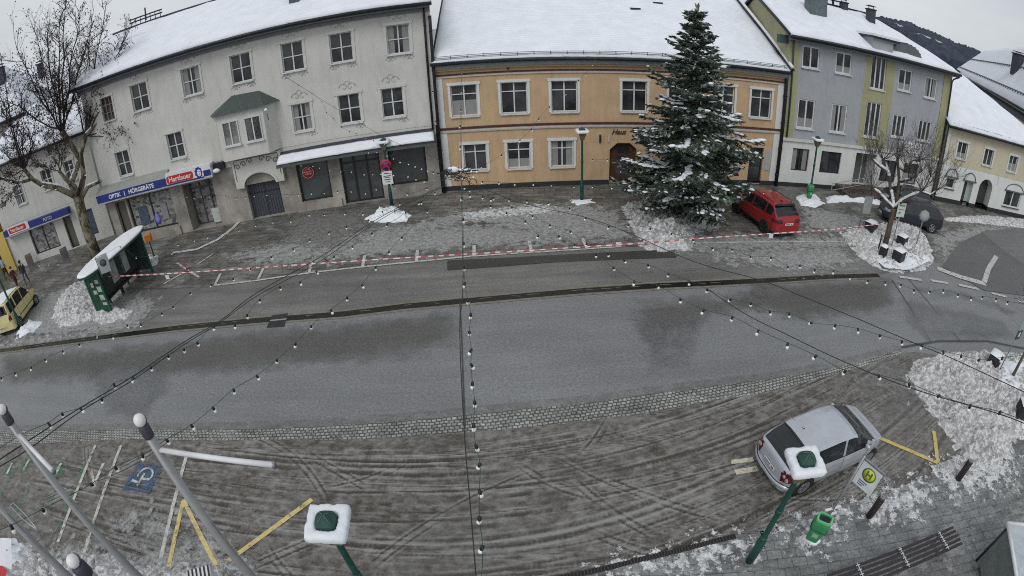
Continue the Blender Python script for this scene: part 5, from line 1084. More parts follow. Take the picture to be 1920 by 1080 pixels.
fs=[(i*n+j,i*n+(j+1)%n,(i+1)*n+(j+1)%n,(i+1)*n+j) for i in range(len(lv)-1) for j in range(n)]+[tuple(range((len(lv)-1)*n,len(lv)*n))]
mb.add(vs,fs,0,True); mb.build('snow_layer',SNOW,rf)
xs_=(-h+.55,h-.55)
for x in (-h+.75,-h*.33,h*.33,h-.75):
    for y in ((.55,-.5) if abs(x)>h*.5 else (.55,)): mb=MB(); mb.box((x-.05,y-.05,0),(x+.05,y+.05,2.32)); mb.build('post',GREENL,sh)
mb=MB(); mb.box((-h+.8,.53,.25),(h-.8,.56,2.2)); mb.build('rear_glass',M('shelter_glass',(.06,.075,.07),(.03,.04,.038),2,.1),sh)
mb=MB(); mb.box((-h+.72,-.55,.22),(-h+.78,.50,2.2)); ep=mb.build('end_panel',M('shelter_panel',(.02,.075,.048),(.012,.045,.03),4,.3),sh)
mb=MB()
for (y,z,a,b) in ((-.25,1.85,.16,.2),(-.25,1.45,.2,.28),(-.22,1.0,.2,.28),(-.25,.66,.2,.14),(.15,1.7,.12,.25),(.12,1.3,.16,.2)): mb.box((-h+.705,y-a,z-b/2),(-h+.718,y+a*.6,z+b/2))
mb.build('timetable',M('paper_pale',(.42,.48,.40),(.16,.26,.18),9,.6,lo=.35,hi=.5),ep)
mb=MB(); mb.box((h-.78,-.50,.22),(h-.72,.50,2.2)); mb.build('end_panel',M('shelter_glass',(.06,.075,.07)),sh)
mb=MB(); mb.box((-h+1,.1,.42),(h-1,.45,.47)); [mb.box((x-.03,.2,0),(x+.03,.4,.42)) for x in (-h+1.2,0,h-1.2)]; mb.build('seat',BENCHW,sh)
for x in (-.2,.9): mb=MB(); mb.box((x,.50,.7),(x+.6,.526,1.9)); mb.build('poster',M('poster_palegrey',(.42,.46,.46),(.3,.33,.34),3),sh)
g=G(226,570,.0); gg=G(195,497,3.0); o=E('stop_plate',(gg.x,gg.y,0),.55,'grey framed stop plate with a round emblem hanging over the shelter roof','sign')
mb=MB(); mb.box((-.26,-.02,2.65),(.26,.02,3.4)); p_=mb.build('plate',PLG,o); mb=MB(); disc(mb,.17,Tr((0,-.022,3.12))@FACE,.006); mb.build('emblem',M('emblem_dark',(.06,.07,.08)),p_); mb=MB(); mb.tube([(-.3,0,2.5),(-.3,0,3.45),(.28,0,3.45)],.025,8); mb.tube([(.28,0,3.45),(.28,0,2.5)],.02,6); mb.build('pole',STEEL,o)
# ---------------------------------------------------------------- flagpoles near the viewer
def flagpole(top,z,label,arm=None,r=.039,ball=True):
    g=G(*top,z); o=E('flagpole',(g.x,g.y,0),0,label,'flagpole','grey flagpoles close to the viewer')
    mb=MB(); mb.tube([(0,0,0),(0,0,z*.45),(0,0,z-.12)],[r*1.6,r*1.45,r*1.05],14); mb.build('pole',ALU,o)
    mb=MB(); mb.lathe([(r*1.18,0),(r*1.25,.015),(r*1.25,.10),(r*.9,.12)],14,(0,0,z-.16)); mb.build('collar',M('collar_violet_grey',(.06,.055,.075)),o)
    mb=MB(); mb.ball((0,0,z+.0),.053,0,16); mb.build('finial',M('finial_pearl',(.78,.78,.76),rough=.3),o)
    mb=MB(); mb.ball((-.006,.008,z-.012),.056,0,16,(1,1,.85)); mb.build('finial_cup',M('finial_violet',(.12,.10,.16)),o)
    if arm:
        e=G(*arm,z-.30)-Vector((g.x,g.y,0)); d=e.copy(); d.z=0; d.normalize()
        mb=MB(); a=Vector((0,0,z-.30))+d*r*.9; b=Vector((e.x,e.y,z-.30)); mb.tube([a,b],.022,8); mb.build('banner_arm',WHITEP,o)
        mb=MB(); mb.tube([b,b+d*.012],.026,8); mb.build('arm_cap',STEEL,o)
    mb=MB(); mb.tube([(r*1.1,0,z-1.2),(r*1.2,.0,1.0)],.004,4); mb.build('halyard',CABLE,o)
    mb=MB(); mb.box((-r*1.75,-.02,z-1.1),(-r*1.1,.02,z-1.02)); mb.build('clamp',STEEL,o); return o
flagpole((262,788),7.5,'grey flagpole with a pearly ball and a long white banner arm pointing right',(513,872))
flagpole((4,768),7.5,'grey flagpole with a short banner arm, left of the long-armed pole',(100,884))
flagpole((-120,800),7.6,'plain grey flagpole without an arm beside the thin wire loop',None)
flagpole((137,1052),7.2,'lowest flagpole, its ball and dark collar close above the snowy ground',None,.05)
# hooked rod and flag
a,b=G(20,948,7.1),G(72,995,7.1); o=E('wire_loop',(a.x,a.y,7.1),0,'thin steel wire loop between two flagpoles','loop'); d=b-a; n_=Vector((-d.y,d.x,0)).normalized()*.03
mb=MB(); mb.tube([(0,0,0),n_*1.2,d*.5+n_,d],.007,6); mb.tube([(0,0,0),-n_*.2,d*.5-n_*.5,d],.007,6); mb.build('loop',STEEL,o)
def qd(px,z): return [G(x,y,zz) for (x,y),zz in zip(px,z)]
v=qd([(-40,1000),(22,1012),(20,1085),(-40,1085)],[3.2,3.2,2.6,2.6]); c=sum(v,Vector())/4; o=E('banner',(c.x,c.y,c.z),0,'white banner with dark blue and red stripes near the flagpoles','banner')
mb=MB(); vs=[]
for i in range(9):
    for j in range(9):
        p_=v[0].lerp(v[1],i/8).lerp(v[3].lerp(v[2],i/8),j/8)-c; vs.append(p_+Vector((0,0,.03*math.sin(i*1.1+j*.5))))
vs2=[p_-Vector((0,0,.006)) for p_ in vs]
mb.add(vs+vs2,[(i*9+j,i*9+j+1,(i+1)*9+j+1,(i+1)*9+j) for i in range(8) for j in range(8)]+[(81+i*9+j,81+(i+1)*9+j,81+(i+1)*9+j+1,81+i*9+j+1) for i in range(8) for j in range(8)],0,True); cl=mb.build('cloth',M('banner_white',(.72,.73,.76),(.6,.61,.65),5),o)
for (px,m,zz) in (([( -10,1008),(16,1036),(18,1028),(-6,1000)],M('banner_navy',(.02,.02,.09)),.05),([(-20,1040),(16,1072),(12,1092),(-30,1062)],REDP,.05)):
    mb=MB(); mb.add([G(x,y,3.0 if m is not REDP else 2.75)-c+Vector((0,0,zz)) for x,y in px],[(0,1,2,3)]); mb.build('stripe',m,cl)
# chrome case bottom (striped grille)
g=G(372,1078,1.0); o=E('grille_box',(g.x,g.y,0),.5,'small striped white grille box at the bottom edge left of centre','box'); mb=MB(); mb.bbox((-.3,-.2,.6),(.3,.2,1.0),.02); mb.build('box_body',WHITEP,o); mb=MB(); [mb.box((-.26+.1*k,-.18,1.002),(-.22+.1*k,.18,1.012)) for k in range(6)]; mb.box((-.28,-.18,0),(-.24,.18,.6)); mb.box((.24,-.18,0),(.28,.18,.6)); mb.build('slats',DK_FRAME,o)
# ---------------------------------------------------------------- cars
def ki(keys,x):
    if x<=keys[0][0]: return keys[0][1]
    for (a,va),(b,vb) in zip(keys[:-1],keys[1:]):
        if x<=b: t=(x-a)/(b-a); t=t*t*(3-2*t)*.5+t*.5; return va+(vb-va)*t
    return keys[-1][1]
TYRE=M('tyre_rubber',(.018,.018,.018),rough=.8); RIM=M('rim_alloy',(.42,.43,.45),(.30,.31,.33),8,.35,metal=.7); RIMD=M('rim_dark',(.06,.06,.065),(.03,.03,.03),8,.4,metal=.5)
CARGL=M('car_glass',(.018,.022,.024),(.010,.012,.014),1.5,.04,spec=.6); TRIM=M('car_trim_black',(.022,.022,.024),rough=.5)
TAIL=M('tail_light_red',(.11,.012,.022),(.05,.006,.012),14,.15); HEADL=M('headlight_clear',(.50,.52,.55),(.2,.2,.22),12,.1); PLATE=M('number_plate',(.66,.67,.66),rough=.5)
NS=5
def car(name,label,loc,az,S,paint,group='parked cars',rim=None):
    o=E(name,loc,az,label,'car',group); L=S['L']; H=S['top']; B=S['belt']; Wd=S['w']; zb=S['zb']
    xs=np.concatenate([np.linspace(-L/2,-L/2+.4,18)[:-1],np.linspace(-L/2+.4,L/2-.4,80),np.linspace(L/2-.4,L/2,16)[1:]])
    sec=[]
    for x in xs:
        w=ki(Wd,x); zt=ki(H,x); be=min(ki(B,x),zt-.012); k=max(0,min(1,(zt-be)/.38)); e=max(0,(abs(x)-(L/2-.22))/.22); z0=zb+.10*e**2
        wt=w*(1-S['tumble']*k)-.0; wt=min(wt,w*.95)
        P=[(w*.82,z0),(w*.96,z0+.05),(w*.985,z0+.18),(w*1.0,be*.62),(w*.985,be-.14*(be/.95)),(w*.955,be-.03),(w*.935,be),(wt+(w*.93-wt)*.06,zt-.085*k-.004),(wt*.93,zt-.03*k-.003),(wt*.5,zt+.012*k),(0,zt+.02*k)]
        Q=[]
        for (a,b) in zip(P[:-1],P[1:]):
            for t in range(NS): Q.append((a[0]+(b[0]-a[0])*t/NS,a[1]+(b[1]-a[1])*t/NS))
        Q.append(P[-1]); sec.append(Q)
    nr=len(sec[0]); full=[]
    for x,Q in zip(xs,sec): full.append([Vector((x,y,z)) for y,z in Q]+[Vector((x,-y,z)) for y,z in Q[::-1][1:]])
    nf=len(full[0]); parts={}
    def key(i,j):
        r=j if j<nr-1 else nf-2-j; x=(xs[i]+xs[i+1])/2; c=(full[i][j]+full[i+1][j+1])/2; seg=r//NS; side='L' if c.y>0 else 'R'
        for (a,b) in S['side']:
            if seg==6 and a<x<b: return 'side_window_'+side
        a,b=S['ws']; 
        if seg>=8 and a<x<b: return 'windscreen'
        if seg==7 and a+.03<x<b-.12: return 'windscreen'
        a,b=S['rw']
        if seg>=8 and a<x<b: return 'rear_window'
        for (xa,xb,ya,yb,za,zb_) in S['tl']:
            if xa<x<xb and ya<abs(c.y)<yb and za<c.z<zb_: return 'tail_light_'+side
        for (xa,xb,ya,yb,za,zb_) in S['hl']:
            if xa<x<xb and ya<abs(c.y)<yb and za<c.z<zb_: return 'headlight_'+side
        if c.z<S.get('clad',.30): return 'sill'
        return 'body'
    for i in range(len(xs)-1):
        for j in range(nf-1):
            parts.setdefault(key(i,j),[]).append((i,j))
    nm={'body':('body',paint),'sill':('lower_trim',S.get('sillmat',TRIM)),'windscreen':('windscreen',CARGL),'rear_window':('rear_window',CARGL)}
    for k,fl in parts.items():
        idx={}; vs=[]; fs=[]
        def vi(i,j):
            if (i,j) not in idx: idx[(i,j)]=len(vs); vs.append(full[i][j])
            return idx[(i,j)]
        for i,j in fl: fs.append((vi(i,j),vi(i,j+1),vi(i+1,j+1),vi(i+1,j)))
        if k=='body' or k=='sill':
            pass
        n_,m_=nm.get(k,(k[:-2],{'side_window':CARGL,'tail_light':TAIL,'headlight':HEADL}.get(k[:-2],CARGL)))
        mb=MB(); mb.add(vs,fs,0,True); 
        if k=='body':
            for i in (0,len(xs)-1): mb.add(full[i],[tuple(range(nf)) if i else tuple(range(nf-1,-1,-1))])
        mb.build(n_,m_,o)
    # pillars/seams
    sm=MB()
    for x in S['seams']:
        i=int(np.argmin(abs(xs-x)))
        for sgn in (0,1):
            pts=[full[i][j if not sgn else nf-1-j]+Vector((0,.002*(1-2*sgn),0)) for j in range(2*NS-1,6*NS)]; sm.tube(pts,.0055,4)
    i=int(np.argmin(abs(xs-S['hoodx'])))
    sm.tube([full[i][j]+Vector((0,0,.002)) for j in range(7*NS-1,nf-7*NS+1)],.006,4); sm.build('door_seams',TRIM,o)
    # belt line strip along windows and handles
    for sgn in (1,-1):
        st=MB(); pts=[]
        for i,x in enumerate(xs):
            if S['side'][0][0]-.1<x<S['side'][-1][1]+.25: v=full[i][6*NS if sgn>0 else nf-1-6*NS]; pts.append(v+Vector((0,.004*sgn,.004)))
        st.tube(pts,.012,5); st.build('window_strip',TRIM,o)
        for hx in S['handles']:
            i=int(np.argmin(abs(xs-hx))); v=full[i][4*NS+2 if sgn>0 else nf-3-4*NS]; hb_=MB(); hb_.bbox((hx-.09,v.y+sgn*.006-.015,v.z-.015),(hx+.09,v.y+sgn*.006+.015,v.z+.015),.006); hb_.build('door_handle',paint if S.get('hp') else TRIM,o)
        mx=S['mirror']; i=int(np.argmin(abs(xs-mx))); v=full[i][6*NS+1 if sgn>0 else nf-2-6*NS]; mr=MB(); mr.ball((mx,v.y+sgn*.10,v.z+.06),.10,0,10,(.55,1.0,.7)); mm=mr.build('mirror',paint,o); mr=MB(); mr.box((mx-.02,min(v.y,v.y+sgn*.06),v.z),(mx+.02,max(v.y,v.y+sgn*.06),v.z+.04)); mr.build('mirror_foot',TRIM,mm)
        if S.get('mould'):
            ml=MB(); pts=[]
            for i,x in enumerate(xs):
                if -1.0<x<1.05: v=full[i][3*NS-2 if sgn>0 else nf+1-3*NS]; pts.append(v+Vector((0,.008*sgn,0)))
            ml.tube(pts,.022,5); ml.build('side_moulding',S['mould'],o)
    r=S['wr']
    for wx in S['wx']:
        i=int(np.argmin(abs(xs-wx))); w=max(p.y for p in full[i])
        for sgn in (1,-1):
            M4=Tr((wx,sgn*(w-.19),r))@Matrix.Rotation(-sgn*PI/2,4,'X')
            am=MB(); am.lathe([(0,.0),(r*1.14,.0),(r*1.14,.198),(r*1.08,.200),(0,.200)],28,M4=M4); am.build('wheel_arch',TRIM,o)
            tm=MB(); tm.lathe([(r*.6,.0),(r*.95,.0),(r,.04),(r,.18),(r*.93,.212),(r*.66,.214),(r*.66,.208)],28,M4=M4); t_=tm.build('wheel',TYRE,o)
            rm=MB(); rm.lathe([(0,.205),(r*.14,.212),(r*.14,.203),(r*.20,.204),(r*.20,.2015)],16,M4=M4,mi=0)
            for a in range(S.get('spokes',5)):
                q=M4@Matrix.Rotation(2*PI*a/S.get('spokes',5),4,'Z'); rm.box((-.035,r*.12,.2045),(.035,r*.64,.2155),0,q)
            rm.lathe([(r*.60,.205),(r*.60,.217),(r*.67,.217),(r*.67,.205)],24,M4=M4,mi=0); rm.build('rim',rim or RIM,t_)
    # bumpers details, plates
    xr=xs[0]; pz=S['plate']; pm=MB(); pm.box((xr-.028,-.26,pz-.055),(xr-.012,.26,pz+.055)); p_=pm.build('number_plate',PLATE,o)
    dm=MB(); [dm.box((xr-.031,-.2+.055*k,pz-.03),(xr-.0285,-.2+.055*k+.035,pz+.03)) for k in range(8) if k!=2]; dm.build('plate_characters',M('ink_black',(.03,.03,.03)),p_)
    pm=MB(); pm.box((xs[-1]+.008,-.26,.36),(xs[-1]+.022,.26,.47)); pm.build('number_plate',PLATE,o)
    gm=MB(); gm.box((xs[-1]-.05,-.42,.52),(xs[-1]+.01,.42,.60)); gm.build('grille',TRIM,o)
    return o,full,xs
PAINT=lambda n,c,c2=None,mt=.0,coat=.45: M(n,c,c2 or tuple(v*.86 for v in c),2.2,.32,metal=mt,coat=coat,spec=.4)
SIL=PAINT('car_paint_silver',(.49,.515,.56),None,.35); RED=PAINT('car_paint_red',(.30,.016,.020)); DKB=PAINT('car_paint_darkblue',(.022,.027,.040),None,0,.3); YEL=PAINT('car_paint_cream_yellow',(.70,.62,.30)); BLK=PAINT('car_paint_black',(.012,.013,.016),None,0,.12)
HATCH=dict(L=4.2,zb=.2,tumble=.24,top=[(-2.1,.62),(-2.07,.90),(-2.0,1.0),(-1.86,1.10),(-1.45,1.44),(-1.2,1.49),(-.3,1.525),(.2,1.48),(.42,1.41),(1.25,1.00),(1.35,.96),(1.75,.84),(1.98,.70),(2.1,.50)],
 belt=[(-2.1,.60),(-2.0,.93),(-1.7,.99),(-.5,.95),(1.0,.90),(1.3,.90),(1.8,.77),(2.1,.5)],w=[(-2.1,.48),(-2.05,.66),(-1.92,.77),(-1.6,.85),(0,.875),(1.2,.86),(1.6,.79),(1.85,.68),(2.02,.50),(2.1,.30)],
 side=[(-1.66,-1.15),(-1.08,-.10),(-.02,.92)],ws=(.40,1.26),rw=(-1.95,-1.44),tl=[(-2.08,-1.80,.50,.9,.62,.93)],hl=[(1.62,2.06,.42,.85,.60,.78)],seams=(-1.1,-.06,1.0),hoodx=1.33,handles=(-.85,.12),mirror=.82,wr=.31,wx=(-1.32,1.30),plate=.70,clad=.30,sillmat=M('car_sill_grey',(.16,.165,.17)),mould=M('car_mould_grey',(.20,.205,.21)),hp=True,spokes=9)
_=G(1497,926); _2=G(1628,866); az=math.atan2(_2.y-_.y,_2.x-_.x)
c_=Vector((_.x,_.y))+Vector((math.cos(az),math.sin(az)))*1.22+Vector((-math.sin(az),math.cos(az)))*.78
o,full,xs=car('parked_car','silver hatchback parked beside the near kerb, seen from behind and above',(c_.x,c_.y,0),az,HATCH,SIL); o.scale=(.91,.945,.92)
mb=MB(); mb.tube([(-1.15,.12,1.50),(-1.28,.12,1.62)],.006,5); mb.ball((-1.14,.12,1.503),.022,0,8); mb.tube([(-1.2,-.66,1.475),(-1.2,.66,1.475)],.004,4); mb.build('aerial',TRIM,o)
mb=MB(); bp=[]
for k in range(17):
    t=-1+2*k/16; bp.append((-2.15+.30*abs(t)**3.2,t*.84,.50-.03*t*t))
mb.tube(bp,[.05]+[.085]*15+[.05],8); mb.build('rear_bumper',SIL,o)
mb=MB(); mb.tube([(x-.055,y,z+.085) for x,y,z in bp],.014,5); mb.build('bumper_gap',TRIM,o)
mb=MB(); mb.tube([(-1.96,-.34,1.08),(-1.93,.05,1.13)],.010,4); mb.build('rear_wiper',TRIM,o)
mb=MB(); mb.tube([(-1.50+.0*k,-.58+1.16*k/10,1.445+.012*math.sin(PI*k/10)) for k in range(11)],.009,4); mb.build('tailgate_gap',TRIM,o)
for sgn in (1,-1):
    i=int(np.argmin(abs(xs+2.0)))
    for (dx,dy,dz,r) in ((-2.045,.60,.80,.062),(-2.0,.70,.72,.075)): mb=MB(); mb.ball((dx,sgn*dy,dz),r,0,12,(.45,1,1)); mb.build('tail_lamp',M('lamp_pale_pink',(.50,.36,.36),(.35,.2,.2),20,.2),o)
SUV=dict(L=4.45,zb=.26,tumble=.22,top=[(-2.22,.7),(-2.18,1.0),(-2.1,1.12),(-1.95,1.28),(-1.62,1.58),(-1.3,1.64),(-.2,1.67),(.3,1.62),(.52,1.54),(1.2,1.12),(1.32,1.08),(1.9,.98),(2.14,.86),(2.22,.6)],
 belt=[(-2.22,.68),(-2.1,1.05),(-1.7,1.10),(-.5,1.05),(1.0,1.0),(1.3,1.0),(1.9,.92),(2.22,.58)],w=[(-2.22,.70),(-2.15,.80),(-1.95,.88),(-1.6,.915),(0,.925),(1.4,.915),(1.9,.84),(2.12,.72),(2.22,.5)],
 side=[(-1.72,-1.22),(-1.14,-.12),(-.04,.95)],ws=(.50,1.24),rw=(-2.05,-1.66),tl=[(-2.2,-1.86,.42,.95,.86,1.02)],hl=[(1.75,2.2,.45,.9,.72,.88)],seams=(-1.2,-.08,1.05),hoodx=1.36,handles=(-.9,.1),mirror=.85,wr=.35,wx=(-1.36,1.34),plate=.80,clad=.42,hp=True,spokes=5)
a,b=G(1436,441),G(1494,438); c_=(a+b)/2; az=PI/2+.14
o,full,xs=car('parked_car','red sport utility car parked right of the fir tree, rear towards the road',(c_.x-.36,c_.y+1.62,0),az,SUV,RED,rim=RIMD)
mb=MB(); mb.box((-1.75,-.62,1.60),(-1.60,.62,1.615)); mb.bbox((-1.80,-.60,1.585),(-1.62,.60,1.605),.008); mb.build('spoiler',TRIM,o); mb=MB(); mb.ball((-1.35,0,1.68),.06,0,8,(1.6,.5,.7)); mb.build('aerial_fin',TRIM,o)
mb=MB(); mb.bbox((-2.25,-.7,.32),(-2.18,.7,.40),.02); mb.build('bumper_insert',STEEL,o)
mb=MB()
for k in range(9): mb.ball((1.0+.1*k,.74-.0*k,1.06-.012*k),.09,0,8,(1,.7,.3),.2)
mb.build('hood_snow',SNOW,o)
mb=MB(); [mb.tube([(-1.5,y,1.62),(-1.4,y,1.68),(.2,y,1.70),(.3,y,1.65)],.016,6) for y in (-.60,.60)]; mb.build('roof_rail',TRIM,o)
a,b=G(1740,430),G(1680,418); az=math.atan2(.42,-1)
g=G(1707,420); 
car('parked_car','dark blue car parked behind the snowy island, front to the left',(24.45,22.0,0),az,SUV,DKB)
car('parked_car','black car almost hidden behind the dark blue car near the olive house',(26.6,24.7,0),az-.1,HATCH,BLK)
VAN=dict(L=4.05,zb=.22,tumble=.12,top=[(-2.02,.75),(-2.0,1.05),(-1.97,1.25),(-1.88,1.72),(-1.7,1.80),(-.2,1.83),(.35,1.76),(.52,1.66),(1.1,1.14),(1.22,1.08),(1.75,.92),(1.93,.78),(2.02,.5)],
 belt=[(-2.02,.72),(-1.97,1.1),(-1.7,1.12),(-.5,1.1),(.9,1.05),(1.2,1.0),(1.75,.86),(2.02,.48)],w=[(-2.02,.76),(-1.97,.81),(-1.8,.835),(0,.84),(1.3,.82),(1.75,.76),(1.94,.62),(2.02,.48)],
 side=[(-1.75,-.95),(-.83,-.02),(.06,.88)],ws=(.48,1.14),rw=(-1.975,-1.86),tl=[(-2.02,-1.86,.66,.9,.80,1.08)],hl=[(1.6,1.98,.42,.8,.64,.80)],seams=(-.9,.02,.95),hoodx=1.25,handles=(-.7,.15),mirror=.78,wr=.30,wx=(-1.3,1.3),plate=.55,clad=.0,mould=TRIM,hp=True,spokes=5)
f_,r_=G(70,571),G(40,606); az=1.98
f_=G(70,571); hx,hy=math.cos(az),math.sin(az)
# front right wheel on the ground at f_
cx=f_.x-hx*1.3-(hy)*.78; cy=f_.y-hy*1.3+(hx)*.78
o,full,xs=car('parked_car','pale yellow high-roofed car with snow on its roof beside the bus shelter snow heap',(cx,cy,0),az,VAN,YEL)
mb=MB(); vs=[];n=12
for i in range(n):
    for j in range(8): u,v=i/(n-1),j/7; vs.append((-1.75+2.0*u,-.62+1.24*v,1.79+.035*math.sin(PI*u)+.07*(1-(2*u-1)**6)*(1-(2*v-1)**6)+random.uniform(0,.02)))
mb.add(vs,[(i*8+j,(i+1)*8+j,(i+1)*8+j+1,i*8+j+1) for i in range(n-1) for j in range(7)],0,True); mb.build('roof_snow',SNOW,o)
mb=MB(); mb.box((-2.04,-.45,1.28),(-1.93,.45,1.68)) ; mb.build('tailgate_glass',CARGL,o)
# ---------------------------------------------------------------- bare trees
def on_depth(px,py,base,off=0):
    "point seen at px,py at the ground distance of base (+off)"
    d=ray(px,py); h=math.hypot(d.x,d.y); D=math.hypot(base.x,base.y)+off; t=D/h; return Vector((d.x*t,d.y*t,CH+d.z*t))
def twigs(mb,balls,p,d,L,r,depth,spread=.5,up=.25):
    n=4; pts=[p.copy()]; dd=d.normalized()
    for i in range(n):
        dd=(dd+Vector((random.gauss(0,.13),random.gauss(0,.13),random.gauss(0,.10)+up*.12))).normalized(); pts.append(pts[-1]+dd*L/n)
    mb.tube(pts,[max(r*q_,.0048) for q_ in (1,.85,.7,.55,.4)],4 if r<.03 else 6,0,False)
    if depth>0:
        for k in range(random.choice((3,4,5)) if depth>1 else random.choice((2,3,4))):
            i=random.randint(1,n); f=random.random(); q=pts[i-1].lerp(pts[i],f)
            a=Vector((random.gauss(0,1),random.gauss(0,1),random.gauss(0,.7)+up)).normalized(); nd=(dd*.75+a*spread*1.1).normalized()
            twigs(mb,balls,q,nd,L*random.uniform(.45,.72),r*.55,depth-1,spread,up)
    else:
        if balls is not None and random.random()<.5: balls.append(pts[-1].copy())
def rel(pts,base): return [p-base for p in pts]
base=G(181,482); o=E('plane_tree',base,0,'tall bare plane tree with seed balls and a mottled trunk, behind the bus shelter','tree')
T=lambda x,y,off=0: on_depth(x,y,base,off)-base
mb=MB(); 
trunk=[Vector((0,0,-.05)),T(172,455),T(158,415),T(150,385),T(146,365)]
mb.tube(trunk,[.46,.40,.36,.36,.40],12,0)
limbs=[([T(148,372),T(133,345),T(150,300,.3),T(128,262,.3),T(118,250,.4)],[.26,.20,.17,.16,.20]),
([T(148,372),T(157,330,-.4),T(152,290,-.4),T(160,255,-.5)],[.24,.17,.14,.15]),
([T(146,368),T(110,352,.3),T(78,346,.6),T(60,335,.6),T(46,318,.5)],[.25,.2,.16,.13,.11]),
([T(147,370),T(140,350,-.8),T(122,335,-1),T(112,322,-1.2)],[.2,.15,.12,.1]),
([T(60,335,.6),T(35,343,.8),T(5,335,1),T(-25,325,1)],[.12,.10,.08,.06]),
([T(150,375),T(165,350,-.5),T(188,340,-.8)],[.18,.12,.09]),
([T(160,255,-.5),T(180,232,-.7),T(200,215,-.7)],[.13,.09,.07])]
for p,r in limbs: mb.tube(p,[q*1.15 for q in r],8,0,True); mb.ball(p[-1],r[-1]*1.25,0,8,(1,1,1),.15)
mb.build('trunk',BARKP,o)
tw=MB(); balls=[]; random.seed(11)
knots=[T(118,250,.4),T(160,255,-.5),T(46,318,.5),T(112,322,-1.2),T(200,215,-.7)]
shoots=[(0,(58,130),.10),(0,(85,60),.11),(0,(112,30),.12),(0,(125,-10),.12),(0,(150,20),.11),(0,(175,40),.10),(0,(20,190),.09),(0,(60,40),.08),(0,(100,110),.08),(0,(140,90),.08),
 (1,(170,60),.10),(1,(200,20),.10),(1,(235,60),.09),(1,(185,130),.08),(1,(225,130),.08),(1,(245,170),.07),(1,(270,215),.06),(1,(265,250),.05),
 (2,(10,200),.09),(2,(-10,140),.08),(2,(40,170),.08),(2,(70,210),.07),(2,(-20,260),.07),(2,(20,290),.05),(2,(60,260),.06),(2,(-30,340),.06),(2,(10,380),.05),
 (3,(80,250),.06),(3,(100,220),.06),(3,(130,230),.06),(3,(70,300),.05),(4,(250,110),.07),(4,(270,180),.06),(4,(290,240),.05),(4,(230,250),.05),(4,(215,90),.07),(1,(130,130),.08),(0,(30,90),.09),(2,(-10,60),.08)]
for ki_,(x,y),r in shoots:
    p=knots[ki_]; off=random.uniform(-2.6,2.6); e=T(x,y,off); n=7; pts=[p]
    ctrl=p.lerp(e,.45)+Vector((0,0,-.25)); 
    for i in range(1,n+1): t=i/n; q=p*(1-t)**2+ctrl*2*t*(1-t)+e*t*t; pts.append(q+Vector((random.gauss(0,.07),random.gauss(0,.07),random.gauss(0,.05))))
    tw.tube(pts,[r*.72*(1-.74*i/n) for i in range(n+1)],6,0,False); L=(e-p).length
    for i in range(2,n+1):
        for k in range(random.choice((3,4))):
            dd=(pts[i]-pts[i-1]).normalized(); a=Vector((random.gauss(0,1),random.gauss(0,1),random.gauss(.15,.8))).normalized()
            twigs(tw,balls,pts[i-1].lerp(pts[i],random.random()),(dd*.8+a*.8).normalized(),random.uniform(.55,1.6)*(L/6)**.5,max(.013,r*.22),2)
tw.build('branches',TWIG,o)
bb=MB()
for b in balls: bb.ball(b-Vector((0,0,.06)),.042,0,4)
bb.build('seed_balls',M('seed_brown',(.05,.035,.028),(.03,.02,.02)),o)
sn=MB()
def snow_on(mb,pts,rad,w=.8,gap=.35,th=.06):
    cur=[];cr=[]
    def flush():
        if len(cur)>2: mb.tube(cur,[.012]+cr[1:-1]+[.012],6,0,True)
        cur.clear(); cr.clear()
    for a,b,ra,rb in zip(pts[:-1],pts[1:],rad[:-1],rad[1:]):
        n=max(1,int((b-a).length/.10)); hz=1-abs((b-a).normalized().z)
        for k in range(n):
            p=a.lerp(b,k/n); r=ra+(rb-ra)*k/n
            if hz<.10 or mnoise.noise(p*1.9)<-gap: flush(); continue
            cur.append(p+Vector((0,0,r*.58+.02+random.uniform(0,.012)))); cr.append(max(r*w*.95,.03)*random.uniform(.86,1.12))
    flush(); return
    for a,b,ra,rb in zip(pts[:-1],pts[1:],rad[:-1],rad[1:]):
        n=max(1,int((b-a).length/.16))
        for k in range(n):
            if mnoise.noise(a.lerp(b,k/n)*1.7)<-gap: continue
            t=(k+.5)/n; p=a.lerp(b,t); r=ra+(rb-ra)*t; d=(b-a).normalized(); hz=(1-abs(d.z))
            if hz<.12: continue
            mb.ball((p.x,p.y,p.z+r*.85+th*.2),max(r*w,.03)*random.uniform(.8,1.2),0,6,(1.3,1.3,.55+th),.2)
for p,r in limbs: snow_on(sn,p,r,.8,.55)
for k in range(26): x,y=random.choice(((115,300),(60,340),(150,330),(175,262),(120,340),(35,345))); q=T(x+random.gauss(0,14),y+random.gauss(0,10),random.uniform(-1,1)); sn.ball(q,random.uniform(.04,.10),0,6,(1.6,1.6,.5),.3)
sn.build('branch_snow',SNOW,o)
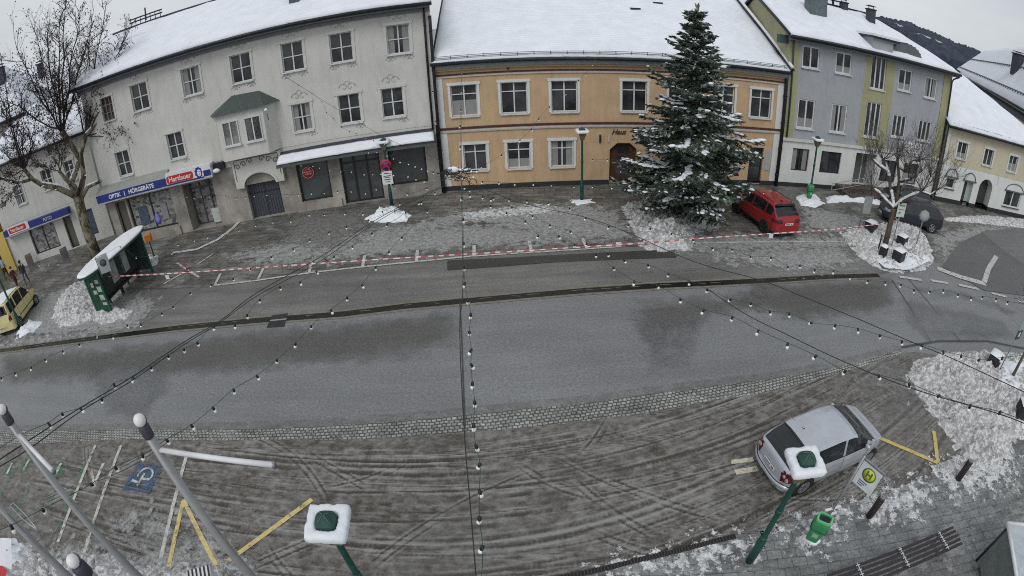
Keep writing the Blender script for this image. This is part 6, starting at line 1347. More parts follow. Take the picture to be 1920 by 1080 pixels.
# island tree: pollarded, snow on every limb
base=G(1660,457,.3); base.z=.2; o=E('pollard_tree',base,0,'pollarded bare tree with snow lying on its thick limbs, on the snowy island','tree'); T=lambda x,y,off=0: on_depth(x,y,base,off)-base
random.seed(5); mb=MB(); tr=[Vector((0,0,-.1)),T(1668,425),T(1674,400),T(1676,390)]; mb.tube(tr,[.17,.155,.15,.19],10)
L2=[([T(1676,392),T(1662,378,-.3),T(1648,362,-.5),T(1635,353,-.6)],[.10,.08,.07,.06]),
([T(1676,392),T(1690,378,-.2),T(1708,368,-.4),T(1728,360,-.5)],[.11,.09,.08,.06]),
([T(1677,392),T(1673,372,.3),T(1669,352,.4),T(1668,335,.5),T(1664,322,.5),T(1650,312,.3),T(1634,298,.2)],[.12,.10,.09,.09,.08,.07,.06]),
([T(1677,392),T(1682,365,.3),T(1686,340,.3),T(1684,310,.3),T(1683,300,.3)],[.12,.10,.09,.08,.07]),
([T(1686,340,.3),T(1698,338,0),T(1708,337,-.2)],[.07,.06,.05]),([T(1684,312,.3),T(1696,322,.2),T(1700,312,.1),T(1712,300,.1),T(1724,302,0)],[.07,.06,.06,.05,.05]),
([T(1668,335,.5),T(1660,305,.6),T(1655,300,.6)],[.07,.05,.05]),([T(1728,360,-.5),T(1745,366,-.6),T(1757,357,-.7)],[.05,.04,.03]),([T(1728,360,-.5),T(1738,345,-.5),T(1745,330,-.5)],[.04,.035,.03])]
for p,r in L2: mb.tube(p,r,7); mb.ball(p[-1],r[-1]*1.3,0,7,(1,1,1),.15)
mb.build('trunk',BARK,o); tw=MB()
for p,r in L2:
    e=p[-1]
    for k in range(11):
        a=Vector((random.gauss(0,.55),random.gauss(0,.55),random.uniform(.35,1.2))); twigs(tw,None,e,a.normalized(),random.uniform(.9,1.9),.016,2,.45,.5)
    for k in range(4): q=random.choice(p[1:]); twigs(tw,None,q,Vector((random.gauss(0,.7),random.gauss(0,.7),random.uniform(.1,1))).normalized(),random.uniform(.5,1.1),.012,1,.5,.4)
tw.build('branches',M('twig_frosted',(.15,.135,.125),(.045,.036,.034),9,.9),o); sn=MB()
for p,r in L2: snow_on(sn,p,r,1.25,.95,.1)
for k in range(5): sn.ball(T(1676+random.uniform(-5,5),388,0)+Vector((0,0,.1)),.11,0,7,(1.3,1.3,.6),.2)
sn.build('branch_snow',SNOW,o)
# tree trunk at the right frame edge
base=G(1894,714,.2); o=E('young_tree',(base.x,base.y,.1),0,'slim dark leaning tree on the big snow bank near the road','tree'); mb=MB(); top=on_depth(1932,640,base,.3)-Vector((base.x,base.y,.1)); mb.tube([Vector((0,0,0)),top*.5,top,top*1.9],[.075,.06,.055,.05],8); mb.build('trunk',BARK,o)
tw=MB(); [twigs(tw,None,top*random.uniform(1.3,1.9),Vector((random.gauss(0,1),random.gauss(0,1),1)).normalized(),1.4,.02,2) for k in range(12)]; tw.build('branches',TWIG,o)
# ---------------------------------------------------------------- fir tree
def needle_mat(name,c,c2):
    t=NT(name); t.col(t.ramp(t.noise(3.5,4,.7),[(.35,c2),(.65,c)])); t.set(.6,0,.3); return t.m
FIR=needle_mat('fir_needles',(.115,.150,.110),(.045,.065,.053)); FIR2=needle_mat('fir_needles_tip',(.21,.24,.19),(.085,.11,.09))
FIR3=needle_mat('fir_needles_frosted',(.50,.54,.53),(.26,.30,.28))
base=G(1285,414); o=E('fir_tree',base,0,'tall dark fir tree with snow on its branches in front of the ochre house','tree')
random.seed(21); HT=10.5
mb=MB(); mb.tube([(0,0,0),(0,0,2.5),(.02,0,6),(.05,0,HT)],[.20,.17,.10,.02],10); mb.build('trunk',BARK,o)
nd=MB(); br=MB(); snw=MB()
def tuft(p,d,L,mi):
    if random.random()<(.20 if p.z>6.2 else .13): mi=2
    d=d.normalized(); a=d.cross(Vector((0,0,1))); a=a.normalized() if a.length>.01 else Vector((1,0,0)); b=d.cross(a).normalized(); w=L*.26
    for s_ in (a,b*.8,(a+b)*.6):
        nd.add([p-d*.03,p+d*L*.35+s_*w,p+d*L,p+d*L*.35-s_*w],[(0,1,2,3)],mi)
    for k in range(3):
        t=random.uniform(.1,.8); q=p+d*L*t; v=(d*.5+a*random.uniform(-1,1)+b*random.uniform(-1,1)).normalized()*L*.45; s_=v.cross(d).normalized()*L*.07; nd.add([q-s_,q+s_,q+v],[(0,1,2)],mi)
def radius(z):
    K_=[(.7,2.5),(1.2,3.0),(2.2,3.6),(3.1,3.5),(4.7,3.0),(5.8,2.4),(6.6,1.8),(7.2,1.35),(8.25,1.12),(9.26,.62),(10,.26),(10.4,.05)]
    return ki(K_,z)
z=1.2
while z<10.2:
    R0=radius(z); nb=9 if z<6.3 else 7; ph=random.random()*6.3
    for k in range(nb):
        if z<6.6 and random.random()<.20: continue
        a=ph+2*PI*k/nb+random.gauss(0,.16); Rl=R0*(1-.13*max(0,math.cos(a))*(z<3))*random.choice((random.uniform(.62,.9),random.uniform(.85,1.14)))
        laden=random.random()<(.30 if z<6.8 else .07)
        if z>8: Rl=R0*random.uniform(.7,1.15)
        zz=z+random.uniform(-.28,.28); n=max(4,int(Rl/.24)); pts=[]; lift=random.uniform(.05,.22)
        droop=(random.uniform(.0,.16) if z<2.0 else random.uniform(.12,.40) if z<6.0 else random.uniform(-.5,.05))
        for i in range(n+1):
            t=i/n; r=Rl*t; pts.append(Vector((r*math.cos(a+.12*math.sin(t*3+k)),r*math.sin(a+.12*math.sin(t*3+k)),zz-droop*Rl*t*(1-.35*t)+lift*Rl*t**3*.9)))
        br.tube(pts,[.035*(1-t/(n+1))*(Rl/3)**.5+.006 for t in range(n+1)],4,0,False)
        tip=Rl>1
        for i in range(1,n+1):
            d=(pts[i]-pts[i-1]).normalized(); side=d.cross(Vector((0,0,1))).normalized(); t=i/n
            wl=Rl*.30*(1.15-t)+.16
            for s_ in (-1,1):
                dd=(d*.75+side*s_*random.uniform(.7,1.1)+Vector((0,0,random.uniform(-.28,.02)))).normalized(); m=max(1,int(wl/.17)); q=pts[i-1].lerp(pts[i],random.random())
                for j in range(m+1):
                    c=q+dd*j*.17; tuft(c,(dd+Vector((0,0,random.uniform(-.3,.2)))),random.uniform(.20,.30),1 if random.random()<.3 else 0)
                    if random.random()<.65: tuft(c,(dd*.3+d*.6+side*s_*random.uniform(-.2,.8)+Vector((0,0,random.uniform(-.6,.1)))),random.uniform(.16,.25),0)
            tuft(pts[i-1],d,.27,1); 
            if random.random()<.6: tuft(pts[i],Vector((random.gauss(0,.5),random.gauss(0,.5),-.6)),.24,0)
            # snow
            m_=mnoise.noise(Vector((math.cos(a)*1.1,math.sin(a)*1.1,z*.75))) ; pr=(.58 if z<7 else .22)+m_*.8
            if laden and t>.38:
                for q_ in range(3):
                    mm=Tr(pts[i].lerp(pts[i-1],q_/3)+side*random.uniform(-.1,.1)+Vector((0,0,.05)),math.atan2(d.y,d.x)+random.gauss(0,.3)); B2=MB(); B2.ball((0,0,0),random.uniform(.05,.12),0,7,(1.9,random.uniform(.7,1.4),.55),.38); snw.add([mm@Vector(v) for v in B2.v],B2.f,0,True)
            elif t>.30 and random.random()<pr*.8:
                for q_ in range(random.choice((1,2,3,4))):
                    s2=random.uniform(.02,.085)*(1.15 if t>.5 else .85)*(1 if z<6.5 else .6); off=side*random.uniform(-1,1)*wl*.55+d*random.uniform(-.12,.12)
                    mm=Tr(pts[i]+off+Vector((0,0,.045)),math.atan2(d.y,d.x)); B2=MB(); B2.ball((0,0,0),s2,0,6,(random.uniform(1.1,2.2),random.uniform(.8,1.3),.5),.28); snw.add([mm@Vector(v) for v in B2.v],B2.f,0,True)
    z+=.30 if z<6.3 else .24
for k in range(14): tuft(Vector((.05,0,HT-.5+.035*k)),Vector((random.gauss(0,.4),random.gauss(0,.4),1)),.3,1)
fo=nd.build('foliage',[FIR,FIR2,FIR3],o); br.build('limbs',BARK,o); snw.build('branch_snow',SNOW,o)
# ---------------------------------------------------------------- far hill
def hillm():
    t=NT('hill_forest_hazed'); n=t.noise(.03,6,.7); t.col(t.ramp(n,[(.40,(.028,.042,.062)),(.60,(.050,.068,.092)),(.70,(.075,.09,.12))])); t.set(.9,0,.1); return t.m  # blue of the distant haze is put into the forest colour
hp=[(36,1.5),(39,3.6),(41.5,4.22),(43,4.2),(44.4,4.25),(46,4.0),(48,3.72),(50,3.35),(52.2,3.15),(54,2.4),(57,1.3),(62,.8)]
vs=[];fs=[];NA=170;NR=9
for i in range(NA):
    az_=36+26*i/(NA-1); el=ki(hp,az_); 
    for j in range(NR):
        D=620+j*35; top=el*(.32+.68*(j/(NR-1))**.8); zz=CH+math.tan(R(top))*D*1.0 if j else 0
        zz+= (mnoise.noise(Vector((i*.9,j*1.3,0)))*3.0+abs(mnoise.noise(Vector((i*3.1,j*2,5))))*2.2) if j>=NR-2 else (mnoise.noise(Vector((i*.25,j,2)))*7 if j else 0)
        vs.append((D*math.sin(R(az_)),D*math.cos(R(az_)),zz))
for i in range(NA-1):
    for j in range(NR-1): a=i*NR+j; fs.append((a,a+NR,a+NR+1,a+1))
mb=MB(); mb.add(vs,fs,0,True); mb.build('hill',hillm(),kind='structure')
def clearing(az0,el0,az1,el1,w,nm='snow_clearing'):
    mb=MB(); n=12; D=600; P=[]
    for i in range(n+1): t=i/n; a=az0+(az1-az0)*t; e_=el0+(el1-el0)*t+random.uniform(-.03,.03); P.append((a,e_))
    vs=[]; 
    for (a,e_) in P:
        for s_ in (-1,1): D=640+ (e_/4.2)*230-8; vs.append((D*math.sin(R(a)),D*math.cos(R(a)),CH+D*math.tan(R(e_+s_*w*random.uniform(.5,1)))))
    mb.add(vs,[(2*i,2*i+2,2*i+3,2*i+1) for i in range(n)]); mb.build(nm,SNOW,kind='structure')
clearing(45.6,3.3,48.4,2.95,.10); clearing(43.0,3.8,44.0,3.6,.10)
# ---------------------------------------------------------------- light strings
def base_bulb():
    mb=MB(); mb.ball((0,0,-.072),.028,0,10,(1,1,1.12)); b=mb.build('light_bulb',BULB); s=MB(); s.lathe([(.017,-.055),(.021,-.04),(.021,.0),(.012,.012)],8); k=s.build('socket',SOCKET,b)
    return b,k
BB,KK=base_bulb(); used_first=[0]
HUB_Z=4.8
def crv(pts,n=6):
    out=[]
    for i in range(len(pts)-1):
        p0=pts[max(i-1,0)];p1=pts[i];p2=pts[i+1];p3=pts[min(i+2,len(pts)-1)]
        for k in range(n): t=k/n; out.append(.5*((2*p1)+(p2-p0)*t+(2*p0-5*p1+4*p2-p3)*t*t+(3*p1-p0-3*p2+p3)*t**3))
    out.append(pts[-1]); return out
def string(px,z0,z1,label,bulbs=True,step=None,mat=None,r=.004,sag=0,twin=False,skip=0,group='light strings over the road',name='light_string',drop=0):
    n=len(px); cum=[0]
    for a,b in zip(px[:-1],px[1:]): cum.append(cum[-1]+math.hypot(a[0]-b[0],a[1]-b[1]))
    pts=[]
    for (x,y),c in zip(px,cum): t=c/cum[-1]; z=z0+(z1-z0)*t-sag*4*t*(1-t); pts.append(G(x,y,z))
    o_=pts[0].copy(); rp=[p-o_ for p in pts]; cv=crv(rp)
    o=E(name,o_,0,label,'light string' if bulbs else 'cable',group if bulbs else 'cables over the road')
    mb=MB(); mb.tube(cv,r,5,0,False); mb.build('cable',mat or CABLEG,o)
    if twin:
        m2=MB(); m2.tube([v+Vector((0,0,.16+.05*math.sin(i*.7))) for i,v in enumerate(cv)],r,5,0,False); m2.build('support_cable',CABLE,o)
    if bulbs:
        cnt=0
        for i,p in enumerate(rp):
            if i<skip: continue
            if cnt>=99: break
            b=BB if not used_first[0] else BB.copy(); k=KK if not used_first[0] else KK.copy()
            if used_first[0]: sc.collection.objects.link(b); sc.collection.objects.link(k); k.parent=b
            used_first[0]=1; b.parent=o; b.location=p; b.rotation_euler=(random.gauss(0,.25),random.gauss(0,.25),0); cnt+=1
    return o
H=(842,326)
string([(868,103),(866,135),(865,170),(864,205),(863,235),(864,275),(865,330),(867,370),(868,410),(869,455),(870,500),(872,530),(877,562),(883,588),(880,622),(884,655),(883,683),(886,717),(890,753),(888,795),(892,835),(900,870),(899,920),(899,970),(905,1025),(903,1085)],7.3,5.6,'long light string crossing the road straight towards the viewer',sag=1.0)
string([(866,85),(865,300),(868,520),(862,610),(870,800),(882,950),(893,1085)],7.6,6.2,'thin straight wire beside the central light string',bulbs=False,mat=CABLE,r=.005,sag=.3)
string([H,(801,394),(753.6,444),(728.6,471),(704,500),(678.6,533),(651,557),(620,580.6),(583,611),(554,643),(519,674),(481,704),(437.5,730),(398.6,764),(358,797),(312,824),(266.7,852),(215,876),(170,908),(79,955),(20,985),(-20,1000)],HUB_Z,6.6,'light string running down left across the near parking bays',sag=.5)
string([H,(760,398),(726,420),(696.7,436.7),(660.5,461),(626,480.5),(592.5,508),(562,528),(524.4,537.5),(487,561),(463,590),(440,608),(401,611),(369.5,641.6),(344,654),(315,666),(282,687.5),(248.6,707),(213,719.5),(190,747),(150,765),(116,775),(90,793),(40,815),(-15,850)],HUB_Z,6.6,'light string hanging below the double black cable on the left',sag=.5)
string([(838,345),(780,372),(700,415),(600,482),(480,550),(415,600),(347,640),(250,705),(145,768),(60,822),(-10,868)],HUB_Z+.1,6.8,'double black cable running down to the left edge',bulbs=False,mat=CABLE,r=.008,twin=False,sag=.35)
string([(838,347),(780,375),(700,420),(600,490),(480,556),(415,603),(347,645),(250,712),(150,772),(60,838),(-10,880)],HUB_Z+.1,6.8,'second strand of the double black cable on the left',bulbs=False,mat=CABLE,r=.007,sag=.35)
string([H,(790,378),(740,395),(690,412),(650,424),(616,434.7),(581,448.6),(549,466.7),(508,481),(470,503),(436,522),(396,533),(355.6,549),(324,575),(302.8,586.7),(264,607),(238,609),(211,629),(178,630.6),(148,645),(116.7,657.5),(83,673.6),(58,687.5),(27,698.6),(1.4,708),(-30,720)],HUB_Z,5.4,'light string over the bus stop reaching the left edge above the road',sag=.6)
string([H,(815,360),(784,379),(750,380.5),(716.7,396),(680,399),(647.5,398.6),(607,401),(579.4,401),(544,413),(512,415),(480,421),(447,430.6),(418,437),(389,443),(361.7,450),(333,457.5),(321,473),(290,478),(255,481),(225,462),(195,478),(160,492),(107.5,494),(89,495),(73.6,496),(40,494),(20,503)],HUB_Z,3.6,'light string low in front of the gate and over the bus shelter roof',sag=.7)
string([H,(800,352),(765,362),(739.7,350),(704.4,353),(683,361),(658,357),(633,358),(608,360),(584,361),(560,364),(537.8,364.7),(499,364),(476,366),(460.6,369),(443,371),(423,367),(404,366),(392,367),(377,367),(364,370),(350,368),(337.5,369),(326,368),(305,362),(285,352),(262,350)],HUB_Z,2.9,'light string across the shop windows of the grey house at mid height',sag=.5)
string([H,(794,338),(780,334),(763,329),(739,326),(714.7,323.6),(698,325),(681,325.5),(659,320),(637.5,320),(617,318),(600,313),(586,310),(564,309),(549.4,309.7),(534,305)],HUB_Z,3.1,'upper light string from the cable knot to the portal, over the shop door',sag=.3)
string([H,(812,322),(799.4,318),(789,314),(778.6,309.7),(764,306),(750,302),(738,295),(725,289.7),(707,283),(690,284.4),(701,275.6),(720,268)],HUB_Z,3.9,'short light string from the cable knot up to the snowy canopy',sag=.1)
string([(700,263),(686,258),(668,250),(655,246),(640,238),(625,222),(612,210),(603,190),(585,175),(560,160),(538,146)],3.9,8.0,'small light string climbing the grey facade',sag=-.0)
string([(536,144),(600,185),(650,215),(730,262),(799,288),(830,305)],8.0,3.2,'thin straight wire slanting over the grey facade',bulbs=False,mat=CABLE,r=.007)
string([H,(870,333),(905,340),(935,341),(965,343),(1000,344),(1035.6,346),(1074,349),(1111,348),(1147.5,350),(1182,349),(1215.6,352),(1251.7,357),(1282,355),(1330,358),(1375,358),(1406,358),(1432,360)],HUB_Z,3.3,'light string along the foot of the ochre house, passing through the fir tree',sag=.5)
string([(1111,298.6),(1139,298.6),(1165,298),(1200,282),(1232,283),(1262,281),(1305,275),(1340,268),(1375,258),(1410,245)],4.0,4.4,'light string in the middle of the fir tree',sag=.2)
string([(1130,80),(1112,120),(1098,138),(1085,150),(1060,175),(1030,200),(1010,222),(996,242),(975,262),(940,290),(900,312),H],8.0,HUB_Z,'light string from the roof of the ochre house down to the cable knot',sag=.3)
string([H,(870,350),(905,368),(924,370),(955,373),(987.8,375),(1028,379),(1067.8,390),(1099,408),(1142,424),(1179,421),(1219.7,428),(1259,437.5),(1299,448.6),(1335,464),(1372.5,467),(1407,480.5),(1445.6,482),(1477.5,500),(1500,497),(1528,505.6),(1563,507),(1593.6,518),(1628,525.6),(1660,528),(1690,533),(1714,543),(1745,546),(1769,543),(1797,551),(1820.6,557),(1843,556),(1868,559),(1890,565),(1935,573)],HUB_Z,5.4,'light string running right over the road towards the side street',sag=.7)
string([H,(880,365),(920,385),(950,398),(985,414),(1010,441),(1047.5,441.7),(1077.5,458),(1118,476),(1150,501),(1190,527),(1231,534.7),(1276,559.7),(1320,580.6),(1373.6,594),(1422.5,619),(1477,643),(1531,666.7),(1586,695),(1647,703),(1705,719),(1762,741.7),(1820,759.7),(1876,772),(1935,795)],HUB_Z,6.4,'light string running right and nearest the viewer, over the big snow bank',sag=.5)
string([H,(880,355),(920,372),(960,388),(998,404),(1031,421),(1069,433),(1100,455.6),(1140,475),(1169.7,487),(1214.7,496),(1253.6,512.5),(1293,527),(1326.7,542),(1371,561),(1408,568),(1443,583),(1480,586.7),(1523,605),(1567,609),(1609,616),(1650,628),(1691,639),(1730,646),(1768.6,658),(1802.5,666),(1837,674),(1880,670),(1935,665)],HUB_Z,6.0,'light string running right between two others and ending above the snow bank',sag=.6)
string([H,(960,375),(1099,408),(1179,437),(1300,490),(1425,525),(1505,556),(1606.7,597),(1704,639),(1773,666.7),(1850,702),(1935,742)],HUB_Z+.2,6.2,'straight black cable running right over the road',bulbs=False,mat=CABLE,r=.007,sag=.2)
string([(1326,542),(1400,590),(1477,628),(1560,668),(1647,705),(1740,738),(1870,775),(1935,800)],5.7,6.6,'black carrying cable of the nearest light string on the right',bulbs=False,mat=CABLE,r=.006,sag=.1)
string([(1165,320),(1182,318),(1230,324),(1275,322)],3.4,3.4,'short light string low on the fir tree',sag=.1)
# knot of cables
p=G(845,324,HUB_Z); o=E('cable_knot',p,0,'tangle of wires and a lump of snow where all light strings meet','light decoration')
random.seed(3)
mb=MB()
for k in range(16):
    a=[Vector((random.uniform(-.35,.75),random.uniform(-.2,.2),random.uniform(-.25,.18))) for _ in range(4)]; mb.tube(crv(a,5),.009,4,0,False)
for k in range(2): mb.tube([Vector((.45+.0*k+.13*math.cos(t)+.25*k,-.05,-.42+.2*math.sin(t))) for t in np.linspace(0,2*PI,14)],.012,4)
mb.tube([(-.45,0,0),(.9,0,.03)],.02,6); mb.build('wires',CABLE,o); mb=MB(); [mb.ball((random.uniform(-.3,.9),random.uniform(-.15,.15),random.uniform(-.25,.1)),.04,0,8) for k in range(12)]; mb.build('bulbs',BULB,o)
mb=MB(); mb.ball((.12,0,.10),.13,0,10,(1.2,.8,.8),.12); mb.ball((.45,0,.08),.12,0,8,(1.8,.8,.4),.12); mb.ball((0,0,.1),.10,0,8); mb.build('snow_lump',SNOW,o)
# ---------------------------------------------------------------- barrier tape
tp=[(198,519,1.5),(330,512,1.2),(480,502,1.0),(700,487,.95),(960,471.5,.95),(1200,456,.95),(1310,447,1.0),(1445,438,1.0),(1560,430,1.05),(1684,416,1.2)]
P=crv([G(x,y,z) for x,y,z in tp],40); o_=P[0].copy(); o=E('barrier_tape',o_,0,'red and white barrier tape stretched from the bus shelter to the island','barrier tape')
mb=MB(); acc=0; 
for a,b in zip(P[:-1],P[1:]):
    n=max(1,int((b-a).length/.06))
    for k in range(n):
        u,v=a.lerp(b,k/n)-o_,a.lerp(b,(k+1)/n)-o_; tw_=.5+.4*math.sin(acc*.8); h_=Vector((0,.022*(1-tw_),.026*tw_+.008)); acc+=(v-u).length; mb.add([u-h_,v-h_,v+h_,u+h_],[(0,1,2,3)],int(acc/.22)%2)
mb.build('tape',[M('tape_red',(.48,.13,.14),(.42,.10,.11)),M('tape_white',(.68,.62,.62),(.58,.53,.53))],o)
for x,y in ((313,517),(1446,440),(1160,455)):
    g=G(x,y,1.0 if x>400 else 1.2)-o_; mb=MB(); mb.box((g.x-.11,g.y-.01,g.z-.17),(g.x+.11,g.y+.0,g.z+.03)); mb.build('tag',WHITEP,o)
g=G(352,505,.5); o=E('barrier_post',(G(352,512).x,G(352,512).y,0),0,'red and blue scrap of tape and a small stake beside the white cross marks','stake'); mb=MB(); mb.tube([(0,0,0),(0,0,.9)],.02,5); mb.build('stake',REDP,o)
mb=MB(); [mb.tube([(random.uniform(-.3,.3),random.uniform(-.2,.2),random.uniform(.05,.3)) for _ in range(3)],.011,4,k%2) for k in range(6)]; mb.build('tape_scrap',[REDP,BLUEP],o)
# ---------------------------------------------------------------- people
SKIN=M('skin',(.50,.32,.24),rough=.6)
def person(loc,rz,label,jack,trou,hairc,H=1.72,stride=.28,lean=0,bag=False):
    o=E('person',loc,rz,label,'person','people walking at the left'); s=H/1.72
    V=[(0,0,.95),(0,.01,1.15),(0,.02,1.36),(0,.03,1.48),(0,.05,1.56),(0,.05,1.70),
       (.10,0,.90),(.11,stride*.55,.50),(.11,stride*.5,.09),(.11,stride*.5+.14,.04),
       (-.10,0,.90),(-.11,-stride*.1,.50),(-.11,-stride*.9,.13),(-.11,-stride*.9+.12,.04),
       (.17,.02,1.40),(.23,-.06,1.14),(.24,.08,.92),(.24,.12,.84),(-.17,.02,1.40),(-.23,.06,1.14),(-.24,.20,.94),(-.24,.24,.87)]
    Ed=[(0,1),(1,2),(2,3),(3,4),(4,5),(0,6),(6,7),(7,8),(8,9),(0,10),(10,11),(11,12),(12,13),(2,14),(14,15),(15,16),(16,17),(2,18),(18,19),(19,20),(20,21)]
    Rr=[.16,.14,.16,.06,.085,.09,.11,.07,.05,.045,.11,.07,.05,.045,.07,.055,.042,.04,.07,.055,.042,.04]
    me=bpy.data.meshes.new('body'); me.from_pydata([(x*s,y*s+lean*z,z*s) for x,y,z in V],Ed,[]); b=bpy.data.objects.new('body',me); sc.collection.objects.link(b)
    md=b.modifiers.new('s','SKIN'); 
    for i,v in enumerate(me.skin_vertices[0].data): v.radius=(Rr[i]*s,Rr[i]*s*.85); v.use_root=(i==0)
    b.modifiers.new('u','SUBSURF').levels=2
    dg=bpy.context.evaluated_depsgraph_get(); m2=bpy.data.meshes.new_from_object(b.evaluated_get(dg)); b.modifiers.clear(); b.data=m2; b.parent=o
    m2.materials.clear()
    for m in (jack,trou,SKIN,SOCKET): m2.materials.append(m)
    for p in m2.polygons:
        z=p.center.z/s; hand=abs(p.center.x)>.19*s and z<.90; p.material_index=3 if z<.10 else 2 if (z>1.47 or hand) else 1 if (z<.86 and abs(p.center.x)<.19*s) else 0; p.use_smooth=True
    mb=MB(); mb.ball((0,(.035)*s+lean*1.6,1.685*s),.118*s,0,12,(1,1.1,1.0)); mb.build('hair',hairc,o)
    mb=MB(); f=.05*s+.10*s+lean*1.6; [mb.ball((x*s,f-.005,1.66*s),.012,0,6) for x in (-.035,.035)]; mb.ball((0,f+.012,1.63*s),.016,1,6); mb.ball((0,f-.003,1.59*s),.018,2,6,(1.4,.5,.4)); mb.build('face',[SOCKET,SKIN,M('lips',(.35,.12,.10))],o)
    if bag: mb=MB(); mb.bbox((-.38,-.1,.45),(-.26,.2,.8),.02); mb.build('bag',WHITEP,o)
    return o
p=G(53,532); person((p.x,p.y,0),-2.5,'person in a dark jacket and blue jeans walking towards the grey boards at the left',M('cloth_dark',(.03,.032,.04)),M('cloth_jeans',(.06,.10,.17)),M('hair_dark',(.03,.02,.015)))
p=G(35,541); person((p.x,p.y,0),-1.6,'person in a dark red coat walking behind the yellow car',M('cloth_red',(.13,.04,.045)),M('cloth_maroon',(.08,.035,.04)),M('hair_brown',(.09,.05,.03)),1.62)
p=G(14,520); person((p.x,p.y,0),.5,'person in a pale blue jacket at the green shopfront by the left edge',M('cloth_paleblue',(.28,.36,.42)),M('cloth_dark',(.03,.032,.04)),M('hair_dark',(.03,.02,.015)),1.65)
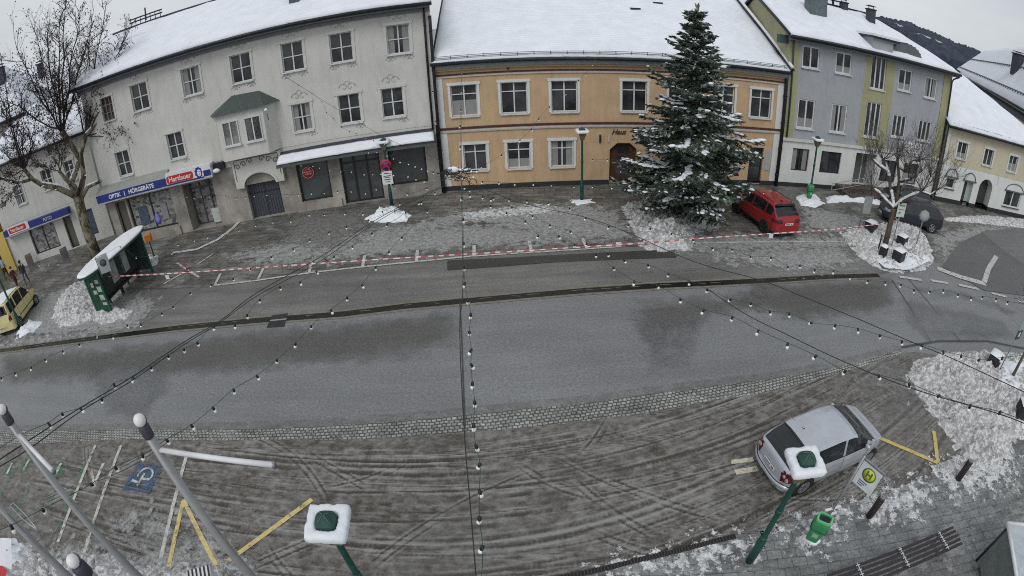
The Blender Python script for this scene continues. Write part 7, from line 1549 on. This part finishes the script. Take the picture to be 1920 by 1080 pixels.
# ---------------------------------------------------------------- light, sky, camera
def setup():
    w=bpy.data.worlds.new('World'); sc.world=w; w.use_nodes=True; nt=w.node_tree; nt.nodes.clear()
    out=nt.nodes.new('ShaderNodeOutputWorld'); bg=nt.nodes.new('ShaderNodeBackground'); sky=nt.nodes.new('ShaderNodeTexSky'); sky.sky_type='NISHITA'; sky.sun_disc=False
    sky.sun_elevation=R(48); sky.sun_rotation=R(200); sky.dust_density=4; sky.air_density=1.0; sky.ozone_density=1.5; sky.altitude=500
    hs=nt.nodes.new('ShaderNodeHueSaturation'); hs.inputs['Saturation'].default_value=.30
    # cloud cover: soft grey-white layer
    tc=nt.nodes.new('ShaderNodeTexCoord'); mp=nt.nodes.new('ShaderNodeMapping'); mp.inputs['Scale'].default_value=(1,1,3.5); no=nt.nodes.new('ShaderNodeTexNoise'); no.inputs['Scale'].default_value=1.6; no.inputs['Detail'].default_value=5; no.inputs['Roughness'].default_value=.55
    rp=nt.nodes.new('ShaderNodeValToRGB'); rp.color_ramp.elements[0].position=.34; rp.color_ramp.elements[0].color=(CL0[0],CL0[1],CL0[2],1); rp.color_ramp.elements[1].position=.66; rp.color_ramp.elements[1].color=(CL1[0],CL1[1],CL1[2],1)
    mx=nt.nodes.new('ShaderNodeMix'); mx.data_type='RGBA'; mx.inputs[0].default_value=.72
    L=nt.links.new; L(tc.outputs['Generated'],mp.inputs[0]); L(mp.outputs[0],no.inputs['Vector']); L(no.outputs['Fac'],rp.inputs[0]); L(sky.outputs[0],hs.inputs['Color']); L(hs.outputs[0],mx.inputs[6]); L(rp.outputs[0],mx.inputs[7]); L(mx.outputs[2],bg.inputs[0]); bg.inputs[1].default_value=SKYS; L(bg.outputs[0],out.inputs[0])
    sd=bpy.data.lights.new('sun','SUN'); sd.energy=SUNE; sd.angle=R(25); sd.color=(1,.985,.96); so=bpy.data.objects.new('sun',sd); sc.collection.objects.link(so)
    # light from behind-left of the viewer, high
    az_,el=R(200),R(48); d=Vector((math.sin(az_)*math.cos(el),math.cos(az_)*math.cos(el),math.sin(el))); so.rotation_euler=d.to_track_quat('Z','Y').to_euler()
    cd=bpy.data.cameras.new('camera'); co=bpy.data.objects.new('camera',cd); sc.collection.objects.link(co); sc.camera=co
    cd.type='PANO'; cd.panorama_type='FISHEYE_LENS_POLYNOMIAL'; cd.sensor_width=36; cd.sensor_fit='HORIZONTAL'; k=1920/36/1000
    cd.fisheye_polynomial_k0=0; cd.fisheye_polynomial_k1=-K[0]*k; cd.fisheye_polynomial_k2=-K[1]*k**2; cd.fisheye_polynomial_k3=-K[2]*k**3; cd.fisheye_polynomial_k4=-K[3]*k**4
    cd.fisheye_fov=PI; cd.clip_start=.05; cd.clip_end=3000
    r,f,u=_r,_f,_u
    co.matrix_world=Matrix(((r.x,r.z,-r.y,0),(f.x,f.z,-f.y,0),(u.x,u.z,-u.y,CH),(0,0,0,1)))
    vs=sc.view_settings; sc.display_settings.display_device='sRGB'; vs.view_transform='Standard'; vs.look='None'; vs.exposure=EXPO; vs.gamma=1
    sc.render.engine='CYCLES'; sc.cycles.use_denoising=False; sc.cycles.max_bounces=6; sc.cycles.transparent_max_bounces=16; sc.cycles.filter_width=1.0
def split_loose(names):
    for o in list(sc.objects):
        if o.type!='MESH' or o.name.split('.')[0] not in names: continue
        me=o.data; n=len(me.vertices); par=list(range(n))
        def fd(a):
            while par[a]!=a: par[a]=par[par[a]]; a=par[a]
            return a
        for e in me.edges: a,b=fd(e.vertices[0]),fd(e.vertices[1]); par[a]=b
        comps={}
        for p in me.polygons: comps.setdefault(fd(p.vertices[0]),[]).append(p)
        if len(comps)<2 or len(comps)>45: continue
        first=True
        for ps in comps.values():
            idx={};vs=[];fs=[]
            for p in ps:
                for v in p.vertices:
                    if v not in idx: idx[v]=len(vs); vs.append(me.vertices[v].co[:])
                fs.append([idx[v] for v in p.vertices])
            m2=bpy.data.meshes.new(me.name); m2.from_pydata(vs,[],fs)
            for m in me.materials: m2.materials.append(m)
            m2.polygons.foreach_set('material_index',[p.material_index for p in ps]); m2.polygons.foreach_set('use_smooth',[p.use_smooth for p in ps]); m2.update()
            if first: new=o; first=False; keep=m2
            else: new=o.copy(); sc.collection.objects.link(new); new.data=m2
        o.data=keep
split_loose({'stone_base','side_wall','corner_strip','roof_hatch','wall_fitting','door_pane','window_gable','collar','panel','foot','leg_frame','bracket','door_frame','number_plate','plinth','door_corner','cornice_band','bulbs','roof_rail','gate_rail','portal_ornament','stucco_scrolls','corner_post','top_rail','chimney_cap','timetable','rail','stripe','verge','board_lettering','slats','clamp','door_seams','eaves','snow_guard_post','surround'})
SKYS=.10; SUNE=.9; EXPO=0.12; CL0=(5.5,5.85,6.25); CL1=(7.7,8.0,8.3)
setup()
